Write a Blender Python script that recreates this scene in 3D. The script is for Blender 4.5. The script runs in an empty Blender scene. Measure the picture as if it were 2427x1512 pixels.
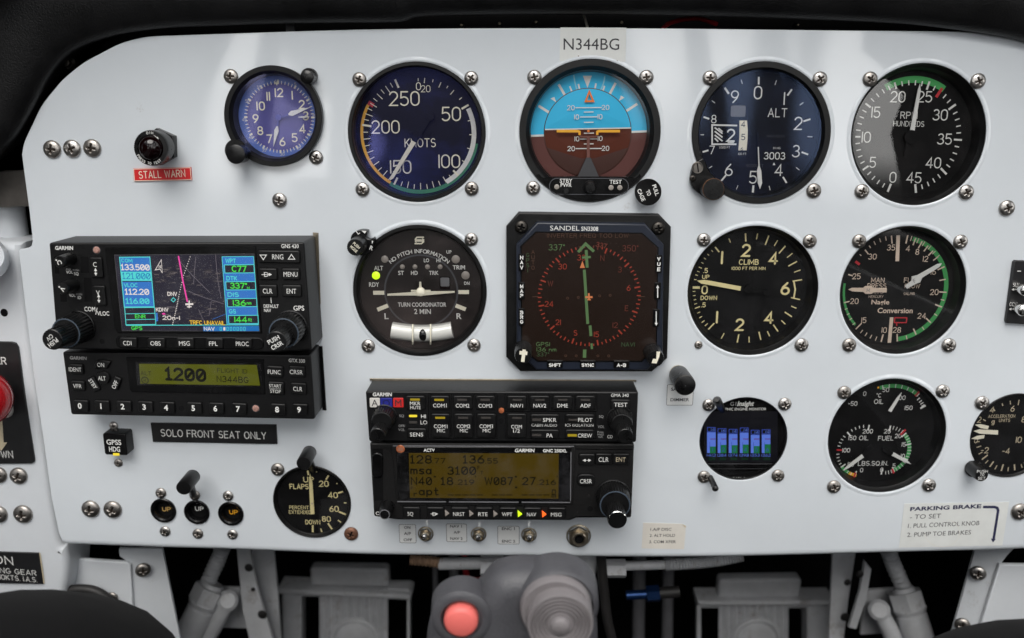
import bpy, bmesh, math, random
from math import sin, cos, pi, radians, sqrt, atan2, degrees
from mathutils import Vector, Matrix
random.seed(7)
S = bpy.context.scene
COL = S.collection

# ------------------------------------------------------------------ camera
# panel space: X right, Y up, d = distance in front of the panel (towards the viewer), all in millimetres
FPX, CU, CV = 1998.36, 1213.5, 756.0
K1 = -0.0879
CAM = Vector((1.31, 1.27, 488.86))
_r = Vector((radians(13.48419198), radians(0.71347018), radians(-0.0294103)))
_M = Matrix.Rotation(_r.length, 3, _r.normalized()) @ Matrix.Diagonal((1, -1, -1))   # panel -> camera (x right, y down, z forward)
cd = bpy.data.cameras.new('camera'); cam = bpy.data.objects.new('camera', cd); COL.objects.link(cam)
S.camera = cam
cd.sensor_width = 36.0; cd.lens = 36.0 * FPX / 2427.0
cd.clip_start = 0.01; cd.clip_end = 500.0
def pw(v):                       # panel mm -> world metres
    return Vector((v[0], -v[2], v[1])) * 0.001
_T = Matrix(((1, 0, 0), (0, 0, -1), (0, 1, 0)))
_ax = [_T @ _M[0], -(_T @ _M[1]), -(_T @ _M[2])]
mw = Matrix((_ax[0], _ax[1], _ax[2])).transposed().to_4x4()
mw.translation = pw(CAM)
cam.matrix_world = mw
cd.dof.use_dof = True; cd.dof.focus_distance = 0.482; cd.dof.aperture_fstop = 5.6

# ------------------------------------------------------------------ world, sun, exposure
SUN_EL, SUN_ROT = 50.0, 184.0
w = bpy.data.worlds.new('World'); S.world = w; w.use_nodes = True
nt = w.node_tree; nt.nodes.clear()
wo = nt.nodes.new('ShaderNodeOutputWorld'); bg = nt.nodes.new('ShaderNodeBackground')
sky = nt.nodes.new('ShaderNodeTexSky'); sky.sky_type = 'NISHITA'; sky.sun_disc = False
sky.sun_elevation = radians(SUN_EL); sky.sun_rotation = radians(SUN_ROT)
sky.air_density = 1.0; sky.dust_density = 2.0; sky.ozone_density = 1.0
tc = nt.nodes.new('ShaderNodeTexCoord')
mp = nt.nodes.new('ShaderNodeMapping'); mp.inputs['Scale'].default_value = (1.0, 1.0, 0.55)
mp.inputs['Location'].default_value = (0.35, 0.1, 0.2)
nz = nt.nodes.new('ShaderNodeTexNoise'); nz.inputs['Scale'].default_value = 5.5; nz.inputs['Detail'].default_value = 4; nz.inputs['Roughness'].default_value = 0.45; nz.inputs['Distortion'].default_value = 0.6
cr = nt.nodes.new('ShaderNodeValToRGB'); cr.color_ramp.elements[0].position = 0.485; cr.color_ramp.elements[1].position = 0.545
cr.color_ramp.elements[0].color = (1.5, 1.6, 1.8, 1); cr.color_ramp.elements[1].color = (38, 37.8, 37.2, 1)      # grey and bright overcast cloud
mx = nt.nodes.new('ShaderNodeMixRGB'); mx.inputs[0].default_value = 0.8
nt.links.new(tc.outputs['Generated'], mp.inputs[0]); nt.links.new(mp.outputs[0], nz.inputs[0])
nt.links.new(nz.outputs[0], cr.inputs[0]); nt.links.new(cr.outputs[0], mx.inputs[2])
nt.links.new(sky.outputs[0], mx.inputs[1])
sep = nt.nodes.new('ShaderNodeSeparateXYZ'); nt.links.new(tc.outputs['Generated'], sep.inputs[0])
gr = nt.nodes.new('ShaderNodeMapRange'); gr.inputs[1].default_value = -0.10; gr.inputs[2].default_value = -0.05
nt.links.new(sep.outputs[2], gr.inputs[0])
mg = nt.nodes.new('ShaderNodeMixRGB'); mg.inputs[1].default_value = (0.75, 0.74, 0.72, 1)   # dull ground below the horizon
nt.links.new(gr.outputs[0], mg.inputs[0]); nt.links.new(mx.outputs[0], mg.inputs[2])
nt.links.new(mg.outputs[0], bg.inputs[0]); bg.inputs[1].default_value = 0.075
nt.links.new(bg.outputs[0], wo.inputs[0])
sd = bpy.data.lights.new('sun', 'SUN'); sd.energy = 2.1; sd.angle = radians(40); sd.color = (1.0, 0.97, 0.92)
so = bpy.data.objects.new('sun', sd); COL.objects.link(so)
_az = radians(SUN_ROT)
_d = Vector((sin(_az) * cos(radians(SUN_EL)), cos(_az) * cos(radians(SUN_EL)), sin(radians(SUN_EL))))
so.rotation_euler = _d.to_track_quat('Z', 'Y').to_euler()
S.view_settings.view_transform = 'Standard'; S.view_settings.look = 'None'
S.view_settings.exposure = 0.26; S.view_settings.gamma = 1.0; S.view_settings.use_curve_mapping = False
S.render.engine = 'CYCLES'
S.cycles.max_bounces = 8; S.cycles.transparent_max_bounces = 12
S.cycles.caustics_reflective = False; S.cycles.caustics_refractive = False

# ------------------------------------------------------------------ photograph <-> panel measurements
def project(X, Y, d, k=0.0):
    q = _M @ (Vector((X, Y, d)) - CAM)
    x, y = q.x / q.z, q.y / q.z
    f = 1 + k * (x * x + y * y)
    return CU + FPX * x * f, CV + FPX * y * f
def _ray(x, y, d):
    r = _M.transposed() @ Vector((x, y, 1.0))
    t = (d - CAM.z) / r.z
    p = CAM + r * t
    return p.x, p.y
def W(u, v, d=0.0):
    return _ray((u - CU) / FPX, (v - CV) / FPX, d)
def ideal(u, v, d):
    x0, y0 = (u - CU) / FPX, (v - CV) / FPX
    x, y = x0, y0
    for _ in range(12):
        f = 1 + K1 * (x * x + y * y); x, y = x0 / f, y0 / f
    return _ray(x, y, d)
class Frame:
    """a flat working frame on the plane d, origin at a measured point; its unit is the size of one measured step there"""
    def __init__(s, u, v, d, turn=0.0):
        s.d = d; s.u, s.v = u, v
        ou, ov = max(-150, min(2580, u)), max(-60, min(1580, v))
        s.O = Vector(W(u, v, d)); I = ideal(ou, ov, d); O2 = Vector(W(ou, ov, d))
        e = 2.0
        pu = project(I[0] + e, I[1], d, K1); pv = project(I[0], I[1] + e, d, K1)
        s.U = e / math.hypot(pu[0] - ou, pu[1] - ov)
        ex = (Vector(W(pu[0], pu[1], d)) - O2) / e * s.U
        ey = (Vector(W(pv[0], pv[1], d)) - O2) / e * s.U
        c, n = cos(radians(turn)), sin(radians(turn))
        s.ex = ex * c + ey * n; s.ey = ey * c - ex * n
        s.det = s.ex.x * s.ey.y - s.ex.y * s.ey.x
    def at(s, x, y, dz=0.0):
        p = s.O + s.ex * x + s.ey * y
        return (p.x, p.y, s.d + dz)
    def px(s, u, v):
        q = Vector(W(u, v, s.d)) - s.O
        return ((q.x * s.ey.y - q.y * s.ey.x) / s.det, (s.ex.x * q.y - s.ex.y * q.x) / s.det)
class Zoom:
    def __init__(s, ox, oy, k): s.ox, s.oy, s.k = ox, oy, k
    def __call__(s, x, y): return (s.ox + x * s.k, s.oy + y * s.k)
Z0 = Zoom(0, 0, 1.0)
Z1 = Zoom(0, 0, .3527); Z1b = Zoom(0, 0, .4312); ZB = Zoom(0, 592.5, .3918)
Z2 = Zoom(770.3, 88.9, .3418); Z3 = Zoom(1599.8, 88.9, .3408); Z4 = Zoom(88.9, 533.3, .33304)
Z5 = Zoom(799.9, 474.0, .3418); Z6 = Zoom(1599.8, 503.7, .3408); Z7 = Zoom(829.5, 876.9, .3418)
Z8 = Zoom(1540.6, 829.5, .36523); Z9 = Zoom(0, 948.0, .37313); Z10 = Zoom(829.5, 1214.7, .3418)
Z11 = Zoom(1599.8, 1214.7, .3408); Z12 = Zoom(414.8, 1273.9, .26855)

# ------------------------------------------------------------------ materials
MATS = {}
def mat(name, col, rough=0.5, metal=0.0, spec=0.5, coat=0.0, bump=0.0, bscale=400.0, emit=None, estr=1.0,
        var=0.0, vscale=30.0, rvar=0.0, sheen=0.0):
    if name in MATS: return MATS[name]
    m = bpy.data.materials.new(name); m.use_nodes = True
    n = m.node_tree; b = n.nodes['Principled BSDF']
    b.inputs['Base Color'].default_value = (*col, 1); b.inputs['Roughness'].default_value = rough
    b.inputs['Metallic'].default_value = metal; b.inputs['Specular IOR Level'].default_value = spec
    b.inputs['Coat Weight'].default_value = coat; b.inputs['Coat Roughness'].default_value = 0.03
    b.inputs['Sheen Weight'].default_value = sheen
    if emit:
        b.inputs['Emission Color'].default_value = (*emit, 1); b.inputs['Emission Strength'].default_value = estr
    if bump or var or rvar:
        co = n.nodes.new('ShaderNodeTexCoord')
        if bump:
            t = n.nodes.new('ShaderNodeTexNoise'); t.inputs['Scale'].default_value = bscale; t.inputs['Detail'].default_value = 3
            n.links.new(co.outputs['Object'], t.inputs[0])
            bp = n.nodes.new('ShaderNodeBump'); bp.inputs['Strength'].default_value = bump; bp.inputs['Distance'].default_value = 0.0004
            n.links.new(t.outputs[0], bp.inputs['Height']); n.links.new(bp.outputs[0], b.inputs['Normal'])
        if var or rvar:
            t = n.nodes.new('ShaderNodeTexNoise'); t.inputs['Scale'].default_value = vscale; t.inputs['Detail'].default_value = 6; t.inputs['Roughness'].default_value = 0.65
            n.links.new(co.outputs['Object'], t.inputs[0])
            if var:
                c = n.nodes.new('ShaderNodeValToRGB')
                c.color_ramp.elements[0].position = .3; c.color_ramp.elements[1].position = .72
                c.color_ramp.elements[0].color = (*[x * (1 - var) for x in col], 1)
                c.color_ramp.elements[1].color = (*[min(1, x * (1 + var)) for x in col], 1)
                n.links.new(t.outputs[0], c.inputs[0]); n.links.new(c.outputs[0], b.inputs['Base Color'])
            if rvar:
                c = n.nodes.new('ShaderNodeMapRange'); c.inputs[1].default_value = .35; c.inputs[2].default_value = .7
                c.inputs[3].default_value = max(0.02, rough - rvar); c.inputs[4].default_value = rough + rvar
                n.links.new(t.outputs[0], c.inputs[0]); n.links.new(c.outputs[0], b.inputs['Roughness'])
    MATS[name] = m
    return m
def worn(name, col, wear, rough=0.45, amount=0.5, scale=120.0):
    """paint with scuffs and dust of their own shape"""
    m = mat(name, col, rough, spec=.35, bump=.25, bscale=900)
    n = m.node_tree; b = n.nodes['Principled BSDF']
    co = n.nodes.new('ShaderNodeTexCoord')
    a = n.nodes.new('ShaderNodeTexNoise'); a.inputs['Scale'].default_value = scale; a.inputs['Detail'].default_value = 8; a.inputs['Roughness'].default_value = .75
    n.links.new(co.outputs['Object'], a.inputs[0])
    c = n.nodes.new('ShaderNodeValToRGB'); c.color_ramp.elements[0].position = 1 - amount; c.color_ramp.elements[1].position = min(1, 1.14 - amount)
    c.color_ramp.elements[0].color = (*col, 1); c.color_ramp.elements[1].color = (*wear, 1)
    n.links.new(a.outputs[0], c.inputs[0]); n.links.new(c.outputs[0], b.inputs['Base Color'])
    return m
def glassmat(name, tint, base, gain, rough=0.02, film=None):
    """a thin clear cover: see-through, with a mirror film that strengthens at grazing angles; film = patchy diffuse colour, faint dust or a painted-in sheen or reflection"""
    m = bpy.data.materials.new(name); m.use_nodes = True
    n = m.node_tree; n.nodes.clear()
    o = n.nodes.new('ShaderNodeOutputMaterial'); t = n.nodes.new('ShaderNodeBsdfTransparent')
    g = n.nodes.new('ShaderNodeBsdfGlossy'); g.inputs['Roughness'].default_value = rough; g.inputs['Color'].default_value = (*tint, 1)
    lw = n.nodes.new('ShaderNodeLayerWeight'); lw.inputs['Blend'].default_value = 0.3
    r = n.nodes.new('ShaderNodeMapRange'); r.inputs[3].default_value = base; r.inputs[4].default_value = gain
    n.links.new(lw.outputs['Fresnel'], r.inputs[0])
    mxs = n.nodes.new('ShaderNodeMixShader'); n.links.new(r.outputs[0], mxs.inputs[0])
    n.links.new(t.outputs[0], mxs.inputs[1]); n.links.new(g.outputs[0], mxs.inputs[2])
    last = mxs
    if film:
        df = n.nodes.new('ShaderNodeBsdfDiffuse'); df.inputs[0].default_value = (*film[0], 1)
        co = n.nodes.new('ShaderNodeTexCoord'); nzt = n.nodes.new('ShaderNodeTexNoise')
        nzt.inputs['Scale'].default_value = film[2]; nzt.inputs['Detail'].default_value = 7; nzt.inputs['Roughness'].default_value = .7
        n.links.new(co.outputs['Object'], nzt.inputs[0])
        mr = n.nodes.new('ShaderNodeMapRange'); mr.inputs[1].default_value = .46; mr.inputs[2].default_value = .72; mr.inputs[3].default_value = 0; mr.inputs[4].default_value = film[1]
        n.links.new(nzt.outputs[0], mr.inputs[0])
        m2 = n.nodes.new('ShaderNodeMixShader'); n.links.new(mr.outputs[0], m2.inputs[0])
        n.links.new(mxs.outputs[0], m2.inputs[1]); n.links.new(df.outputs[0], m2.inputs[2]); last = m2
    n.links.new(last.outputs[0], o.inputs[0])
    MATS[name] = m
    return m
PAINT = mat('panel_paint', (0.65, 0.69, 0.73), 0.05, spec=.6, coat=.35, bump=.035, bscale=420, var=.03, vscale=14, rvar=.015)
PAINT2 = mat('side_paint', (0.66, 0.69, 0.725), 0.3, bump=.06, bscale=400, var=.05, vscale=18)
def grime(m, lo, hi, scale, amount, col):
    n = m.node_tree; b = n.nodes['Principled BSDF']; src = b.inputs['Base Color'].links[0].from_socket
    co = n.nodes.new('ShaderNodeTexCoord'); t = n.nodes.new('ShaderNodeTexNoise'); t.inputs['Scale'].default_value = scale; t.inputs['Detail'].default_value = 9; t.inputs['Roughness'].default_value = .78
    n.links.new(co.outputs['Object'], t.inputs[0]); r = n.nodes.new('ShaderNodeMapRange'); r.inputs[1].default_value = lo; r.inputs[2].default_value = hi; r.inputs[4].default_value = amount
    n.links.new(t.outputs[0], r.inputs[0]); x = n.nodes.new('ShaderNodeMixRGB'); x.inputs[2].default_value = (*col, 1)
    n.links.new(r.outputs[0], x.inputs[0]); n.links.new(src, x.inputs[1]); n.links.new(x.outputs[0], b.inputs['Base Color'])
grime(PAINT, .655, .72, 26, .45, (.30, .27, .23)); grime(PAINT2, .62, .72, 30, .5, (.28, .26, .23))
WHITEPART = mat('white_fittings', (0.50, 0.51, 0.53), 0.4, bump=.15, bscale=300, var=.14, vscale=40)
grime(WHITEPART, .56, .70, 45, .7, (.16, .12, .09))
BLACK = mat('black_bezel', (0.005, 0.005, 0.0053), 0.38, spec=.35, bump=.12, bscale=1500, var=.35, vscale=60, rvar=.1)
BLACKGLOSS = mat('black_gloss', (0.004, 0.004, 0.0043), 0.22, spec=.35, var=.3, vscale=50, rvar=.08)
DIAL = mat('dial_black', (0.004, 0.004, 0.0043), 0.6, spec=.15, var=.3, vscale=70)
DIALBLUE = mat('dial_blue_black', (0.004, 0.0045, 0.009), 0.55, spec=.15, var=.3, vscale=70)
DARKGREY = mat('dark_grey', (0.045, 0.045, 0.05), 0.5, var=.2, vscale=60)
GREY = mat('mid_grey', (0.14, 0.14, 0.15), 0.5, var=.15, vscale=60)
RADIO = worn('radio_case', (0.004, 0.004, 0.0045), (0.010, 0.010, 0.0105), 0.42, .40, 90)
RADIO2 = worn('radio_worn_case', (0.006, 0.0058, 0.006), (0.10, 0.09, 0.09), 0.5, .37, 220)
KEY = mat('key_rubber', (0.0045, 0.0045, 0.0048), 0.40, spec=.4, bump=.1, bscale=1200, var=.3, vscale=90, rvar=.08)
KNOB = mat('knob_black', (0.0045, 0.0045, 0.0048), 0.34, spec=.4, bump=.1, bscale=900, var=.4, vscale=100, rvar=.1)
KNOBRING = mat('knob_ring_blue', (0.045, 0.062, 0.085), 0.35)
WHITE = mat('lettering_white', (0.72, 0.72, 0.70), 0.55, var=.08, vscale=300)
DIM = mat('lettering_grey', (0.30, 0.30, 0.30), 0.55)
CREAM = mat('lume_cream', (0.80, 0.76, 0.62), 0.6, var=.06, vscale=200)
YCREAM = mat('lume_yellow', (0.80, 0.70, 0.36), 0.6, var=.08, vscale=200)
TAN = mat('lume_tan', (0.72, 0.58, 0.47), 0.6, var=.06, vscale=200)
OLDLUME = mat('lume_aged', (0.55, 0.47, 0.33), 0.6, var=.1, vscale=200)
FAINT = mat('faint_lettering', (0.05, 0.052, 0.06), 0.6)
GREEN = mat('arc_green', (0.05, 0.34, 0.09), 0.55); GREEN2 = mat('arc_dark_green', (0.04, 0.22, 0.10), 0.55)
YELLOW = mat('arc_yellow', (0.80, 0.42, 0.03), 0.55); RED = mat('arc_red', (0.50, 0.02, 0.03), 0.5)
ORANGE = mat('orange_mark', (0.85, 0.20, 0.02), 0.5); AMBER = mat('amber_mark', (0.88, 0.42, 0.02), 0.5)
SKYBLUE = mat('horizon_blue', (0.055, 0.50, 0.82), 0.6, spec=.1); SKYLINE = mat('horizon_blue_line', (0.26, 0.62, 0.78), 0.5)
BROWN = mat('horizon_brown', (0.105, 0.028, 0.016), 0.6, spec=.1); BROWN2 = mat('horizon_dull_brown', (0.12, 0.048, 0.043), 0.6, spec=.1)
POLE = mat('horizon_pole', (0.17, 0.058, 0.042), 0.5)
BROWN3 = mat('horizon_deep_brown', (0.055, 0.017, 0.011), 0.5)
CLOCKBLUE = mat('clock_blue', (0.070, 0.066, 0.27), 0.5, var=.25, vscale=60)
CLOCKRIM = mat('clock_blue_rim', (0.09, 0.16, 0.50), 0.5, var=.2, vscale=90)
CLOCKHUB = mat('clock_blue_hand', (0.05, 0.06, 0.32), 0.4)
STEEL2 = mat('screw_steel_dull', (0.36, 0.335, 0.31), 0.38, metal=1.0, var=.25, vscale=300, rvar=.08)
STEEL = mat('screw_steel', (0.48, 0.455, 0.43), 0.32, metal=1.0, var=.15, vscale=300, rvar=.08)
STEELDARK = mat('screw_dark', (0.06, 0.055, 0.05), 0.4, metal=1.0, var=.4, vscale=300)
RUST = mat('screw_rust', (0.20, 0.095, 0.06), 0.5, metal=.6, var=.4, vscale=300)
SOCKET = mat('screw_recess', (0.07, 0.055, 0.045), 0.5, metal=.8)
NICKEL = mat('nickel_fitting', (0.45, 0.39, 0.30), 0.32, metal=1.0, var=.2, vscale=300)
CHROME = mat('bright_chrome', (0.75, 0.74, 0.72), 0.15, metal=1.0)
RAWMETAL = mat('brushed_metal', (0.20, 0.185, 0.17), 0.42, metal=1.0, var=.3, vscale=60)
BRASS = mat('brass_rim', (0.22, 0.11, 0.06), 0.45, metal=.7)
REDLABEL = mat('red_engraved', (0.62, 0.018, 0.022), 0.4, var=.06, vscale=100)
REDLAMP = mat('red_lamp_lens', (0.004, 0.0007, 0.0009), 0.06)
REDKNOB = mat('red_knob', (0.36, 0.008, 0.012), 0.22, coat=.4)
BLACKLABEL = mat('black_engraved', (0.010, 0.010, 0.011), 0.4, var=.3, vscale=100)
CLEARTAPE = mat('aged_tape', (0.66, 0.675, 0.66), 0.42, var=.06, vscale=60)
PAPER = mat('paper_label', (0.66, 0.63, 0.575), 0.6, var=.06, vscale=60)
INK = mat('ink_black', (0.02, 0.02, 0.025), 0.6); INKNAVY = mat('ink_navy', (0.014, 0.016, 0.06), 0.6)
LENSPALE = mat('unlit_lens', (0.30, 0.27, 0.245), 0.3); LENSPINK = mat('photocell', (0.42, 0.24, 0.20), 0.3, var=.3, vscale=500)
LENSORANGE = mat('photocell_orange', (0.40, 0.12, 0.05), 0.3, var=.4, vscale=500)
LEDY = mat('led_lit_yellow_green', (0.3, 0.4, 0.0), 0.3, emit=(0.60, 0.95, 0.02), estr=.9)
LEDA = mat('led_lit_amber', (0.08, 0.06, 0.0), 0.4, emit=(0.50, 0.36, 0.02), estr=.42)
LEDA2 = mat('led_bright_amber', (0.08, 0.06, 0.0), 0.4, emit=(0.80, 0.62, 0.04), estr=.9)
LEDR = mat('led_lit_red', (0.4, 0.05, 0.0), 0.3, emit=(1.0, 0.12, 0.02), estr=1.2)
LEDOFF = mat('led_off', (0.05, 0.045, 0.042), 0.35)
def em(name, c, k=.88): return mat(name, (c[0] * .02, c[1] * .02, c[2] * .02), 0.3, emit=c, estr=k)
SCRBLACK = em('lcd_dark', (0.014, 0.012, 0.024)); SCRBLUE = em('lcd_blue', (0.03, 0.16, 0.50)); SCRCYAN = em('lcd_cyan', (0.08, 0.62, 0.60))
SCRWHITE = em('lcd_white', (0.72, 0.66, 0.62)); SCRGREEN = em('lcd_green', (0.06, 0.66, 0.06)); SCRMAG = em('lcd_magenta', (0.80, 0.06, 0.36))
SCRAMB = em('lcd_amber', (0.75, 0.45, 0.03)); SCRGREY = em('lcd_map_grey', (0.16, 0.14, 0.16)); SCRDKBLUE = em('lcd_deep_blue', (0.01, 0.14, 0.42))
SCRTERR = em('lcd_terrain', (0.095, 0.080, 0.082)); SCRTERR2 = em('lcd_terrain_dim', (0.045, 0.038, 0.042))
HSIBG = mat('hsi_screen', (0.010, 0.006, 0.005), 0.15, emit=(0.006, 0.0036, 0.0024), estr=1.0)
HSIRED = em('hsi_red', (0.23, 0.030, 0.016)); HSIDIM = em('hsi_dim_red', (0.09, 0.020, 0.012)); HSIGRN = em('hsi_green', (0.075, 0.14, 0.055))
HSIDGRN = em('hsi_dim_green', (0.035, 0.07, 0.03)); HSIORG = em('hsi_orange', (0.50, 0.16, 0.06)); HSIYEL = em('hsi_dim_amber', (0.065, 0.032, 0.02))
HSIBEZEL = mat('hsi_inner_bezel', (0.010, 0.014, 0.026), 0.35)
OLIVE = mat('lcd_olive', (0.028, 0.020, 0.002), 0.3, spec=.3, emit=(0.028, 0.0165, 0.0008), estr=1.0)
LIME = mat('lcd_lime', (0.055, 0.060, 0.004), 0.3, spec=.3, emit=(0.034, 0.037, 0.0012), estr=1.0)
LCDINK = mat('lcd_segment', (0.004, 0.004, 0.002), 0.4, spec=.2); LCDINK2 = mat('lcd_faint_segment', (0.02, 0.022, 0.005), 0.4, spec=.3)
EMBLUE = em('engine_blue', (0.085, 0.155, 0.56)); EMGRN = em('engine_green', (0.008, 0.12, 0.045)); EMDIM = em('engine_dim_blue', (0.03, 0.055, 0.30))
EMBLK = em('engine_black', (0.004, 0.004, 0.006)); EMRED = em('engine_red', (0.10, 0.01, 0.05)); EMGRN2 = em('engine_dim_green', (0.006, 0.06, 0.02))
MKWHITE = mat('marker_white', (0.62, 0.60, 0.57), 0.4); MKBLUE = mat('marker_blue', (0.015, 0.02, 0.22), 0.4); MKRED = mat('marker_red', (0.55, 0.02, 0.02), 0.4)
MKNAVY = mat('marker_navy', (0.008, 0.008, 0.05), 0.4)
SHIELD = mat('padded_leather', (0.004, 0.004, 0.0045), 0.42, spec=.4, bump=.55, bscale=1100, var=.3, vscale=40, rvar=.08)
INTERIOR = mat('dark_interior', (0.005, 0.005, 0.0055), 0.8, spec=.1, var=.4, vscale=12)
TUB = mat('cockpit_lining', (0.24, 0.24, 0.245), 0.7, var=.3, vscale=8)
CLOTH = mat('black_cloth', (0.0035, 0.0035, 0.004), 0.95, spec=.12, bump=.6, bscale=1800, sheen=.02, var=.2, vscale=60)
GRIPGREY = mat('grip_grey', (0.068, 0.068, 0.076), 0.46, bump=.6, bscale=900, var=.15, vscale=60, rvar=.08)
GRIPKNOB = mat('grip_knob_grey', (0.19, 0.175, 0.18), 0.5, bump=.4, bscale=700)
PINKBTN = mat('pink_red_button', (0.78, 0.16, 0.14), 0.45)
BLUEFIT = mat('blue_anodised', (0.012, 0.04, 0.13), 0.3, metal=.7)
COPPER = mat('braided_hose', (0.30, 0.19, 0.12), 0.55, var=.3, vscale=200)
REDWIRE = mat('red_wire', (0.30, 0.006, 0.012), 0.45); WHITEWIRE = mat('white_wire', (0.55, 0.52, 0.46), 0.5)
RUBBER = mat('black_rubber', (0.014, 0.013, 0.013), 0.55, var=.3, vscale=50)
GLASS = glassmat('cover_glass', (1, 1, 1), 0.02, 0.5, 0.015, ((0.5, 0.5, 0.55), .012, 60))
GLASSBLUE = glassmat('coated_glass', (0.32, 0.34, 1.0), 0.055, 0.6, 0.03, ((0.10, 0.13, 0.62), .12, 15))  # blue film patches paint a sheen onto the glass
GLASSVIO = glassmat('coated_glass_violet', (0.35, 0.5, 0.9), 0.018, 0.6, 0.05, ((0.12, 0.17, 0.46), .035, 26))  # faint bluish sheen painted in by the film
GLASSCLK = glassmat('coated_glass_clock', (0.6, 0.6, 1.0), 0.025, 0.6, 0.05, ((0.34, 0.30, 0.72), .06, 60))  # violet sheen painted in by the film
GLASSPLAIN = glassmat('plain_glass', (1, 1, 1), 0.05, 0.6, 0.01, ((0.55, 0.5, 0.5), .010, 60))
GLASSREFL = glassmat('painted_reflection_glass', (1, .93, .9), 0.05, 0.6, 0.02, ((0.5, 0.40, 0.39), .085, 11))  # brown diffuse film paints in the reflection of the cockpit interior
GLASSCLEAR = glassmat('clear_glass', (1, 1, 1), 0.010, 0.4, 0.01)
GLASSSCR = glassmat('scratched_screen', (1, 1, 1), 0.008, 0.3, 0.25, ((0.5, 0.5, 0.55), .04, 70))
GLASSBRN = glassmat('tinted_screen', (1, .85, .8), 0.008, 0.3, 0.2, ((0.4, 0.3, 0.28), .008, 70))

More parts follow.
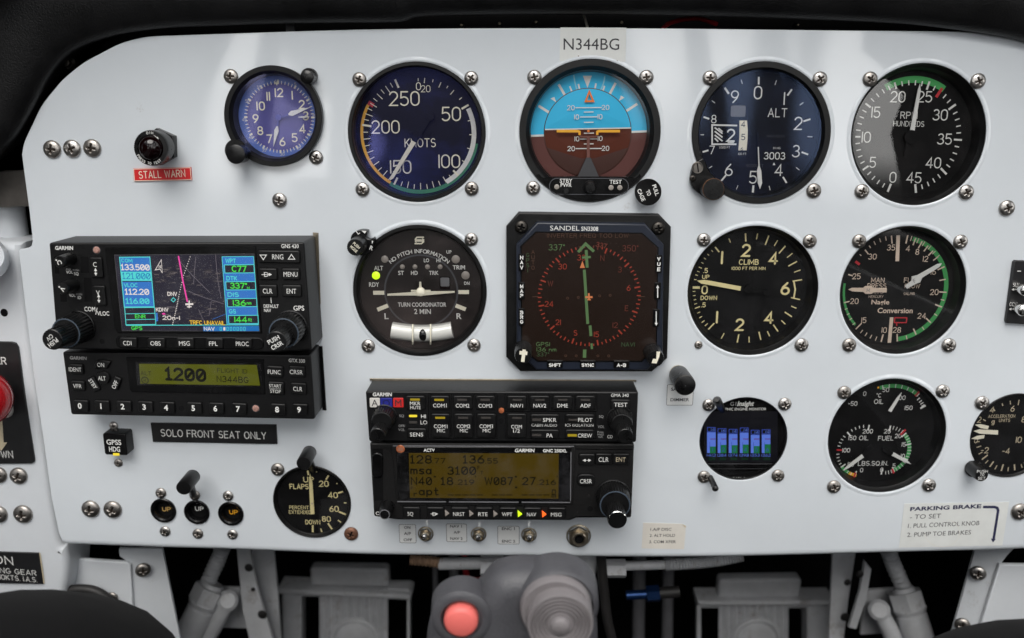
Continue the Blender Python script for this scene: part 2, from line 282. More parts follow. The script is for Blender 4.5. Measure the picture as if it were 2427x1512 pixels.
# ------------------------------------------------------------------ stroke lettering (engraved single-stroke forms, cap height 1)
def _arc(cx, cy, rx, ry, a0, a1, n=14):
    return [(cx + rx * cos(radians(a0 + (a1 - a0) * i / n)), cy + ry * sin(radians(a0 + (a1 - a0) * i / n))) for i in range(n + 1)]
def _stad(w):
    r = w / 2
    return _arc(r, 1 - r * 1.15, r, r * 1.15, 0, 180, 10) + _arc(r, r * 1.15, r, r * 1.15, 180, 360, 10) + [(w, 1 - r * 1.15)]
G = {
 '0': (.56, [_stad(.56)]), '1': (.0, [[(0, 0), (0, 1)]]),
 '2': (.56, [_arc(.28, .72, .27, .28, 165, -38) + [(0, 0), (.56, 0)]]),
 '3': (.54, [_arc(.26, .75, .24, .25, 150, -90, 12) + _arc(.25, .26, .29, .26, 80, -155, 12)]),
 '4': (.60, [[(.44, 0), (.44, 1), (0, .27), (.60, .27)]]),
 '5': (.54, [[(.50, 1), (.06, 1), (.03, .56)] + _arc(.25, .31, .29, .31, 122, -145, 14)]),
 '6': (.56, [_arc(.28, .29, .28, .29, 0, 360, 22), [(.03, .40), (.10, .62), (.42, 1)]]),
 '7': (.54, [[(0, 1), (.54, 1), (.18, 0)]]),
 '8': (.56, [_arc(.28, .75, .24, .25, 0, 360, 20), _arc(.28, .26, .28, .26, 0, 360, 20)]),
 '9': (.56, [_arc(.28, .71, .28, .29, 0, 360, 22), [(.53, .60), (.46, .38), (.14, 0)]]),
 'A': (.62, [[(0, 0), (.31, 1), (.62, 0)], [(.11, .33), (.51, .33)]]),
 'B': (.56, [[(0, 0), (0, 1), (.3, 1)] + _arc(.3, .77, .22, .23, 90, -90, 8) + [(0, .54)], [(.3, .54)] + _arc(.3, .27, .26, .27, 90, -90, 8) + [(0, 0)]]),
 'C': (.60, [_arc(.32, .5, .32, .5, 48, 312, 18)]),
 'D': (.60, [[(0, 0), (0, 1), (.24, 1)] + _arc(.24, .5, .36, .5, 90, -90, 12) + [(0, 0)]]),
 'E': (.50, [[(.5, 1), (0, 1), (0, 0), (.5, 0)], [(0, .53), (.43, .53)]]),
 'F': (.48, [[(.5, 1), (0, 1), (0, 0)], [(0, .52), (.42, .52)]]),
 'G': (.62, [_arc(.32, .5, .32, .5, 50, 345, 18) + [(.62, .44), (.36, .44)]]),
 'H': (.58, [[(0, 0), (0, 1)], [(.58, 0), (.58, 1)], [(0, .53), (.58, .53)]]),
 'I': (.0, [[(0, 0), (0, 1)]]),
 'J': (.42, [[(.42, 1), (.42, .24)] + _arc(.21, .24, .21, .24, 0, -180, 8)]),
 'K': (.56, [[(0, 0), (0, 1)], [(.54, 1), (0, .40)], [(.18, .60), (.56, 0)]]),
 'L': (.46, [[(0, 1), (0, 0), (.46, 0)]]),
 'M': (.72, [[(0, 0), (0, 1), (.36, .25), (.72, 1), (.72, 0)]]),
 'N': (.60, [[(0, 0), (0, 1), (.60, 0), (.60, 1)]]),
 'O': (.66, [_arc(.33, .5, .33, .5, 0, 360, 26)]),
 'P': (.54, [[(0, 0), (0, 1), (.3, 1)] + _arc(.3, .74, .24, .26, 90, -90, 8) + [(0, .48)]]),
 'Q': (.66, [_arc(.33, .5, .33, .5, 0, 360, 26), [(.4, .22), (.64, -.05)]]),
 'R': (.56, [[(0, 0), (0, 1), (.3, 1)] + _arc(.3, .75, .24, .25, 90, -90, 8) + [(0, .50)], [(.28, .50), (.56, 0)]]),
 'S': (.54, [_arc(.27, .75, .25, .25, 35, 250, 10) + _arc(.27, .26, .27, .26, 75, -145, 12)]),
 'T': (.58, [[(0, 1), (.58, 1)], [(.29, 1), (.29, 0)]]),
 'U': (.58, [[(0, 1), (0, .29)] + _arc(.29, .29, .29, .29, 180, 360, 12) + [(.58, 1)]]),
 'V': (.60, [[(0, 1), (.30, 0), (.60, 1)]]),
 'W': (.84, [[(0, 1), (.21, 0), (.42, .9), (.63, 0), (.84, 1)]]),
 'X': (.58, [[(0, 0), (.58, 1)], [(0, 1), (.58, 0)]]),
 'Y': (.58, [[(0, 1), (.29, .45), (.58, 1)], [(.29, .45), (.29, 0)]]),
 'Z': (.56, [[(0, 1), (.56, 1), (0, 0), (.56, 0)]]),
 '.': (.0, [[(0, .0), (0, .03)]]), ',': (.02, [[(.03, .03), (-.02, -.14)]]), '-': (.34, [[(0, .46), (.34, .46)]]), '/': (.4, [[(0, -.05), (.4, 1.05)]]),
 "'": (.0, [[(0, .82), (0, 1)]]), '^': (.18, [_arc(.09, .88, .09, .1, 0, 360, 10)]), '_': (.5, [[(0, 0), (.5, 0)]]),
 'a': (.46, [_arc(.22, .30, .22, .30, 0, 360, 18), [(.46, .62), (.46, 0)]]), 'm': (.60, [[(0, 0), (0, .62)], [(0, .45), (.1, .6), (.24, .6), (.3, .45), (.3, 0)], [(.3, .45), (.42, .6), (.54, .6), (.6, .45), (.6, 0)]]),
 's': (.42, [[(.42, .56), (.3, .62), (.06, .60), (.02, .42), (.38, .24), (.40, .06), (.2, 0), (0, .05)]]), 'p': (.46, [_arc(.24, .30, .22, .30, 0, 360, 18), [(0, .62), (0, -.28)]]),
 't': (.36, [[(.14, .95), (.14, .1), (.22, 0), (.36, .03)], [(0, .62), (.34, .62)]]), 'r': (.34, [[(0, 0), (0, .62)], [(0, .42), (.14, .6), (.34, .6)]]),
 'n': (.42, [[(0, 0), (0, .62)], [(0, .45), (.14, .6), (.30, .6), (.42, .45), (.42, 0)]]), 'g': (.46, [_arc(.22, .34, .22, .28, 0, 360, 18), [(.46, .62), (.46, -.12), (.34, -.26), (.06, -.24)]]),
 'd': (.46, [_arc(.22, .30, .22, .30, 0, 360, 18), [(.46, 1), (.46, 0)]]),
}
SLASHED = {'0': (.56, [_stad(.56), [(.06, .16), (.50, .84)]]), '1': (.36, [[(0, .78), (.18, 1), (.18, 0)], [(0, 0), (.36, 0)]])}
def strokes(s, gap=.24, slashed=False):
    x = 0; out = []
    for c in s:
        if c == ' ': x += .42; continue
        w_, ls = SLASHED[c] if slashed and c in SLASHED else G.get(c) or G[c.upper()]
        for l in ls: out.append([(x + a, b) for a, b in l])
        x += w_ + gap
    return out, x - gap

# built-in grotesque lettering, flattened to faces once per string
_FC = {}
def face_text(s, bold=0.0):
    k = (s, bold)
    if k in _FC: return _FC[k]
    cu = bpy.data.curves.new('lettering', 'FONT'); cu.body = s; cu.size = 1; cu.resolution_u = 3; cu.offset = bold
    ob = bpy.data.objects.new('lettering', cu); COL.objects.link(ob)
    dg = bpy.context.evaluated_depsgraph_get(); dg.update()
    me = bpy.data.meshes.new_from_object(ob.evaluated_get(dg))
    vs = [(v.co.x, v.co.y) for v in me.vertices]; fs = [tuple(p.vertices) for p in me.polygons]
    bpy.data.objects.remove(ob); bpy.data.curves.remove(cu); bpy.data.meshes.remove(me)
    _FC[k] = (vs, fs)
    return _FC[k]
_hv = face_text('H')[0]; CAP = max(v[1] for v in _hv)

# ------------------------------------------------------------------ mesh builder
def offs(pts, d):
    n = len(pts); out = []
    for i in range(n):
        p, a, b = Vector(pts[i]), Vector(pts[i - 1]), Vector(pts[(i + 1) % n])
        e1 = (p - a); e2 = (b - p)
        if e1.length < 1e-9 or e2.length < 1e-9: out.append(tuple(p)); continue
        n1 = Vector((-e1.y, e1.x)).normalized(); n2 = Vector((-e2.y, e2.x)).normalized()
        m = n1 + n2
        if m.length < 1e-6: m = n1
        m = m.normalized(); k = max(.35, m.dot(n1))
        q = p + m * (d / k); out.append((q.x, q.y))
    return out
def rrect(cx, cy, w, h, r, n=5, rot=0):
    r = min(r, w / 2 - 1e-4, h / 2 - 1e-4); p = []
    for (sx, sy, a) in ((1, 1, 0), (-1, 1, 90), (-1, -1, 180), (1, -1, 270)):
        for i in range(n + 1):
            t = radians(a + 90 * i / n)
            p.append((sx * (w / 2 - r) + r * cos(t), sy * (h / 2 - r) + r * sin(t)))
    c, s = cos(radians(rot)), sin(radians(rot))
    return [(cx + x * c - y * s, cy + x * s + y * c) for x, y in p]
def circ(cx, cy, r, n=48): return [(cx + r * cos(2 * pi * i / n), cy + r * sin(2 * pi * i / n)) for i in range(n)]
def ccw(p):
    a = sum(p[i - 1][0] * p[i][1] - p[i][0] * p[i - 1][1] for i in range(len(p)))
    return p if a > 0 else p[::-1]
class MB:
    def __init__(s): s.v = []; s.f = []; s.mi = []; s.ms = []; s.n = 0
    def m(s, ma):
        if ma not in s.ms: s.ms.append(ma)
        return s.ms.index(ma)
    def add(s, vs, fs, ma):
        o = len(s.v); s.v += vs; k = s.m(ma)
        for f in fs: s.f.append(tuple(o + i for i in f)); s.mi.append(k)
    # F: frame, coordinates in its units; heights in mm in front of the frame
    def poly(s, F, pts, z, ma):
        pts = ccw(pts); s.add([F.at(x, y, z) for x, y in pts], [tuple(range(len(pts)))], ma)
    def prism(s, F, pts, z0, z1, ma, bev=0.0, steps=1, cap=None, back=False):
        """outline pushed from z0 to z1 with its front edge rounded by bev (mm)"""
        pts = ccw(pts); n = len(pts); rows = [(pts, z0)]
        b = bev / F.U
        if bev:
            for i in range(steps + 1):
                t = pi / 2 * i / steps if steps > 1 else (0, pi / 2)[i]
                rows.append((offs(pts, b * (1 - cos(t))) if i else pts, z1 - bev + bev * sin(t)))
        else: rows.append((pts, z1))
        vs = []; fs = []
        for p, z in rows: vs += [F.at(x, y, z) for x, y in p]
        for r in range(len(rows) - 1):
            for i in range(n):
                j = (i + 1) % n
                fs.append((r * n + i, r * n + j, (r + 1) * n + j, (r + 1) * n + i))
        s.add(vs, fs, ma)
        s.add([F.at(x, y, rows[-1][1]) for x, y in rows[-1][0]], [tuple(range(n))], cap or ma)
        if back: s.add([F.at(x, y, z0) for x, y in pts], [tuple(range(n))[::-1]], ma)
    def ring(s, F, po, pi_, z, ma, z2=None):
        n = len(po); vs = [F.at(x, y, z) for x, y in po] + [F.at(x, y, z if z2 is None else z2) for x, y in pi_]
        s.add(vs, [(i, (i + 1) % n, n + (i + 1) % n, n + i) for i in range(n)], ma)
    def lathe(s, F, prof, ma, cx=0, cy=0, n=48, flutes=0, depth=0.0, tilt=None, mats=None):
        """prof: (radius in frame units, height mm); tilt shifts the centre per mm of height"""
        vs = []; fs = []; ids = []
        for r, z in prof:
            ox, oy = (tilt[0] * z, tilt[1] * z) if tilt else (0, 0)
            row = []
            if r <= 1e-6: vs.append(F.at(cx + ox, cy + oy, z)); row = [len(vs) - 1] * n
            else:
                for i in range(n):
                    a = 2 * pi * i / n
                    rr = r * (1 - depth * (.5 + .5 * cos(flutes * a))) if flutes else r
                    vs.append(F.at(cx + ox + rr * cos(a), cy + oy + rr * sin(a), z)); row.append(len(vs) - 1)
            ids.append(row)
        for k in range(len(ids) - 1):
            sub = []
            for i in range(n):
                j = (i + 1) % n
                q = [ids[k][i], ids[k][j], ids[k + 1][j], ids[k + 1][i]]
                q = [x for t, x in enumerate(q) if x not in q[:t]]
                if len(q) >= 3: sub.append(tuple(q))
            fs.append(sub)
        o = len(s.v); s.v += vs
        for k, sub in enumerate(fs):
            mm = s.m(mats[k] if mats else ma)
            for f in sub: s.f.append(tuple(o + i for i in f)); s.mi.append(mm)
    def seg(s, F, p, q, w_, ma, z=.1, w2=None):
        w2 = w_ if w2 is None else w2
        p, q = Vector(p), Vector(q); t = (q - p)
        if t.length < 1e-9: return
        nn = Vector((-t.y, t.x)).normalized()
        pts = [p + nn * w_ / 2, p - nn * w_ / 2, q - nn * w2 / 2, q + nn * w2 / 2]
        s.poly(F, [tuple(x) for x in pts], z, ma)
    def stroke(s, F, pl, w_, ma, z=.1, cap=True):
        pl = [Vector(p) for p in pl]
        pl = [p for i, p in enumerate(pl) if i == 0 or (p - pl[i - 1]).length > 1e-6]
        if len(pl) < 2: return
        closed = (pl[0] - pl[-1]).length < 1e-5
        L = []; R = []; n = len(pl)
        for i in range(n):
            if closed: a, b = pl[(i - 1) % (n - 1)], pl[(i + 1) % (n - 1) if i < n - 1 else 1]
            else: a, b = pl[max(0, i - 1)], pl[min(n - 1, i + 1)]
            p = pl[i]
            t1 = (p - a); t2 = (b - p)
            if t1.length < 1e-9: t1 = t2
            if t2.length < 1e-9: t2 = t1
            n1 = Vector((-t1.y, t1.x)).normalized(); n2 = Vector((-t2.y, t2.x)).normalized()
            m = n1 + n2
            m = n1 if m.length < 1e-3 else m.normalized()
            k = max(.45, m.dot(n1)); o = m * (w_ / 2 / k)
            L.append(p + o); R.append(p - o)
        if cap and not closed:
            for e, arr in ((0, -1), (n - 1, 1)):
                t = (pl[1] - pl[0]).normalized() if e == 0 else (pl[-1] - pl[-2]).normalized()
                ext = t * (w_ * .42) * arr; nn = Vector((-t.y, t.x)) * w_ * .2
                if e == 0: L.insert(0, pl[0] + ext + nn); R.insert(0, pl[0] + ext - nn)
                else: L.append(pl[-1] + ext + nn); R.append(pl[-1] + ext - nn)
        nn = len(L)
        vs = [F.at(p.x, p.y, z) for p in L] + [F.at(p.x, p.y, z) for p in R]
        s.add(vs, [(nn + i, nn + i + 1, i + 1, i) for i in range(nn - 1)], ma)
    def band(s, F, cx, cy, r0, r1, a0, a1, ma, z=.05, n=None):
        """clock-face angles, clockwise from twelve"""
        n = n or max(2, int(abs(a1 - a0) / 3))
        vs = []
        for i in range(n + 1):
            a = radians(a0 + (a1 - a0) * i / n)
            vs += [F.at(cx + r0 * sin(a), cy + r0 * cos(a), z), F.at(cx + r1 * sin(a), cy + r1 * cos(a), z)]
        s.add(vs, [(2 * i, 2 * i + 2, 2 * i + 3, 2 * i + 1) for i in range(n)], ma)
    def tick(s, F, cx, cy, r0, r1, a, w_, ma, z=.1):
        a = radians(a)
        s.seg(F, (cx + r0 * sin(a), cy + r0 * cos(a)), (cx + r1 * sin(a), cy + r1 * cos(a)), w_, ma, z)
    def text(s, F, t, x, y, h, ma, w_=None, rot=0, z=.12, font='f', bold=0.0, sw=.12, align='c', gap=.24, slashed=False, slant=0.0):
        c, n = cos(radians(rot)), sin(radians(rot))
        if font == 'f':
            vs, fs = face_text(t, bold)
            if not vs: return
            x0 = min(v[0] for v in vs); x1 = max(v[0] for v in vs)
            ky = h / CAP; kx = ky if not w_ else w_ / (x1 - x0)
            xo = {'c': (x0 + x1) / 2, 'l': x0, 'r': x1}[align]
            out = []
            for a, b in vs:
                yy = b * ky - h / 2; xx = (a - xo) * kx + slant * yy
                out.append(F.at(x + xx * c - yy * n, y + xx * n + yy * c, z))
            s.add(out, fs, ma)
        else:
            pls, W_ = strokes(t, gap, slashed)
            kx = h if not w_ else (w_ - sw * h * .84) / max(W_, 1e-6)
            if W_ < 1e-6: kx = h
            hh = h * (1 - sw * .84)
            xo = {'c': W_ / 2, 'l': 0, 'r': W_}[align]
            for k, pl in enumerate(pls):
                q = []
                for a, b in pl:
                    yy = (b - .5) * hh; xx = (a - xo) * kx + slant * yy
                    q.append((x + xx * c - yy * n, y + xx * n + yy * c))
                s.stroke(F, q, sw * h, ma, z + .004 * (k % 7))
    def tube(s, pts, rs, ma, n=14, ribs=None):
        """pts: panel-mm points (X, Y, d); rs: radius mm"""
        P = [Vector(p) for p in pts]
        if not isinstance(rs, (list, tuple)): rs = [rs] * len(P)
        up = None; vs = []
        for i, p in enumerate(P):
            t = (P[min(i + 1, len(P) - 1)] - P[max(0, i - 1)]).normalized()
            if up is None: up = t.orthogonal().normalized()
            up = (up - t * up.dot(t)).normalized(); sd_ = t.cross(up)
            for k in range(n):
                a = 2 * pi * k / n; q = p + (up * cos(a) + sd_ * sin(a)) * rs[i]; vs.append(tuple(q))
        fs = []
        for i in range(len(P) - 1):
            for k in range(n):
                fs.append((i * n + k, i * n + (k + 1) % n, (i + 1) * n + (k + 1) % n, (i + 1) * n + k))
        fs.append(tuple(range(n))[::-1]); fs.append(tuple(range((len(P) - 1) * n, len(P) * n)))
        s.add(vs, fs, ma)
    def box(s, c, ex, ma, rot=None):
        R = rot or Matrix.Identity(3)
        vs = []
        for a in (-1, 1):
            for b in (-1, 1):
                for d in (-1, 1): vs.append(tuple(Vector(c) + R @ Vector((a * ex[0], b * ex[1], d * ex[2]))))
        s.add(vs, [(0, 1, 3, 2), (4, 6, 7, 5), (0, 4, 5, 1), (2, 3, 7, 6), (0, 2, 6, 4), (1, 5, 7, 3)], ma)
    def build(s, name, parent=None, origin=None, sharp=32, bevel=0.0):
        O = pw(origin) if origin is not None else (parent['_o'] if parent else Vector((0, 0, 0)))
        O = Vector(O)
        me = bpy.data.meshes.new(name)
        me.from_pydata([tuple(pw(v) - O) for v in s.v], [], s.f)
        for ma in s.ms: me.materials.append(ma)
        me.polygons.foreach_set('material_index', s.mi)
        me.polygons.foreach_set('use_smooth', [True] * len(me.polygons))
        me.update(); me.set_sharp_from_angle(angle=radians(sharp))
        ob = bpy.data.objects.new(name, me); COL.objects.link(ob)
        if parent is not None:
            ob.parent = parent; ob.location = O - Vector(parent['_o'])
        else: ob.location = O
        ob['_o'] = tuple(O)
        if bevel:
            bv = ob.modifiers.new('rounding', 'BEVEL'); bv.width = bevel; bv.segments = 2; bv.limit_method = 'ANGLE'
        return ob
def tag(o, label, cat, group=None, kind=None):
    o['label'] = label; o['category'] = cat
    if group: o['group'] = group
    if kind: o['kind'] = kind
    return o
def thing(name, label, cat, at, group=None):
    o = bpy.data.objects.new(name, None); COL.objects.link(o)
    o.empty_display_size = .005; L = pw(at); o.location = L; o['_o'] = tuple(L)
    return tag(o, label, cat, group)

# ------------------------------------------------------------------ screws: one mesh, linked copies
def screw_mesh(name, ma, recess):
    me = bpy.data.meshes.new(name); NR, NA = 20, 64
    vs = []; fs = []; mi = []
    def h(x, y):
        r = min(1, sqrt(x * x + y * y)); z = .10 + .42 * sqrt(max(0, 1 - r * r * .98))
        L, w0 = .52, .105
        k = 0
        for a, b in ((abs(x), abs(y)), (abs(y), abs(x))):
            k = max(k, min(1, max(0, (L - a) / .08)) * min(1, max(0, (w0 + .03 - b) / .05)))
        return z - .30 * k, k
    vs.append((0, -h(0, 0)[0], 0)); ks = [1]
    for i in range(1, NR + 1):
        for j in range(NA):
            a = 2 * pi * j / NA; x, y = cos(a) * i / NR, sin(a) * i / NR
            z, k = h(x, y); vs.append((x, -z, y)); ks.append(k)
    for j in range(NA): vs.append((cos(2 * pi * j / NA), .02, sin(2 * pi * j / NA))); ks.append(0)
    for j in range(NA): fs.append((0, 1 + j, 1 + (j + 1) % NA))
    for i in range(NR):
        for j in range(NA):
            a, b = 1 + i * NA + j, 1 + i * NA + (j + 1) % NA
            fs.append((a, a + NA, b + NA, b))
    me.from_pydata(vs, [], fs); me.materials.append(ma); me.materials.append(recess)
    me.polygons.foreach_set('material_index', [1 if sum(ks[i] for i in f) / len(f) > .6 else 0 for f in fs])
    me.polygons.foreach_set('use_smooth', [True] * len(fs)); me.update()
    return me
SCREW = {'steel': screw_mesh('screw', STEEL, SOCKET), 'dull': screw_mesh('screw_dull', STEEL2, SOCKET), 'dark': screw_mesh('screw_dark', STEELDARK, INTERIOR), 'rust': screw_mesh('screw_rust', RUST, INTERIOR)}
def screw(u, v, r, parent=None, kind='steel', d=0.05, label=None, group=None, name='screw', tiltx=0):
    F = Frame(u, v, d)
    if kind == 'steel' and random.random() < .45: kind = 'dull'
    ob = bpy.data.objects.new(name, SCREW[kind]); COL.objects.link(ob)
    L = pw(F.at(0, 0)); ob.scale = (r * F.U * .001,) * 3
    ob.rotation_euler = (tiltx, random.uniform(0, pi), 0)
    if parent is not None: ob.parent = parent; ob.location = L - Vector(parent['_o'])
    else: ob.location = L; tag(ob, label, 'screw', group)
    if random.random() < .0: pass
    return ob
def TX(mb, F, Z, base):
    """lettering placed by a measured centre; sizes in the same measure"""
    def t(s, x, y, h, w_=None, ma=None, **k):
        q = F.px(*Z(x, y)); o = dict(base); o.update(k)
        m_ = ma or o.pop('mat'); o.pop('mat', None)
        mb.text(F, s, q[0], q[1], h * Z.k, m_, w_=(w_ * Z.k if w_ else None), **o)
    return t

# ------------------------------------------------------------------ gauge positions (centre, hole radius) used by the panel cut-outs
HOLES = {'asi': (988, 314.8, 160), 'ai': (1397.9, 312.1, 163), 'alt': (1803.3, 316.9, 161), 'rpm': (2176.8, 321, 160.5),
         'tc': (995.4, 690.4, 155), 'clb': (1784.2, 691.1, 155.4), 'man': (2140, 690, 150), 'oil': (2102, 1034.5, 140),
         'mon': (1762, 1041.4, 104), 'acc': (2399, 1033, 99), 'flap': (739.9, 1189, 90), 'clock': (652, 276.2, 108),
         'up1': (388, 1209, 27), 'up2': (467.2, 1213, 27), 'up3': (547.8, 1216.6, 27)}
# ------------------------------------------------------------------ instrument panel
def spline(cu, pts):
    sp = cu.splines.new('POLY'); sp.points.add(len(pts) - 1); sp.use_cyclic_u = True
    for p, q in zip(sp.points, pts): p.co = (q[0], q[1], 0, 1)
def smooth(pts, n=6):
    out = []
    for i in range(len(pts) - 1):
        p0, p1, p2, p3 = (Vector(pts[max(0, min(len(pts) - 1, i + k))]) for k in (-1, 0, 1, 2))
        for k in range(n):
            t = k / n
            out.append(tuple(.5 * ((2 * p1) + (p2 - p0) * t + (2 * p0 - 5 * p1 + 4 * p2 - p3) * t * t + (3 * p1 - p0 - 3 * p2 + p3) * t ** 3)))
    out.append(tuple(pts[-1])); return out
TOP = [(51.7, 366), (58, 336), (77.6, 293), (99, 250), (129, 211), (155, 183), (198, 149), (241.5, 125), (284.6, 103.5), (332, 90), (371, 85.5),
       (423, 83.6), (600, 77.5), (830, 70.5), (1000, 68), (1170, 67), (1400, 67), (1590, 67.5), (1800, 70), (2020, 72.3), (2240, 74.5), (2327, 79), (2427, 92),
       (2500, 118), (2580, 175), (2640, 260), (2670, 370)]
LEFT = [(143.5, 1274), (139, 1262), (121.5, 1176), (105.8, 1062.7), (80.3, 890), (58.8, 718), (45.5, 606), (45.5, 593), (49, 590.5), (68, 587), (75, 582), (77, 572), (76, 558), (69, 496), (60, 431)]
BOT = [(157, 1281), (373, 1288.5), (560, 1294), (889, 1306), (1240, 1309.5), (1659, 1311.5), (2111, 1301), (2427, 1292), (2640, 1280)]
outline = smooth(TOP, 5) + [(2672, 600), (2645, 1278)] + smooth(BOT, 6)[::-1] + [(148.5, 1279)] + LEFT
outline = [W(u, v) for u, v in outline]
cu = bpy.data.curves.new('instrument_panel', 'CURVE'); cu.dimensions = '2D'; cu.fill_mode = 'BOTH'
spline(cu, outline)
for u, v, r in HOLES.values():
    F = Frame(u, v, 0); spline(cu, [F.at(x, y)[:2] for x, y in circ(0, 0, r, 96)])
cu.extrude = .8; cu.bevel_depth = .35; cu.bevel_resolution = 2; cu.offset = -.35
ob = bpy.data.objects.new('tmp', cu); COL.objects.link(ob)
dg = bpy.context.evaluated_depsgraph_get(); dg.update()
tm = bpy.data.meshes.new_from_object(ob.evaluated_get(dg))
pm = MB()
pm.add([(v.co.x, v.co.y, v.co.z - 1.15) for v in tm.vertices], [tuple(p.vertices) for p in tm.polygons], PAINT)
bpy.data.objects.remove(ob); bpy.data.curves.remove(cu)
# rolled lower edge
bl = smooth(BOT, 8); rows = []
for u, v in [(146, 1277.5)] + bl:
    X, Y = W(u, v); row = [(X, Y + .2, -.05)]
    for i in range(0, 7):
        t = pi / 2 * i / 6; row.append((X, Y - 3.6 * sin(t), -3.65 + 3.6 * cos(t)))
    row.append((X, Y - 3.6, -22)); rows.append(row)
k = len(rows[0]); vs = [p for r in rows for p in r]
pm.add(vs, [(i * k + j, i * k + j + 1, (i + 1) * k + j + 1, (i + 1) * k + j) for i in range(len(rows) - 1) for j in range(k - 1)], PAINT)
for nme in ('asi', 'ai', 'alt', 'rpm', 'tc', 'clb', 'man', 'oil'):
    u, v, r = HOLES[nme]; F = Frame(u, v, 0); r = max(r, 155 if nme == 'tc' else r) + (4 if nme in ('asi', 'ai', 'alt', 'tc') else 0)
    pm.lathe(F, [(r + 11, -.03), (r + 8.5, .06), (r + 6, .26), (r + 3.5, .34), (r + 1.2, .28), (r - .5, .02)], PAINT, n=96)
panel = pm.build('instrument_panel', origin=(0, -60, 0), sharp=40)
tag(panel, 'glossy white painted sheet metal panel holding the gauges and radios', 'instrument panel')

# ------------------------------------------------------------------ dark space behind and around the panel
b = MB()
b.box((0, -150, -420), (560, 420, 4), INTERIOR)
b.box((-430, -150, -210), (4, 420, 210), INTERIOR); b.box((430, -150, -210), (4, 420, 210), INTERIOR)
b.box((0, -560, -60), (560, 4, 420), INTERIOR); b.box((0, 118, -200), (560, 3, 200), INTERIOR)
b.box((0, -560, 640), (560, 4, 640), TUB); b.box((-456, -380, 560), (4, 180, 560), TUB); b.box((456, -380, 560), (4, 180, 560), TUB); b.box((0, -340, 1120), (440, 230, 4), TUB)
for dd_, r_, hw, sl in ((640, 15, 330, 30), (980, 20, 300, -40)):
    arch = [(-hw - 25, -110, dd_ - sl), (-hw, 60, dd_), (-hw + 40, 240, dd_ + sl), (-hw + 140, 380, dd_ + 2 * sl), (0, 440, dd_ + 2 * sl), (hw - 140, 380, dd_ + 2 * sl), (hw - 40, 240, dd_ + sl), (hw, 60, dd_), (hw + 25, -110, dd_ - sl)]
    b.tube(arch, r_, TUB, 12)  # canopy bows behind the camera, added to streak the panel's reflections
for sx_, pl_ in ((-1, [(180, -120), (720, -120), (800, 20), (985, 160), (180, 160)]), (1, [(180, -120), (560, -120), (640, -20), (600, 40), (740, 90), (740, 160), (180, 160)])):
    n_ = len(pl_); vs_ = [(sx_ * 470, y, dd) for dd, y in pl_] + [(sx_ * 480, y, dd) for dd, y in pl_]
    b.add(vs_, [tuple(range(n_)), tuple(range(n_, 2 * n_))] + [(i, (i + 1) % n_, n_ + (i + 1) % n_, n_ + i) for i in range(n_)], INTERIOR)  # unseen side plates, outlined to put dark areas into the reflections
b.tube([(150, -120, 1060), (150, 10, 1050), (140, 60, 1045), (120, 85, 1045)], [70, 66, 58, 30], TUB, 20)  # headrest out of view, added for a dark patch in the reflections
bk = b.build('bulkhead_wall', origin=(0, -560, -400)); bk['kind'] = 'structure'; bk['label'] = 'dark unlit cockpit structure around and behind the panel, with added frames out of view'
# ------------------------------------------------------------------ glare shield: a padded roll with a deck running forward from it
LIP = [(-420, 1120), (-330, 860), (-230, 640), (-120, 470), (0, 366), (36, 326), (62, 284), (86, 240), (112, 190), (151, 140), (194, 111), (259, 88), (328, 74), (415, 65), (540, 60.5), (664, 56), (913, 53), (958, 50), (996, 40),
       (1120, 36.5), (1382, 35), (1713, 39.5), (1932, 47), (2130, 56), (2230, 66), (2330, 80), (2430, 100), (2560, 150), (2700, 240), (2840, 400)]
sh = MB(); dS = 3.0; RS = 26.0
lp = smooth(LIP, 5); pts = [Vector((*W(u, v, dS), 0)) for u, v in lp]
secs = []
prof = [(-1.0, -120)]
for i, p in enumerate(pts):
    t = (pts[min(i + 1, len(pts) - 1)] - pts[max(0, i - 1)]).normalized(); nrm = Vector((-t.y, t.x, 0))
    row = []
    # from the deck over the top, round the roll, tucked under to the panel
    for (a, dd) in ((120, -320), (112, 0), (90, 70), (82, 78), (74, 72), (63, 40), (56, 16)):  # forward overhang is out of view, shaped to shade the panel top
        q = p + nrm * a; row.append((q.x, q.y, dS + dd))
    for j in range(0, 15):
        th = radians(115 - 205 * j / 14)
        q = p + nrm * (RS + RS * sin(th)); row.append((q.x, q.y, dS + RS * .42 * cos(th)))
    for (a, dd) in ((1.2, -8), (4, -20)):
        q = p + nrm * a; row.append((q.x, q.y, dS + dd))
    secs.append(row)
k = len(secs[0]); vs = [p for r in secs for p in r]
sh.add(vs, [(i * k + j, i * k + j + 1, (i + 1) * k + j + 1, (i + 1) * k + j) for i in range(len(secs) - 1) for j in range(k - 1)], SHIELD)
shield = sh.build('glare_shield', origin=pts[len(pts) // 2] + Vector((0, 40, 20)), sharp=60)
tag(shield, 'black padded leather glare shield curving over the panel top', 'glare shield')
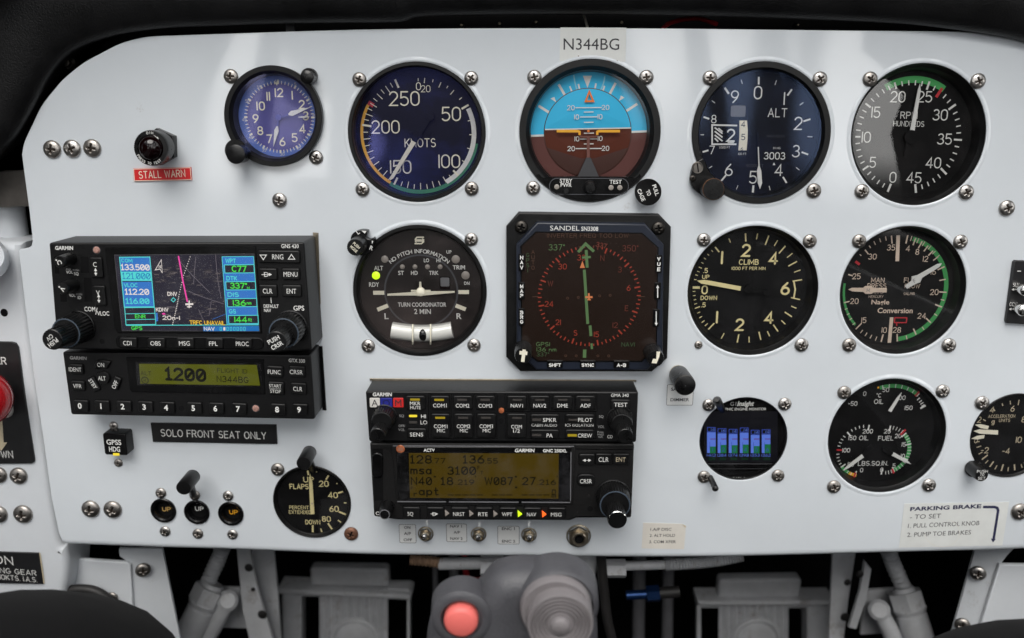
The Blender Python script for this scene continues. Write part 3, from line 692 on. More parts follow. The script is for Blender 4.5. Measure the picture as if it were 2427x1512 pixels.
# things seen in the gap under the shield
b = MB(); a0 = W(1381, 34, -25); b.tube([(*W(1378, 20, -25), -25), (*W(1386, 42, -25), -25), (*W(1394, 72, -25), -25)], .7, WHITEWIRE, 8)
tag(b.build('wire', origin=(*W(1390, 50, -25), -25)), 'thin white wire hanging in the gap over the registration label', 'wire')
b = MB(); b.tube([(*W(u, v, -25), -25) for u, v in smooth([(1570, 70), (1585, 56), (1620, 46), (1662, 45), (1700, 58)], 4)], 1.3, REDWIRE, 8)
tag(b.build('wire', origin=(*W(1620, 50, -25), -25)), 'red wire bundle lying in the gap above the panel edge', 'wire')
for u, v in ((1095, 61), (1184, 58), (1270, 54), (1471, 55), (1884, 61)):
    F = Frame(u, v, -30); b = MB(); b.lathe(F, [(5.5, 0), (5.5, 2), (4, 3.2), (0, 3.6)], STEELDARK, n=16); b.lathe(F, [(3, 3.4), (2.5, 6), (0, 6.2)], NICKEL, n=12)
    tag(b.build('rivet_stud', origin=F.at(0, 0)), 'small metal stud in the dark gap between panel and glare shield', 'stud', 'studs in the gap above the panel')
b = MB(); b.box((*W(688, 62, -20), -20), (2.4, 3.2, 1), GREY)
tag(b.build('metal_tab', origin=(*W(688, 62, -20), -20)), 'small grey metal tab in the gap above the clock', 'tab')
F = Frame(168, 150, -10); b = MB(); b.lathe(F, [(14, 0), (14, 1.5), (10, 3), (9, 3), (8, 5.5), (0, 6)], STEELDARK, n=24)
tag(b.build('shield_bolt', origin=F.at(0, 0)), 'dark bolt on the glare shield bracket at the panel corner', 'bolt')

# ------------------------------------------------------------------ left side: console panel, bracket, rail
b = MB(); d0 = -7.0
edge = smooth([(140, 1500), (150, 1420), (157, 1380), (159, 1340), (153, 1302), (140, 1282), (118, 1150), (95, 960), (72, 790), (56, 640), (52, 575)], 5)
P = [W(u, v, d0) for u, v in edge]
Fw = Frame(60, 1000, d0)
poly = [Fw.px(u, v) for u, v in edge] + [Fw.px(-300, 560), Fw.px(-300, 1520)]
b.prism(Fw, poly, -30, 0, PAINT2, bev=5.0, steps=6)
F = Frame(10, 741, d0); b.lathe(F, [(9, .05), (0, .06)], INTERIOR, n=24)
side = b.build('side_console', origin=(*W(60, 1000, d0), d0), sharp=40)
tag(side, 'white painted side console beside the panel with a black hole in it', 'side console')
b = MB(); F = Frame(28, 446, -14)
b.prism(F, [F.px(-120, 412), F.px(20, 403), F.px(75, 402), F.px(85, 488), F.px(20, 492), F.px(-120, 494)], -2, 0, RAWMETAL, bev=.8, steps=2)
tag(b.build('metal_bracket', origin=F.at(0, 0)), 'bare brushed metal bracket strap behind the upper corner of the panel', 'bracket')
b = MB(); F = Frame(-30, 600, 20)
b.tube([(*W(-90, 640, 0), 0), (*W(-60, 622, 6), 6), (*W(-42, 608, 10), 10), (*W(-36, 604, 13), 13)], [15, 15, 14.5, 10], PAINT2, 28)
tag(b.build('control_lever', origin=(*W(-60, 615, 4), 4)), 'rounded white lever end at the edge above the gear placard', 'lever')
b = MB(); F = Frame(30, 540, -16)
b.tube([(*W(14, 470, -34), -34), (*W(22, 560, -34), -34), (*W(36, 660, -34), -34)], [10, 11, 11], PAINT2, 24)
tag(b.build('air_tube', origin=(*W(22, 560, -22), -22)), 'white tube running down behind the panel below the metal bracket', 'tube')
# gear placard
F = Frame(20, 950, d0); root = thing('gear_placard', 'black landing gear selector placard with a red knob, at the photo edge', 'placard', F.at(0, 0, .1))
b = MB()
b.prism(F, [F.px(-160, 806), F.px(30, 809), F.px(40, 812), F.px(46, 822), F.px(60, 930), F.px(84, 1086), F.px(84, 1093), F.px(78, 1097), F.px(-140, 1099)], .1, 1.6, BLACKLABEL, bev=.4)
t = TX(b, F, Z0, dict(mat=WHITE, z=1.75, font='s', sw=.13))
t('GEAR', -10, 853, 17, 57); t('DOWN', 6, 1074, 17, 58)
p, q = F.px(3, 985), F.px(7, 1052); b.seg(F, p, q, 12, OLDLUME, 1.75)
b.poly(F, [F.px(-8, 1046), F.px(21, 1046), F.px(7, 1066)], 1.76, OLDLUME)
b.build('plate', root)
b = MB(); Fk = Frame(-14, 935, d0)
b.prism(F, rrect(*F.px(3, 945), 58, 82, 18), 1.6, 4.5, MKWHITE, bev=2, steps=3); b.build('lever_base', root)
b = MB(); Fk = Frame(-26, 937, 9); b.lathe(Fk, [(28, -9), (44, -5), (56, -1), (62, 4), (60, 9), (48, 14), (25, 17), (0, 18)], REDKNOB, n=48); b.build('knob', root)
F = Frame(40, 1340, d0)
root = thing('caution_placard', 'black engraved placard with the gear speed warning beneath the gear placard', 'placard', F.at(0, 0, .1)); b = MB()
b.prism(F, [F.px(-170, 1301), F.px(94, 1309), F.px(104.5, 1382), F.px(-160, 1377)], .1, 1.3, BLACKLABEL, bev=.15)
b.poly(F, [F.px(94, 1309), F.px(97, 1309.2), F.px(107.5, 1382.2), F.px(104.5, 1382)], .6, OLDLUME)
t = TX(b, F, Z0, dict(mat=WHITE, z=1.4, font='s', sw=.12, rot=-2.5))
t('CAUTION', -41, 1320.5, 21, 148); t('LANDING GEAR', 17, 1350, 13, 143); t('110KTS. I.A.S.', 45, 1368, 12.5, 91)
b.build('plate', root)
for u, v, r, lb in ((45, 1127, 18.5, 'steel screw nearest under the lower corner of the gear placard'), (55.5, 1217.5, 20, 'steel screw on the side console level with the three UP indicators'),
                    (-3, 1125, 18, 'steel screw cut by the photo edge just under the gear placard'), (-3, 1218, 19, 'steel screw cut by the photo edge above the caution placard')):
    screw(u, v, r, d=d0 + .05, label=lb, group='screws on the white side console')

# ------------------------------------------------------------------ lower side boxes
def sidebox(name, label, face, flange, d, screws):
    F = Frame(*face[0], d); b = MB()
    root = thing(name, label, 'side box', F.at(0, 0))
    b.prism(F, [F.px(*p) for p in face], -2.5, 0, PAINT2, bev=1.0, steps=3); b.build('front_cover', root)
    b = MB(); vs = [(*W(u, v, dd), dd) for u, v, dd in flange]
    vs2 = [(x, y, z - 2.0) for x, y, z in vs]; n = len(vs)
    b.add(vs + vs2, [tuple(range(n)), tuple(range(n, 2 * n))[::-1]] + [(i, (i + 1) % n, n + (i + 1) % n, n + i) for i in range(n)], PAINT2)
    b.build('side_flange', root)
    for u, v, r, dd, ry in screws:
        o = screw(u, v, r, root, d=dd, name='screw'); o.rotation_euler = (0, 0, ry)
sidebox('side_box', 'white sheet metal box with an angled flange below the three UP indicators',
        [(150, 1323), (300, 1333), (309, 1340), (322, 1560), (150, 1560)], [(282, 1300, -24), (384, 1300, -36), (436, 1560, -36), (322, 1560, -24), (309, 1338, -24), (300, 1329, -24), (284, 1318, -24)], -22,
        [(339, 1350, 16, -27.5, .4), (266, 1416, 13, -21.5, 0)])
sidebox('side_box', 'white sheet metal box with an angled flange below the parking brake label',
        [(2370, 1338), (2560, 1340), (2560, 1560), (2300, 1560)], [(2312, 1300, -36), (2405, 1298, -24), (2385, 1318, -24), (2372, 1336, -24), (2300, 1560, -24), (2240, 1560, -36)], -22,
        [(2318, 1358, 16, -29.5, -.4), (2281, 1481, 16, -29, -.4)])
b = MB(); F = Frame(260, 1440, -18)
b.tube([(*W(u, v, -14), -14) for u, v in smooth([(100, 1420), (150, 1402), (195, 1396), (232, 1404), (262, 1428), (285, 1470), (300, 1530)], 5)], 3.2, RUBBER, 14)
tag(b.build('rubber_hose', origin=F.at(0, 0)), 'black rubber hose looping in front of the white box behind the pilot knee', 'hose')

# ------------------------------------------------------------------ rudder pedals and brake cylinders in the footwell
def pedal(name, label, u0, u1, top, tab, slots, d, cu_):
    F = Frame((u0 + u1) / 2, top, d); root = thing(name, label, 'rudder pedal', F.at(0, 0)); b = MB()
    ys = [top + 8, 1560]
    cols = [u0 + 4, slots[0][0], slots[0][1], slots[1][0], slots[1][1], u1 - 4]
    for i in (0, 2, 4):
        if i != 2: b.prism(F, [F.px(cols[i], ys[0]), F.px(cols[i + 1], ys[0]), F.px(cols[i + 1], ys[1]), F.px(cols[i], ys[1])], -14, 0, WHITEPART, bev=2, steps=3)
    # ribbed centre
    a, c = cols[2], cols[3]; n = 96; vs = []
    for i in range(n + 1):
        uu = a + (c - a) * i / n
        h_ = 1.5 * cos(2 * pi * i / n * 9)
        for v_ in (ys[0], ys[1]): x, y = F.px(uu, v_); vs.append(F.at(x, y, h_))
    b.add(vs, [(2 * i, 2 * i + 1, 2 * i + 3, 2 * i + 2) for i in range(n)], WHITEPART)
    for i in (1, 3): b.prism(F, [F.px(cols[i] - 3, ys[0]), F.px(cols[i + 1] + 3, ys[0]), F.px(cols[i + 1] + 3, slots[0][2]), F.px(cols[i] - 3, slots[0][2])], -14, -.5, WHITEPART, bev=1.5, steps=2)
    Fp = Frame(cu_, 1512, d); 
    b.lathe(Fp, [(58, 0), (58, 3), (52, 4), (47, 2), (42, 2), (38, 4), (30, 5), (0, 5.4)], WHITEPART, n=40)
    b.build('foot_plate', root)
    b = MB(); b.prism(F, [F.px(u0 - 2, top), F.px(u1 + 2, top + (14 if cu_ < 1200 else 0)), F.px(u1 + 2, top + 13 + (14 if cu_ < 1200 else 0)), F.px(u0 - 2, top + 13)], -16, 6, WHITEPART, bev=2.5, steps=4); b.build('top_bar', root)
    b = MB(); b.prism(F, rrect(*[(p + q) / 2 for p, q in zip(F.px(tab[0], tab[2]), F.px(tab[1], top + 6))], tab[1] - tab[0], top + 6 - tab[2], 9), -12, -1, WHITEPART, bev=2.5, steps=4)
    b.build('heel_tab', root)
pedal('rudder_pedal', 'grey white ribbed rudder pedal in the dark footwell below the flap gauge', 664, 974, 1388, (734, 920, 1347), ((715, 758, 1416), (920, 966, 1426)), -165, 845)
pedal('rudder_pedal', 'grey white ribbed rudder pedal in the dark footwell below the engine monitor', 1653, 1972, 1416, (1704, 1899, 1372), ((1656, 1702, 1443), (1867, 1912, 1443)), -165, 1790)
def brake(label, hose, nut, rod, rod2, plate, d, holes=()):
    root = thing('brake_cylinder', label, 'brake cylinder', (*W(*nut, d), d))
    b = MB(); pts = smooth(hose, 18); rr = [5.2 + 1.1 * cos(i * 1.5) for i in range(len(pts))]
    b.tube([(*W(u, v, d - 6), d - 6) for u, v in pts], rr, WHITEPART, 16); b.build('hose', root)
    x0, y0 = W(*nut, d); x1, y1 = W(*rod, d); ax = Vector((x1 - x0, y1 - y0, 14)).normalized(); c = Vector((x0, y0, d))
    def al(t): return tuple(c + ax * t)
    b = MB(); b.tube([al(-10), al(-7)], [7.5, 8.5], WHITEPART, 24); b.tube([al(-7.2), al(5)], [13.2, 13.2], WHITEPART, 6); b.tube([al(4.8), al(6), al(9)], [11.5, 12.4, 11.2], WHITEPART, 24); b.build('hex_fitting', root, sharp=25)
    b = MB(); b.tube([al(8.8), al(11), al(60)], [9.5, 11.2, 11.5], WHITEPART, 24); b.build('cylinder', root)
    b = MB(); b.tube([(*W(u, v, d + 1 + 4 * i), d + 1 + 4 * i) for i, (u, v) in enumerate(rod2)], [6.0, 6.6, 7.2], WHITEPART, 16)
    b.tube([(*W(rod2[0][0], rod2[0][1], d - 14), d - 14), (*W(rod2[0][0], rod2[0][1], d + 4), d + 4), (*W(rod2[0][0], rod2[0][1], d + 6), d + 6)], [8.0, 8.0, 5.5], WHITEPART, 18); b.build('push_rod', root)
    for pl, dd, ma in plate:
        F = Frame(*pl[0], dd); b = MB(); b.prism(F, [F.px(*p) for p in pl], -3, 0, ma, bev=.8, steps=2)
        b.build('mount_plate', root)
    for u, v, r_, dd in holes:
        Fh = Frame(u, v, dd); b = MB(); b.lathe(Fh, [(r_, 0), (r_ * .95, .8), (r_ * .6, 1.4), (0, 1.5)], RUBBER, n=20); b.build('rubber_grommet', root)
brake('white painted brake cylinder and hose in the footwell under the three UP indicators', [(528, 1296), (516, 1328), (497, 1370), (491, 1392)], (493, 1412), (448, 1512), [(540, 1424), (505, 1490), (470, 1540)],
      [([(560, 1300), (590, 1300), (612, 1400), (660, 1560), (600, 1560), (575, 1450)], -92, WHITEPART), ([(596, 1300), (648, 1300), (658, 1400), (668, 1560), (625, 1560)], -110, WHITEPART), ([(495, 1392), (568, 1394), (590, 1470), (590, 1490), (500, 1488)], -114, WHITEPART)], -95, ((590, 1345, 10, -91.8), (600, 1396, 5, -91.8), (622, 1456, 11, -91.8)))
brake('white painted brake cylinder and hose in the footwell beneath the parking brake label', [(2104, 1302), (2118, 1340), (2138, 1385), (2144, 1400)], (2150, 1424), (2166, 1512), [(2084, 1446), (2108, 1490), (2128, 1540)],
      [([(2050, 1330), (2066, 1350), (2054, 1420), (2030, 1492), (2012, 1488), (2038, 1400)], -92, WHITEPART), ([(1974, 1308), (2030, 1300), (2012, 1420), (1995, 1560), (1962, 1560)], -110, WHITEPART), ([(2052, 1400), (2130, 1395), (2128, 1500), (2040, 1505)], -114, WHITEPART)], -95, ((2038, 1360, 9, -91.8), (2003, 1462, 11, -109.8), (2008, 1380, 8, -109.8)))
# ------------------------------------------------------------------ plumbing under the middle of the panel
dP = -34
b = MB(); b.tube([(*W(u, v, dP), dP) for u, v in ((1040, 1336), (1146, 1334))], 4.2, WHITEPART, 20); b.tube([(*W(1140, 1340, dP), dP), (*W(1194, 1340, dP), dP)], [7.5, 7.5], WHITEPART, 6)
tag(b.build('pipe_fitting', origin=(*W(1090, 1335, dP), dP), sharp=25), 'short white pipe and hexagonal union peeking out under the radio stack', 'pipe')
b = MB(); pts = smooth([(972, 1326), (1010, 1329), (1050, 1335)], 16)
b.tube([(*W(u, v, dP), dP) for u, v in pts], [3.6 + .5 * cos(i * 1.9) for i in range(len(pts))], COPPER, 14)
tag(b.build('braided_hose', origin=(*W(1010, 1329, dP), dP)), 'brown braided hose end just under the panel edge', 'hose')
b = MB(); F = Frame(1355, 1350, -40)
b.prism(F, [F.px(*p) for p in smooth([(1225, 1300), (1415, 1300), (1416, 1340), (1408, 1372), (1392, 1384), (1370, 1400), (1345, 1440), (1300, 1430), (1250, 1380)], 3)], -14, 4, WHITEPART, bev=5, steps=5)
tag(b.build('casting', origin=F.at(0, 0)), 'white cast metal bracket directly behind the control stick grip', 'bracket')
b = MB(); b.tube([(*W(u, v, -28), -28) for u, v in smooth([(1424, 1300), (1426, 1340), (1432, 1400), (1440, 1470), (1462, 1560)], 5)], 3.4, RUBBER, 14)
tag(b.build('rubber_hose', origin=(*W(1426, 1340, -28), -28)), 'black rubber hose hanging down beside the grip', 'hose')
b = MB(); b.tube([(*W(1436, 1347, dP), dP), (*W(1482, 1347, dP), dP)], 6.4, WHITEPART, 6); b.tube([(*W(1480, 1341, dP), dP), (*W(1578, 1338, dP), dP)], 3.2, WHITEPART, 20)
tag(b.build('pipe_fitting', origin=(*W(1460, 1347, dP), dP), sharp=25), 'white hexagonal nut with a straight pipe leading towards the ribbed hose', 'pipe')
b = MB(); pts = smooth([(1576, 1338), (1640, 1334), (1700, 1328), (1760, 1316)], 22)
b.tube([(*W(u, v, dP), dP) for u, v in pts], [4.0 + .45 * (1 if i % 2 else -1) for i in range(len(pts))], WHITEPART, 18)
tag(b.build('ribbed_hose', origin=(*W(1640, 1334, dP), dP)), 'pale ribbed flexible hose just under the panel edge', 'hose')
dB = -60
b = MB(); pts = [(1478, 1410), (1500, 1412), (1530, 1412)]
b.tube([(*W(1484, 1411, dB), dB), (*W(1535, 1408, dB), dB)], 3.4, BLUEFIT, 16); b.tube([(*W(1532, 1408, dB), dB), (*W(1562, 1406, dB), dB)], 6.0, BLUEFIT, 6); b.tube([(*W(1562, 1406, dB), dB), (*W(1610, 1402, dB), dB)], 4.2, RUBBER, 16)
tag(b.build('blue_union', origin=(*W(1530, 1408, dB), dB), sharp=25), 'blue anodised hydraulic union with a black hose end in the footwell', 'union')
for u0, u1, r, ma, lb in ((1516, 1512, 5.5, GREY, 'grey vertical tube in the footwell behind the blue union'), (1585, 1580, 5.0, GREY, 'grey vertical tube in the footwell next to the engine side pedal'),
                          (1074, 1080, 4, GREY, 'dim grey tube in the footwell behind the pink button'), (1030, 1034, 2.2, GREY, 'thin dim tube in the footwell above the flap side pedal corner')):
    b = MB(); b.tube([(*W(u0, 1290, -170), -170), (*W((u0 + u1) / 2, 1420, -170), -170), (*W(u1, 1600, -170), -170)], r, ma, 16)
    tag(b.build('tube', origin=(*W(u1, 1600, -170), -170)), lb, 'tube')
b = MB(); b.tube([(*W(u, v, -150), -150) for u, v in smooth([(1100, 1310), (1108, 1370), (1140, 1380), (1132, 1440)], 5)], 2.4, REDWIRE, 10)
tag(b.build('red_cable', origin=(*W(1110, 1380, -150), -150)), 'dark red cable in the shadow behind the grip', 'cable')

# ------------------------------------------------------------------ control stick grip
dG = 135
F = Frame(1240, 1450, dG); root = thing('control_stick_grip', 'dark grey control stick grip with a pink button and stepped round cap', 'control grip', F.at(0, -60, 0))
b = MB(); ol = smooth([(1016, 1560), (1014, 1500), (1020, 1462), (1036, 1436), (1062, 1415), (1100, 1398), (1135, 1378), (1158, 1350), (1180, 1333), (1215, 1324), (1262, 1323), (1305, 1330), (1335, 1347), (1362, 1372), (1390, 1400), (1408, 1432), (1414, 1480), (1414, 1560)], 4)
b.prism(F, [F.px(*p) for p in ol], -3, 15, GRIPGREY, bev=11, steps=8)
b.tube([F.at(0, -110, 2), F.at(0, -500, -5), F.at(10, -1200, -25)], [12, 19, 18], GRIPGREY, 28); b.build('body', root, sharp=60)
Fl = Frame(1092, 1477, dG + 19); b = MB()
b.lathe(Fl, [(78, -16), (73, -4), (60, -2.4), (50, -2.8), (46, -4.5)], GRIPGREY, n=56); b.build('button_boss', root, sharp=50)
b = MB(); b.lathe(Fl, [(41.5, -6), (41, -1.8), (38, 0), (30, .8), (0, 1.2)], PINKBTN, n=48); b.build('button', root, sharp=60)
Fr = Frame(1328, 1481, dG + 27); b = MB()
b.lathe(Fr, [(104, -27), (101, -13), (92, -11), (87, -11.5)], GRIPGREY, cx=-4, cy=8, n=64); b.lathe(Fr, [(87, -12), (87, -8), (82, -6.5), (60, -7)], GRIPKNOB, cx=-9, cy=12, n=64)
b.build('collar', root, sharp=45)
b = MB(); pr = [(80, -15), (80, -1.5), (77.5, 0)]
for r in (70, 61, 52, 43, 34): pr += [(r + 2.5, 0), (r, -.9), (r - 2, -.8), (r - 4, .3)]
pr += [(24, .3), (22, 1.6), (18, 2.4), (0, 2.6)]
b.lathe(Fr, pr, GRIPKNOB, n=72); b.build('cap', root, sharp=50)

# ------------------------------------------------------------------ the pilot's legs
def legs():
    dk = 150.0
    kl = Vector((*W(62, 1606, dk), dk)); kr = Vector((*W(2500, 1690, dk), dk))
    hipl, hipr = Vector((-95, -345, 640)), Vector((95, -345, 640))
    J = [Vector((0, -350, 665)), hipl, hipl.lerp(kl, .5) + Vector((-14, -8, 0)), kl, Vector((kl.x - 4, kl.y - 190, kl.z - 60)), Vector((kl.x + 4, kl.y - 400, kl.z - 120)),
         hipr, hipr.lerp(kr, .5) + Vector((14, -8, 0)), kr, Vector((kr.x + 4, kr.y - 190, kr.z - 60)), Vector((kr.x - 4, kr.y - 400, kr.z - 120))]
    R = [105, 95, 82, 66, 58, 48, 95, 82, 66, 58, 48]
    E = [(0, 1), (1, 2), (2, 3), (3, 4), (4, 5), (0, 6), (6, 7), (7, 8), (8, 9), (9, 10)]
    O = pw(J[0]); me = bpy.data.meshes.new('person')
    me.from_pydata([tuple(pw(p) - O) for p in J], E, [])
    ob = bpy.data.objects.new('person', me); COL.objects.link(ob); ob.location = O
    ob.modifiers.new('skin', 'SKIN'); su = ob.modifiers.new('soft', 'SUBSURF'); su.levels = 3; su.render_levels = 3
    me.materials.append(CLOTH)
    for sv, r in zip(me.skin_vertices[0].data, R): sv.radius = (r * .00118, r * .00118)
    me.skin_vertices[0].data[0].use_root = True
    dg = bpy.context.evaluated_depsgraph_get(); dg.update()
    m2 = bpy.data.meshes.new_from_object(ob.evaluated_get(dg)); bpy.data.objects.remove(ob)
    m2.polygons.foreach_set('use_smooth', [True] * len(m2.polygons))
    tx = bpy.data.textures.new('cloth_folds', 'CLOUDS'); tx.noise_scale = .05
    ob = bpy.data.objects.new('person', m2); COL.objects.link(ob); ob.location = O; ob['_o'] = tuple(O)
    dm = ob.modifiers.new('folds', 'DISPLACE'); dm.texture = tx; dm.strength = .006; dm.mid_level = .5
    if not m2.materials: m2.materials.append(CLOTH)
    tag(ob, 'seated pilot of whom only the knees in black trousers show at the bottom', 'person')
legs()

# ------------------------------------------------------------------ round gauges
TCDIAL = mat('dial_brown_black', (0.012, 0.0085, 0.008), 0.5, spec=.3, var=.3, vscale=40)  # brown of the reflected cockpit is put into this dial colour
def gauge(name, label, key, Rd, depth, front=.5, lip=10, R=None, mb_=None, screws=(), sr=15, bez=BLACK, dial=DIAL, glass=GLASS, dc=None, cat='gauge', gz=.35, lean=.4):
    u, v, h = HOLES[key]; R = R or h
    F = Frame(u, v, 0); root = thing(name, label, cat, F.at(0, 0, 0)); b = MB()
    Ri = R - lip
    if front > 0: pr = [(R, -1.2), (R, front - .35), (R - 1.4, front), (Ri + 1.5, front), (Ri, front - .5)]
    else: pr = [(R + .5, -1.0), (R - 1.5, -.4), (Ri, -1.2)]
    Rg = Ri + (Rd - Ri) * lean
    pr += [(Rg, -depth * gz), (Rg - 1.2, -depth * gz - .3), (Rd, -depth), (Rd - .5, -depth - .3)]
    b.lathe(F, pr, bez, n=96); b.build('bezel', root, sharp=28)
    Fd = Frame(*(dc or (u, v)), -depth)
    if dc is None: Fd = F
    if glass:
        g = MB(); n_ = 5; g.lathe(F, [(Rg - .4, -depth * gz + .1)] + [((Rg - .4) * (1 - i / n_), -depth * gz + .1 + .35 * (1 - (1 - i / n_) ** 2)) for i in range(1, n_ + 1)], glass, n=72)
        g.build('glass', root, sharp=80)
    m = MB(); cx, cy = Fd.px(*project(*F.at(0, 0, -depth))) if dc else (0, 0)
    m.poly(Fd, circ(cx, cy, Rd + 4, 72), -.02 if dc else -depth, dial)
    for s_ in screws: screw(s_[0], s_[1], s_[2] if len(s_) > 2 else sr, root, s_[3] if len(s_) > 3 else 'steel')
    return root, F, Fd, m
def pt(F, Z):
    return lambda x, y: F.px(*Z(x, y))

# airspeed
root, F, D, m = gauge('airspeed_indicator', 'round airspeed gauge marked KNOTS with blue sheen and yellow, green and white arcs', 'asi', 150, 9, front=1.0, lip=10, R=163,
    screws=[(852, 188.5), (1117, 185.5), (859.5, 449), (1118, 447)], sr=16.5, dial=DIALBLUE, glass=GLASSBLUE, dc=(992.8, 316.5))
P = pt(D, Z2); k = Z2.k; cx, cy = P(651, 666)
m.band(D, cx, cy, 386 * k, 406 * k, 211.5, 300, YELLOW, .06); m.band(D, cx, cy, 389 * k, 416 * k, 100, 211.5, GREEN2, .05)
m.band(D, cx, cy, 366 * k, 398 * k, 64, 151, WHITE, .08); m.band(D, cx, cy, 362 * k, 404 * k, 299.5, 304, RED, .09)
def fan(m, D, cx, cy, r1, lens, angs, w_, ma, z=.12):
    for i, a in enumerate(angs): m.tick(D, cx, cy, r1 - lens[i % len(lens)], r1, a, w_, ma, z)
for a, l in ((337, 60), (279, 64), (207.5, 55), (137.3, 50), (61, 55)): m.tick(D, cx, cy, (396 - l) * k, 396 * k, a, 4.6, CREAM, .12)
def span(a0, a1, n): return [a0 + (a1 - a0) * i / n for i in range(1, n)]
fan(m, D, cx, cy, 386 * k, (34 * k, 46 * k), span(137.3, 207.5, 10), 1.8, CREAM)
fan(m, D, cx, cy, 386 * k, (34 * k, 46 * k), span(207.5, 279, 10), 1.8, CREAM); fan(m, D, cx, cy, 390 * k, (34 * k, 52 * k), span(279, 337, 10), 1.8, CREAM)
fan(m, D, cx, cy, 372 * k, (22 * k,), span(61, 137.3, 5), 1.8, CREAM)
for x, y, l in ((940, 423, 22), (882, 380, 38), (848, 343, 18), (797, 328, 38), (748, 300, 18), (690, 298, 34), (646, 292, 20)):
    p = P(x, y); a = degrees(atan2(p[0] - cx, p[1] - cy)); r = math.hypot(p[0] - cx, p[1] - cy); m.tick(D, cx, cy, r - l * k / 2, r + l * k / 2, a, 2.0, CREAM)
t = TX(m, D, Z2, dict(mat=CREAM, font='s', sw=.095))
for s_, x, y, h in (('250', 550, 423, 98), ('200', 420, 620, 90), ('150', 525, 897, 94), ('100', 862, 858, 94), ('50', 875, 530, 96), ('0', 648, 338, 52), ('20', 698, 355, 46)): t(s_, x, y, h, gap=.2)
t('KNOTS', 660, 730, 60, 216, sw=.1)
for x in (592, 722): m.lathe(D, [(5, .1), (4.5, .5), (0, .6)], DIALBLUE, cx=P(x, 667)[0], cy=P(x, 667)[1], n=16)
m.build('dial', root)
b = MB(); b.prism(D, [P(606, 712), P(634, 728), P(478, 975), P(455, 988), P(459, 962)], 2.0, 2.7, CREAM)
b.prism(D, [P(640, 655), P(664, 668), P(634, 728), P(606, 712)], 2.0, 2.6, DIALBLUE); b.prism(D, [P(636, 660), P(668, 676), P(742, 560), P(722, 548)], 1.95, 2.5, DIALBLUE)
b.lathe(D, [(9.5, 1.8), (9.3, 3.0), (0, 3.1)], DIALBLUE, cx=P(650, 668)[0], cy=P(650, 668)[1], n=28); b.lathe(D, [(9.8, 1.8), (9.3, 2.7), (0, 2.75)], DIALBLUE, cx=P(733, 548)[0], cy=P(733, 548)[1], n=28)
b.build('needle', root)

# attitude indicator
root, F, _, _m = gauge('attitude_indicator', 'round artificial horizon with sky blue upper half and brown lower half', 'ai', 139.5, 8, front=1.6, lip=17, R=167,
    screws=[(1266.5, 183), (1531.5, 183.5), (1263.5, 446)], sr=17, dial=BROWN2, glass=GLASSCLEAR, gz=.12, lean=.6, dc=(1394, 312))
D = Frame(1394, 312, -8); P = pt(D, Z2); k = Z2.k; m = MB()
c0 = P(1828, 655)
hl, hr = P(1300, 687.5), P(2350, 645)
def half(c, r, up, a, b_, n=72):
    """part of a disc above or below the line a-b"""
    d_ = Vector(b_) - Vector(a); nn = Vector((-d_.y, d_.x)).normalized(); off = (Vector(c) - Vector(a)).dot(nn)
    th = math.acos(max(-1, min(1, -off / r))); base = degrees(atan2(nn.y, nn.x))
    rg = (base - degrees(th), base + degrees(th)) if up else (base + degrees(th), base + 360 - degrees(th))
    return [(c[0] + r * cos(radians(rg[0] + (rg[1] - rg[0]) * i / n)), c[1] + r * sin(radians(rg[0] + (rg[1] - rg[0]) * i / n))) for i in range(n + 1)]
R_ = 145
m.poly(D, half(c0, R_, True, hl, hr), 0, SKYBLUE); m.poly(D, half(c0, R_, False, hl, hr), 0, BROWN2); m.seg(D, P(1412, 682.5), P(2238, 650), 14 * k, WHITE, .1)
m.poly(D, [P(1788, 265), P(1850, 265), P(1820, 350)], .12, WHITE)
for p, q, w_ in (((1757, 322), (1766, 362), 11), ((1697, 338), (1714, 379), 11), ((1879, 318), (1871, 358), 11), ((1938, 335), (1926, 374), 11), ((1620, 325), (1665, 402), 17), ((2015, 315), (1970, 400), 17), ((1480, 473), (1556, 521), 17), ((2165, 460), (2087, 511), 17)):
    m.seg(D, P(*p), P(*q), w_ * k, WHITE, .12)
m.poly(D, [P(1563, 423), P(1590, 412), P(1604, 450)], .12, WHITE); m.poly(D, [P(2052, 402), P(2077, 417), P(2038, 440)], .12, WHITE)
for pl in ([(1725, 262), (1735, 320), (1755, 378), (1800, 428)], [(1940, 268), (1930, 320), (1905, 374), (1862, 425)]): m.stroke(D, [P(*p) for p in smooth(pl, 4)], 9 * k, SKYLINE, .12)
m.build('roll_ring', root)
B = Frame(1394, 312, -14); P = pt(D, Z2); b = MB(); cb = P(1821, 662); rb = 299 * k; yh = P(1821, 631)[1]
# moving ball: shallow dome, coloured by horizon
N1, N2 = 14, 72
def dz(x, y): return .35 + 2.2 * (1 - ((x - cb[0]) ** 2 + (y - cb[1]) ** 2) / rb ** 2)
a_, b__ = P(1524, 637), P(2120, 626)
sky_ = half(cb, rb, True, a_, b__, 60); gnd = half(cb, rb, False, a_, b__, 60)
def domed(pts, ma, z0):
    c = (sum(p[0] for p in pts) / len(pts), sum(p[1] for p in pts) / len(pts)); n = len(pts); vs = []; K = 6
    for j in range(1, K + 1):
        for p in pts:
            x, y = c[0] + (p[0] - c[0]) * j / K, c[1] + (p[1] - c[1]) * j / K; vs.append(D.at(x, y, dz(x, y) + z0))
    vs.append(D.at(*c, dz(*c) + z0)); fs = [((j * n + i), (j * n + n + i), (j * n + n + (i + 1) % n), (j * n + (i + 1) % n)) for j in range(K - 1) for i in range(n)] + [(len(vs) - 1, i, (i + 1) % n) for i in range(n)]
    b.add(vs, fs, ma)
domed(ccw(sky_), SKYBLUE, 0); domed(ccw(gnd), BROWN, 0)
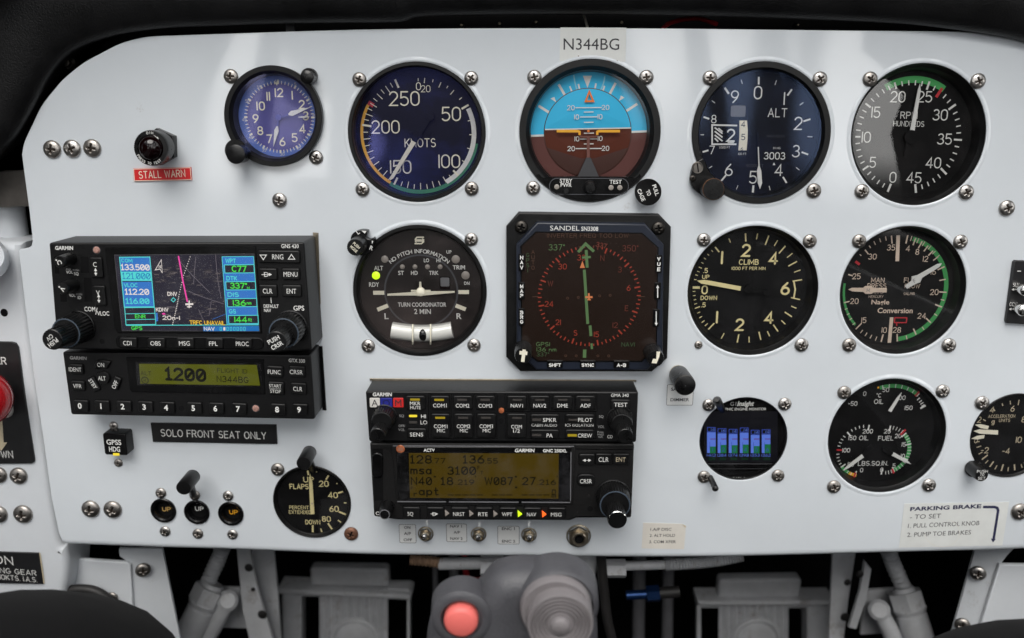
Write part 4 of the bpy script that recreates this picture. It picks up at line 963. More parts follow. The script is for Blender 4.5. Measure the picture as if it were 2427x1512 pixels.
b.ring(D, circ(*cb, rb + 2, 72), circ(*cb, rb - .5, 72), .12, BROWN3, .3)
lo1 = smooth([P(1538, 765), P(1600, 808), P(1700, 832), P(1822, 836), P(1940, 830), P(2040, 800), P(2102, 762)], 4)
low = lo1 + [q for q in half(cb, rb - .6, False, P(1535, 768), P(2105, 764), 40)]
lw2 = lo1 + [(cb[0] + (rb - .8) * cos(radians(a)), cb[1] + (rb - .8) * sin(radians(a))) for a in range(-20, -161, -5)]
domed(ccw(lw2), BROWN3, .25)
Zt = 2.75
b.seg(D, P(1525, 637.5), P(2119, 626.5), 8 * k, WHITE, Zt - .5)
for x0, x1, y in ((1735, 1917, 487), (1793, 1860, 517), (1767, 1885, 551), (1793, 1860, 588), (1793, 1862, 663), (1767, 1885, 703), (1793, 1860, 737), (1735, 1917, 769)): b.seg(D, P(x0, y), P(x1, y - 1), 6.5 * k, WHITE, Zt - .1)
t = TX(b, D, Z2, dict(mat=WHITE, font='s', sw=.14, z=Zt - .2, gap=.26))
for s_, x, y in (('20', 1703, 487), ('20', 1942, 485), ('10', 1743, 551), ('10', 1904, 549), ('10', 1745, 702), ('10', 1905, 699), ('20', 1705, 769), ('20', 1942, 767)): t(s_, x, y, 34)
b.stroke(D, [P(1830, 375), P(1805, 442), P(1858, 442), P(1830, 375)], 13 * k, ORANGE, Zt + .1)
b.build('horizon_ball', root, sharp=60)
b = MB()
for pl in ([(1605, 648), (1752, 648), (1762, 655), (1762, 674)], [(2040, 648), (1893, 648), (1884, 655), (1884, 674)]): b.prism(D, [P(*p) for p in ([(pl[0][0], 639), (pl[1][0], 639), (pl[2][0] + (8 if pl[0][0] < 1800 else -8), 648), (pl[3][0] + (8 if pl[0][0] < 1800 else -8), 674), (pl[3][0] - (8 if pl[0][0] < 1800 else -8), 674), (pl[3][0] - (8 if pl[0][0] < 1800 else -8), 657), (pl[0][0], 657)])], 3.6, 4.2, AMBER)
b.lathe(D, [(9 * k, 3.4), (8 * k, 4.3), (0, 4.4)], ORANGE, cx=P(1823, 648)[0], cy=P(1823, 648)[1], n=16)
b.prism(D, [P(1812, 690), P(1833, 690), P(1833, 832), P(1812, 832)], 3.2, 3.8, POLE); b.prism(D, [P(1757, 674), P(1768, 674), P(1775, 682), P(1870, 682), P(1877, 674), P(1890, 674), P(1884, 692), P(1765, 692)], 3.3, 3.9, POLE)
b.prism(D, [P(1808, 830), P(1838, 830), P(1897, 962), P(1748, 962)], 3.2, 4.0, DARKGREY, bev=.2); b.build('aircraft_symbol', root)
# lower plate of the bezel
Ff = Frame(1397.9, 312.1, 1.6); P = pt(Ff, Z2); b = MB(); cf = P(1836, 653)
arc_ = [(cf[0] + 165 * cos(radians(a)), cf[1] + 165 * sin(radians(a))) for a in range(218, 323, 3)]
top_ = smooth([P(2185, 940), P(2150, 972), P(2110, 968), P(1836, 966), P(1560, 968), P(1515, 972), P(1485, 945)], 3)
b.prism(Ff, arc_ + top_, -9, .1, BLACKGLOSS, bev=.3)
b.ring(Ff, rrect(*P(1830, 1032), 560 * k, 118 * k, 55 * k, 8), rrect(*P(1830, 1032), 549 * k, 107 * k, 50 * k, 8), .16, FAINT)
t = TX(b, Ff, Z2, dict(mat=WHITE, font='f', bold=.012, z=.2))
t('STBY', 1672, 993, 27, 88); t('PWR', 1672, 1022, 27, 78); t('TEST', 2015, 1000, 27, 86)
for x, y, r, ma, hh in ((1607, 1035, 18, LENSPALE, .6), (1983, 1040, 18, LENSPALE, .6), (2044, 1040, 18, LENSPALE, .6), (1672, 1063, 21, KNOB, 2.2), (1530, 990, 11, INTERIOR, .2), (2128, 993, 11, INTERIOR, .2)):
    b.lathe(Ff, [(r * k, .1), (r * k, hh * .8), (r * k * .8, hh), (0, hh + .05)], ma, cx=P(x, y)[0], cy=P(x, y)[1], n=24)
b.build('control_strip', root)
b = MB(); b.lathe(Ff, [(47 * k, 0), (46 * k, 2), (43 * k, 2.2), (36 * k, 5.6), (33 * k, 6), (0, 6.1)], KNOB, cx=P(1836, 1036)[0], cy=P(1836, 1036)[1], n=40, flutes=20, depth=.04); b.build('brightness_knob', root, sharp=50)
Fk = Frame(1536.5, 455.5, 9); b = MB(); b.lathe(Fk, [(28, -8), (29, -2), (31.5, -1.6), (31.8, -.6), (31, 0), (0, 0)], BLACKGLOSS, n=64)
t = TX(b, Fk, Z2, dict(mat=WHITE, font='f', bold=.02, z=.1)); t('PULL', 2293, 1058, 26, 78, rot=-70); t('TO', 2243, 1077, 26, 38, rot=-65); t('CAGE', 2193, 1092, 26, 88, rot=-65)
b.build('cage_knob', root)

# altimeter
root, F, D, m = gauge('altimeter', 'round altimeter marked ALT with a drum counter and a black setting knob', 'alt', 143, 5, front=1.4, lip=15, R=164,
    screws=[(1682, 185), (1942.5, 187.5), (1928, 452)], sr=17, dial=DIALBLUE, glass=GLASSVIO, dc=(1800.9, 318.9), gz=.3)
P = pt(D, Z3); k = Z3.k; cx, cy = P(577, 684)
for x, y, l, w_ in ((582, 300, 50, 5), (797, 382, 50, 5), (917, 575, 50, 5), (903, 805, 50, 5), (763, 990, 50, 5), (543, 1053, 50, 6), (338, 977, 50, 5), (212, 790, 42, 5), (218, 559, 42, 5), (360, 370, 50, 6),
                  (464, 308, 30, 2), (700, 314, 32, 2), (880, 461, 30, 2), (938, 690, 34, 2), (853, 912, 30, 2), (658, 1047, 32, 2), (432, 1042, 30, 2), (248, 901, 24, 2), (189, 676, 24, 2), (267, 447, 28, 2)):
    p = P(x, y); a = degrees(atan2(p[0] - cx, p[1] - cy)); r = math.hypot(p[0] - cx, p[1] - cy); m.tick(D, cx, cy, r - l * k / 2, r + l * k / 2, a, w_ * .8, WHITE)
t = TX(m, D, Z3, dict(mat=WHITE, font='s', sw=.1))
for s_, x, y, h in (('0', 577, 383, 88), ('1', 760, 425, 86), ('2', 857, 597, 88), ('3', 842, 790, 84), ('4', 722, 922, 82), ('5', 543, 972, 88), ('6', 374, 920, 84), ('7', 257, 782, 58), ('8', 270, 567, 56), ('9', 416, 412, 84), ('ALT', 713, 523, 60)): t(s_, x, y, h)
t('1,000 FT', 345, 764, 15, 74, sw=.12); t('100 FT', 468, 809, 15, 56, sw=.12); t('IN HG', 708, 769, 15, 50, sw=.12); t('AAU-32/A', 700, 685, 18, 124, ma=FAINT); t('50,000 FT', 555, 891, 20, 120, ma=FAINT)
m.poly(D, [P(688, 868), P(679, 887), P(698, 887)], .12, WHITE)
m.prism(D, rrect(*P(705, 829), 192 * k, 70 * k, 2), 0.02, .1, DIAL)
for x in (655, 706, 757): m.seg(D, P(x, 798), P(x, 860), .6, INTERIOR, .13)
t('3003', 692, 823, 50, 148, sw=.13, z=.2)
m.stroke(D, [P(432, 612), P(258, 608), P(258, 742), P(427, 742)], 11 * k, WHITE, .13, cap=False)
m.prism(D, [P(270, 622), P(430, 622), P(430, 730), P(270, 730)], .02, .08, INTERIOR)
for i in range(4):
    y0 = 630 + i * 26; m.seg(D, P(276, y0 - 4), P(330, y0 + 38), 10 * k, WHITE, .14 + .004 * i) if i < 3 else m.seg(D, P(276, 700), P(300, 724), 10 * k, WHITE, .16)
m.seg(D, P(302, 630), P(330, 655), 9 * k, WHITE, .17); t('2', 388, 680, 88, sw=.13, z=.2); m.seg(D, P(366, 731), P(410, 731), 7 * k, WHITE, .16)
m.prism(D, rrect(*P(439, 512), 102 * k, 76 * k, 4), .02, .3, GREY, bev=.1)
m.build('dial', root)
b = MB(); vs = []; dp = [(447, 577), (500, 577), (505, 640), (504, 700), (497, 785), (440, 785), (446, 700), (447, 640)]
b.prism(D, [P(*p) for p in dp], .05, .5, CREAM, bev=.15); t = TX(b, D, Z3, dict(mat=INK, font='s', sw=.13, z=.56))
t('4', 473, 603, 40); t('5', 473, 692, 42); t('6', 463, 774, 24); b.build('counter_drum', root)
b = MB(); b.prism(D, [P(570, 760), P(577, 760), P(582, 890), P(594, 925), P(600, 1010), P(585, 1053), P(570, 1010), P(564, 925), P(575, 890)], 1.4, 1.9, WHITE); b.prism(D, [P(567, 650), P(580, 650), P(577, 760), P(570, 760)], 1.4, 1.85, DIALBLUE); b.build('needle', root)
Ff = Frame(1690, 437, 1.2); P = pt(Ff, Z3); b = MB()
b.prism(Ff, [P(*p) for p in smooth([(185, 838), (150, 862), (118, 905), (104, 960), (104, 1010), (125, 1050), (180, 1095), (240, 1128), (300, 1120), (340, 1070), (290, 990), (230, 920), (205, 860), (185, 838)], 3)[:-1]], -1.5, 2.6, BLACKGLOSS, bev=.5, steps=2)
b.lathe(Ff, [(13.6, 2.4), (13.6, 2.8), (12.4, 3.0), (11, 2.9)], RAWMETAL, cx=P(150, 903)[0], cy=P(150, 903)[1], n=30); b.lathe(Ff, [(11.2, 2.7), (9.5, 3.3), (0, 3.4)], RAWMETAL, cx=P(150, 903)[0], cy=P(150, 903)[1], n=30)
b.seg(Ff, P(146, 872), P(155, 934), 3.2, INTERIOR, 3.5); b.build('lug', root)
o = screw(*Z3(123, 980), 7.6, root, 'dark', d=3.8)
b = MB(); c = P(268, 1055); Fk = Frame(*Z3(268, 1055), 14); b.lathe(Fk, [(24.5, -11), (25, -6), (25.6, -1.2)], KNOB, n=48); b.lathe(Fk, [(25.6, -1.2), (25.8, -.3), (24.6, .1)], BRASS, n=48); b.lathe(Fk, [(24.6, .1), (0, .25)], KNOB, n=48); b.build('setting_knob', root)

# tachometer
root, F, D, m = gauge('tachometer', 'round gauge marked RPM HUNDREDS with a white needle and green arc on top', 'rpm', 144, 8.5, front=-1, lip=3, dc=(2161, 322),
    screws=[(2061.5, 187.5), (2317, 192), (2042, 453.5), (2289, 455.5)], sr=16.5, glass=GLASSPLAIN)
P = pt(D, Z3); k = Z3.k; cx, cy = P(1637, 690)
m.band(D, cx, cy, 352 * k, 396 * k, -32, 33, GREEN, .06)
def around(m, D, P, cx, cy, lst, k, ma, z=.12):
    for x, y, l, w_ in lst:
        p = P(x, y); a = degrees(atan2(p[0] - cx, p[1] - cy)); r = math.hypot(p[0] - cx, p[1] - cy); m.tick(D, cx, cy, r - l * k / 2, r + l * k / 2, a, w_ * k, ma, z)
MJ = [(1490, 1045, 58, 15), (1325, 907, 48, 13), (1271, 690, 36, 11), (1342, 472, 46, 13), (1533, 335, 46, 13), (1760, 334, 56, 14), (1927, 483, 58, 14), (1967, 711, 56, 12), (1868, 930, 60, 14), (1673, 1050, 60, 15)]
around(m, D, P, cx, cy, MJ, k, WHITE)
for (x0, y0, *_), (x1, y1, *_) in zip(MJ[:-1], MJ[1:]):
    p, q = P(x0, y0), P(x1, y1); a0 = degrees(atan2(p[0] - cx, p[1] - cy)); a1 = degrees(atan2(q[0] - cx, q[1] - cy)); a1 += 360 if a1 < a0 else 0
    r0, r1 = math.hypot(p[0] - cx, p[1] - cy), math.hypot(q[0] - cx, q[1] - cy)
    for i in range(1, 5): r = r0 + (r1 - r0) * i / 5; m.tick(D, cx, cy, r - 15 * k, r + 17 * k, a0 + (a1 - a0) * i / 5, 8 * k, WHITE, .12)
p, q = P(1815, 415), P(1858, 352); m.seg(D, p, q, 20 * k, RED, .14)
t = TX(m, D, Z3, dict(mat=WHITE, font='s', sw=.105))
for s_, x, y in (('20', 1550, 412), ('25', 1737, 412), ('30', 1845, 538), ('35', 1875, 706), ('40', 1797, 871), ('45', 1662, 975), ('0', 1515, 972), ('5', 1375, 868), ('10', 1330, 693), ('15', 1397, 520)): t(s_, x, y, 73, gap=.2)
t('RPM', 1627, 541, 46, 118, sw=.11); t('HUNDREDS', 1625, 600, 36, 214, sw=.11); m.build('dial', root)
b = MB(); b.prism(D, [P(1619, 655), P(1651, 655), P(1694, 370), P(1690, 322), P(1675, 366)], 2, 2.7, WHITE); b.prism(D, [P(1615, 655), P(1655, 655), P(1650, 700), P(1620, 720), P(1600, 830), P(1580, 825), P(1598, 700)], 2, 2.65, DIAL)
b.lathe(D, [(16, 1.5), (15.5, 3), (0, 3.1)], DIAL, cx=P(1628, 690)[0], cy=P(1628, 690)[1], n=32); b.build('needle', root)

# turn coordinator
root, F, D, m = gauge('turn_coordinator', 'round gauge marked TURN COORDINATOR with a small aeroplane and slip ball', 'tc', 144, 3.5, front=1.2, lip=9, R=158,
    screws=[(1117, 567.5), (873, 820), (1123.5, 818)], sr=16, dial=TCDIAL, glass=GLASSREFL, dc=(997, 690.5), gz=.3)
P = pt(D, Z5); k = Z5.k
m.ring(D, circ(*P(580, 632), 258 * k, 72), circ(*P(580, 632), 246 * k, 72), .03, FAINT, .05)
t = TX(m, D, Z5, dict(mat=WHITE, font='f', bold=.014, z=.12))
s_ = 'NO PITCH INFORMATION'; n = len(s_); c = P(573, 655); rr = 303 * k
wid = {'I': .5, ' ': .55, 'M': 1.25, 'N': 1.05, 'O': 1.1}; tot = sum(wid.get(ch, 1) for ch in s_); acc = 0
for ch in s_:
    wd = wid.get(ch, 1); a = -42 + 84 * (acc + wd / 2) / tot; acc += wd
    if ch != ' ': m.text(D, ch, c[0] + rr * sin(radians(a)), c[1] + rr * cos(radians(a)), 27 * k, WHITE, rot=-a, z=.12, bold=.012)
for s_, x, y, h, w_ in (('UP', 773, 360, 22, 35), ('LO', 617, 418, 25, 36), ('HI', 700, 418, 25, 28), ('ALT', 285, 472, 30, 62), ('RDY', 254, 586, 30, 70), ('ST', 441, 505, 27, 40), ('HD', 533, 505, 27, 46), ('TRK', 668, 505, 27, 66), ('TRIM', 842, 467, 28, 84), ('DN', 897, 577, 22, 37),
                      ('TURN COORDINATOR', 587, 725, 29, 335), ('2 MIN', 590, 773, 34, 116), ('L', 340, 805, 40, 28), ('R', 843, 805, 40, 36)): t(s_, x, y, h, w_)
for p, q in (((247, 643), (325, 643)), ((838, 638), (912, 638)), ((277, 761), (350, 731)), ((820, 731), (889, 758))): m.seg(D, P(*p), P(*q), 28 * k, CREAM, .12)
for pl in ([(600, 258), (552, 258), (540, 270), (540, 276), (556, 284), (585, 284), (600, 272)], [(534, 302), (582, 302), (597, 290), (597, 282), (578, 276), (552, 276), (538, 288)]): m.stroke(D, [P(*p) for p in pl], 9 * k, CREAM, .13, cap=False)
m.seg(D, P(545, 270), P(545, 296), 7 * k, CREAM, .15); m.seg(D, P(590, 266), P(590, 292), 7 * k, CREAM, .155)
for x, y, r in ((450, 463, 17), (537, 463, 17), (624, 463, 17), (712, 463, 17), (328, 410, 25), (820, 411, 29), (888, 522, 29)): m.lathe(D, [(r * k, .05), (r * k * .95, .5), (r * k * .6, .9), (0, 1)], LENSPALE, cx=P(x, y)[0], cy=P(x, y)[1], n=24)
m.build('dial', root)
b = MB(); b.lathe(D, [(28 * k, .05), (27 * k, .6), (17 * k, 1.1), (0, 1.3)], LEDY, cx=P(267, 523)[0], cy=P(267, 523)[1], n=28); b.build('ready_lamp', root)
b = MB(); b.prism(D, rrect(*P(745, 575), 72 * k, 88 * k, 3), .02, .25, REDLAMP); b.prism(D, rrect(*P(745, 568), 62 * k, 62 * k, 3), .2, .4, GREY, bev=.1); b.build('warning_flag', root)
b = MB()
b.prism(D, [P(350, 645), P(540, 632), P(580, 628), P(815, 626), P(815, 638), P(620, 655), P(580, 662), P(545, 657), P(350, 658)], 2, 2.6, CREAM, bev=.15); b.prism(D, [P(513, 618), P(648, 618), P(648, 630), P(513, 630)], 1.9, 2.3, CREAM)
b.prism(D, [P(571, 562), P(583, 562), P(588, 620), P(568, 620)], 1.95, 2.4, CREAM); b.lathe(D, [(31 * k, 1.8), (30 * k, 2.8), (22 * k, 3.3), (0, 3.5)], CREAM, cx=P(580, 630)[0], cy=P(580, 630)[1], n=28); b.build('aeroplane_symbol', root)
b = MB(); TUBE = mat('inclinometer_tube', (0.60, 0.60, 0.57), 0.2, coat=.3); pts = smooth([(378, 901), (480, 916), (588, 922), (700, 916), (798, 899)], 8)
ctr = [P(*p) for p in pts]; b.tube([D.at(x, y, .2) for x, y in ctr], 60 * k * D.U, TUBE, 24); b.build('slip_tube', root, sharp=50)
b = MB(); c = D.at(*P(597, 925), .2); bc = []
for i in range(17): a = pi * i / 16; bc.append((54 * k * sin(a), 66 * k * D.U * cos(a) * -1))
Fb = Frame(*Z5(597, 924), -3.2); b.lathe(Fb, [(max(0, r), z) for r, z in bc], BLACKGLOSS, n=32); b.build('slip_ball', root, sharp=80)
b = MB()
for x in (527, 650): b.tube([D.at(*P(x + 0, 852), 3.8), D.at(*P(x + 3, 880), 6.0), D.at(*P(x + 4, 922), 6.8), D.at(*P(x + 3, 965), 6.0), D.at(*P(x, 988), 3.8)], .45, CREAM, 8)
b.build('tube_wires', root)
Ff = Frame(845, 575, 6); P = pt(Ff, Z5); b = MB()
b.prism(Ff, [P(*p) for p in smooth([(90, 290), (95, 250), (118, 222), (160, 208), (205, 212), (208, 228), (198, 262), (228, 272), (250, 262), (258, 290), (245, 345), (215, 372), (165, 385), (110, 350), (90, 290)], 3)[:-1]], -6, .5, BLACKGLOSS, bev=.4, steps=2)
t = TX(b, Ff, Z5, dict(mat=WHITE, font='f', bold=.015, z=.62)); t('L', 143, 222, 28, rot=35); t('R', 237, 332, 28, rot=-20); b.poly(Ff, [P(168, 212), P(203, 214), P(190, 232)], .6, WHITE); b.poly(Ff, [P(240, 280), P(250, 284), P(240, 305)], .6, WHITE); b.build('selector_base', root)
Fk = Frame(*Z5(122, 329), 17); b = MB(); b.lathe(Fk, [(24, -13), (22, -12), (20.5, -1), (19.5, -.2), (19, 0), (0, 0)], KNOB, n=48, flutes=24, depth=.03)
t = TX(b, Fk, Z5, dict(mat=CREAM, font='f', bold=.015, z=.1)); t('PUSH', 132, 315, 19, 55, rot=-42); t('MODE', 113, 340, 19, 58, rot=-42); b.build('mode_knob', root, sharp=50)

# climb
root, F, D, m = gauge('climb_indicator', 'round vertical speed gauge marked CLIMB with a yellowish needle near zero', 'clb', 140, 10, front=-1, lip=3, dc=(1772.6, 682),
    screws=[(1667.5, 568.5), (1918.5, 571.5), (1899, 817.5)], sr=16, glass=GLASS)
screw(*Z6(163, 920), 9.5, root, 'steel')
P = pt(D, Z6); k = Z6.k; cx, cy = P(510, 525)
around(m, D, P, cx, cy, [(148, 521, 50, 17), (293, 257, 46, 10), (491, 173, 56, 10), (640, 192, 66, 9), (745, 258, 66, 9), (818, 356, 66, 9), (850, 472, 66, 8), (838, 598, 66, 8), (788, 708, 62, 9), (700, 803, 60, 9), (590, 857, 60, 9), (438, 875, 60, 9), (252, 791, 60, 9),
    (380, 194, 30, 7), (570, 166, 40, 7), (702, 212, 44, 7), (798, 298, 46, 7), (850, 407, 46, 7), (826, 658, 40, 7), (753, 763, 40, 7), (650, 842, 40, 7), (515, 883, 42, 7), (332, 857, 42, 7)], k, YCREAM)
around(m, D, P, cx, cy, [(258, 267, 16, 5), (231, 293, 16, 5), (208, 320, 16, 5), (190, 350, 18, 5), (176, 383, 24, 6), (162, 410, 18, 5), (150, 435, 18, 5), (141, 466, 18, 5), (132, 548, 18, 5), (134, 577, 18, 5), (138, 606, 18, 5), (144, 634, 20, 5), (155, 660, 38, 7), (165, 695, 22, 5), (178, 727, 22, 5), (195, 758, 24, 6), (217, 780, 26, 6)], k, YCREAM)
m.stroke(D, [P(826, 478), P(836, 535), P(826, 592)], 11 * k, YCREAM, .13)
t = TX(m, D, Z6, dict(mat=YCREAM, font='s', sw=.16))
for s_, x, y, h in (('1', 327, 313, 92), ('2', 495, 263, 88), ('4', 685, 320, 84), ('6', 767, 528, 90), ('4', 654, 732, 86), ('2', 450, 780, 88), ('1', 292, 728, 88), ('0', 206, 537, 62)): t(s_, x, y, h)
t('CLIMB', 513, 344, 38, 136, sw=.15); t('1000 FT PER MIN', 512, 388, 22, 234, sw=.15); t('.5', 213, 403, 34); t('UP', 214, 447, 28, 50, sw=.17); t('DOWN', 235, 593, 30, 114, sw=.17); t('.5', 198, 642, 34); m.build('dial', root)
b = MB(); b.prism(D, [P(147, 468), P(200, 462), P(452, 508), P(446, 537), P(200, 492), P(175, 488)], 2.4, 3.1, YCREAM, bev=.1)
b.prism(D, [P(452, 508), P(640, 540), P(634, 560), P(446, 537)], 2.3, 3.0, DIAL); b.lathe(D, [(10, 2), (9.5, 3.4), (0, 3.5)], DIAL, cx=P(500, 525)[0], cy=P(500, 525)[1], n=24); b.lathe(D, [(7.5, 2), (7, 3.2), (0, 3.3)], DIAL, cx=P(630, 552)[0], cy=P(630, 552)[1], n=24); b.build('needle', root)

# manifold pressure and fuel flow
root, F, D, m = gauge('manifold_gauge', 'round twin gauge marked MAN PRESS with tan numerals and two broad needles', 'man', 137, 9.5, front=-1, lip=3, dc=(2122.3, 684.3),
    screws=[(2035.5, 571.5), (2275.5, 573), (2012, 817.5), (2248, 818)], sr=16, glass=GLASSPLAIN)
P = pt(D, Z6); k = Z6.k; cx, cy = P(1533, 532)
m.band(D, cx, cy, 336 * k, 366 * k, 14, 171, GREEN, .05); m.band(D, cx, cy, 350 * k, 366 * k, 226, 276, GREEN, .05)
around(m, D, P, cx, cy, [(1612, 186, 56, 10), (1642, 180, 34, 6), (1664, 202, 50, 9), (1688, 196, 34, 6), (1705, 224, 52, 9), (1728, 217, 34, 6), (1745, 250, 46, 9), (1770, 243, 30, 6), (1778, 282, 44, 9), (1800, 278, 28, 6), (1813, 320, 40, 8), (1827, 305, 28, 6), (1850, 387, 50, 9), (1860, 468, 44, 8), (1862, 553, 52, 9), (1860, 607, 26, 7), (1832, 648, 52, 9), (1812, 710, 26, 7), (1762, 750, 50, 9), (1725, 805, 26, 7), (1667, 828, 48, 9), (1610, 868, 28, 7), (1545, 870, 54, 9),
    (1507, 188, 54, 9), (1466, 180, 28, 6), (1426, 192, 28, 6), (1388, 212, 26, 6), (1355, 238, 20, 6), (1333, 274, 40, 8), (1290, 295, 14, 6), (1220, 435, 34, 8), (1194, 622, 40, 8), (1190, 670, 20, 6), (1204, 706, 20, 6), (1222, 740, 20, 6), (1243, 773, 22, 6), (1277, 790, 56, 8), (1297, 827, 26, 6), (1328, 847, 26, 6), (1362, 863, 28, 6), (1398, 876, 30, 6), (1440, 873, 54, 10)], k, TAN)
m.seg(D, P(1254, 340), P(1284, 361), 17 * k, RED, .14); m.seg(D, P(1552, 158), P(1545, 338), 25 * k, TAN, .14); m.seg(D, P(1506, 728), P(1490, 905), 25 * k, TAN, .14)
t = TX(m, D, Z6, dict(mat=TAN, font='s', sw=.12))
for s_, x, y in (('35', 1503, 243), ('30', 1373, 306), ('25', 1262, 443), ('20', 1247, 616), ('15', 1313, 748), ('10', 1455, 817), ('4', 1620, 250), ('8', 1685, 273), ('12', 1742, 322), ('16', 1797, 412), ('20', 1803, 553), ('24', 1716, 718), ('28', 1543, 816)): t(s_, x, y, 39)
t('MAN', 1410, 470, 34, 92); t('PRESS', 1404, 510, 34, 132); t('INCHES OF', 1398, 557, 17, 112); t('MERCURY', 1397, 584, 18, 104); t('FUEL', 1645, 470, 34, 105); t('FLOW', 1650, 511, 30, 106); t('GAL/HR', 1628, 564, 18, 76)
t('Nagle', 1428, 622, 30, 125, font='f', bold=.02); t('Conversion', 1531, 681, 34, 246, font='f', bold=.02)
m.ring(D, rrect(*P(1568, 748), 92 * k, 42 * k, 2), rrect(*P(1568, 748), 76 * k, 26 * k, 1), .13, RED); m.seg(D, P(1541, 768), P(1541, 788), 8 * k, RED, .14)
m.build('dial', root)
for pl, lt, c in (([(1195, 530), (1220, 518), (1298, 518), (1312, 506), (1352, 504), (1368, 518), (1460, 520), (1458, 550), (1368, 548), (1352, 560), (1312, 560), (1298, 546), (1220, 542)], 'M', (1330, 533)),
                  ([(1840, 348), (1826, 372), (1705, 447), (1690, 480), (1660, 490), (1600, 524), (1583, 505), (1630, 470), (1632, 440), (1672, 430), (1812, 352)], 'F', (1650, 468))):
    b = MB(); b.prism(D, [P(*p) for p in pl], 2.2, 3.0, TAN if lt == 'M' else WHITE, bev=.15); b.text(D, lt, *P(*c), 26 * k, GREY, z=3.1, font='s', sw=.12, rot=30 if lt == 'F' else 0); b.build('needle', root)

# oil and fuel triple gauge
root, F, D, m = gauge('oil_gauge', 'round triple gauge for oil temperature, oil pressure and fuel pressure', 'oil', 128, 9.5, front=-1, lip=3, dc=(2086, 1028),
    screws=[(2000.5, 930), (2233.5, 927), (1976, 1153), (2201, 1149.5)], sr=15.5, glass=GLASS)
P = pt(D, Z8); k = Z8.k
ca = P(1545, 490); m.band(D, *ca, 250 * k, 274 * k, -18, 40, GREEN, .05)
for a in range(-14, 41, 9): m.tick(D, *ca, 250 * k, 274 * k, a, 2, WHITE, .12)
m.tick(D, *ca, 246 * k, 282 * k, 38, 5, RED, .13)
for a in (45, 50, 54, 58): m.tick(D, *ca, 236 * k, 258 * k, a, 2.6, WHITE, .12)
m.tick(D, *ca, 224 * k, 262 * k, 60, 4, WHITE, .125); m.tick(D, *ca, 262 * k, 274 * k, -20, 4, AMBER, .1)
t = TX(m, D, Z8, dict(mat=WHITE, font='s', sw=.12))
for s_, x, y in (('0', 1393, 283), ('50', 1530, 258), ('-50', 1315, 347), ('100', 1632, 309), ('150', 1678, 375), ('200', 1413, 527), ('150', 1313, 570), ('100', 1273, 650), ('0', 1373, 779), ('50', 1302, 742), ('25', 1540, 527), ('20', 1610, 557), ('15', 1647, 612), ('10', 1640, 688), ('5', 1583, 750), ('0', 1503, 778)): t(s_, x, y, 29, sw=.13)
t('^C', 1485, 294, 28); t('OIL', 1484, 334, 31, 60); t('OIL', 1387, 570, 31, 60); t('FUEL', 1530, 572, 31, 100); t('LBS.SQ.IN.', 1447, 735, 31, 196)
cl = P(1385, 655); kk = k
for i, a in enumerate([2, -10, -19, -28, -37, -47, -58, -66, -74, -82, -91, -101, -109, -117, -125, -133, -143, -152, -161, -171]):
    big = i in (0, 5, 10, 15, 19); m.tick(D, *cl, (140 if big else 158) * k, 176 * k, a + 4, (9 if big else 5) * k, WHITE if i != 10 else RED, .12)
m.band(D, *cl, 158 * k, 178 * k, -142, -130, GREEN, .06); m.band(D, *cl, 158 * k, 178 * k, -158, -142, GREEN, .06); m.band(D, *cl, 158 * k, 178 * k, -170, -152, YELLOW, .07); m.tick(D, *cl, 150 * k, 184 * k, -166, 12 * k, RED, .14)
cr_ = P(1530, 650)
m.band(D, *cr_, 140 * k, 164 * k, 48, 152, GREEN, .05)
for i, a in enumerate([4, 12, 20, 28, 36, 46, 54, 61, 68, 75, 83, 91, 99, 107, 114, 123, 131, 139, 147, 154, 160, 167, 174, 184]):
    big = i in (0, 5, 9, 14, 19, 23); m.tick(D, *cr_, (128 if big else 142) * k, 166 * k, a, (9 if big else 4) * k, WHITE, .12)
m.tick(D, *cr_, 132 * k, 178 * k, 39, 13 * k, RED, .14); m.tick(D, *cr_, 138 * k, 172 * k, 156, 12 * k, RED, .14); m.build('dial', root)
for a_, b_, w_ in (((1545, 390), (1622, 268), 22), ((1372, 677), (1243, 772), 24), ((1565, 665), (1684, 730), 24)):
    pa, pb = Vector(P(*a_)), Vector(P(*b_)); tt = (pb - pa).normalized(); nn = Vector((-tt.y, tt.x)) * w_ * k / 2; pc = pb - tt * 16
    b = MB(); b.prism(D, [tuple(q) for q in (pa - nn, pc - nn * .8, pb, pc + nn * .8, pa + nn)], 2, 2.7, WHITE, bev=.1); b.build('needle', root)
b = MB(); b.prism(D, ccw([P(1360, 690), P(1380, 680), P(1440, 630), P(1425, 605), P(1395, 625)]), 1.6, 2.4, DIAL, bev=.2); b.prism(D, ccw([P(1575, 670), P(1560, 650), P(1500, 620), P(1500, 650), P(1545, 675)]), 1.6, 2.4, DIAL, bev=.2); b.build('needle_covers', root)

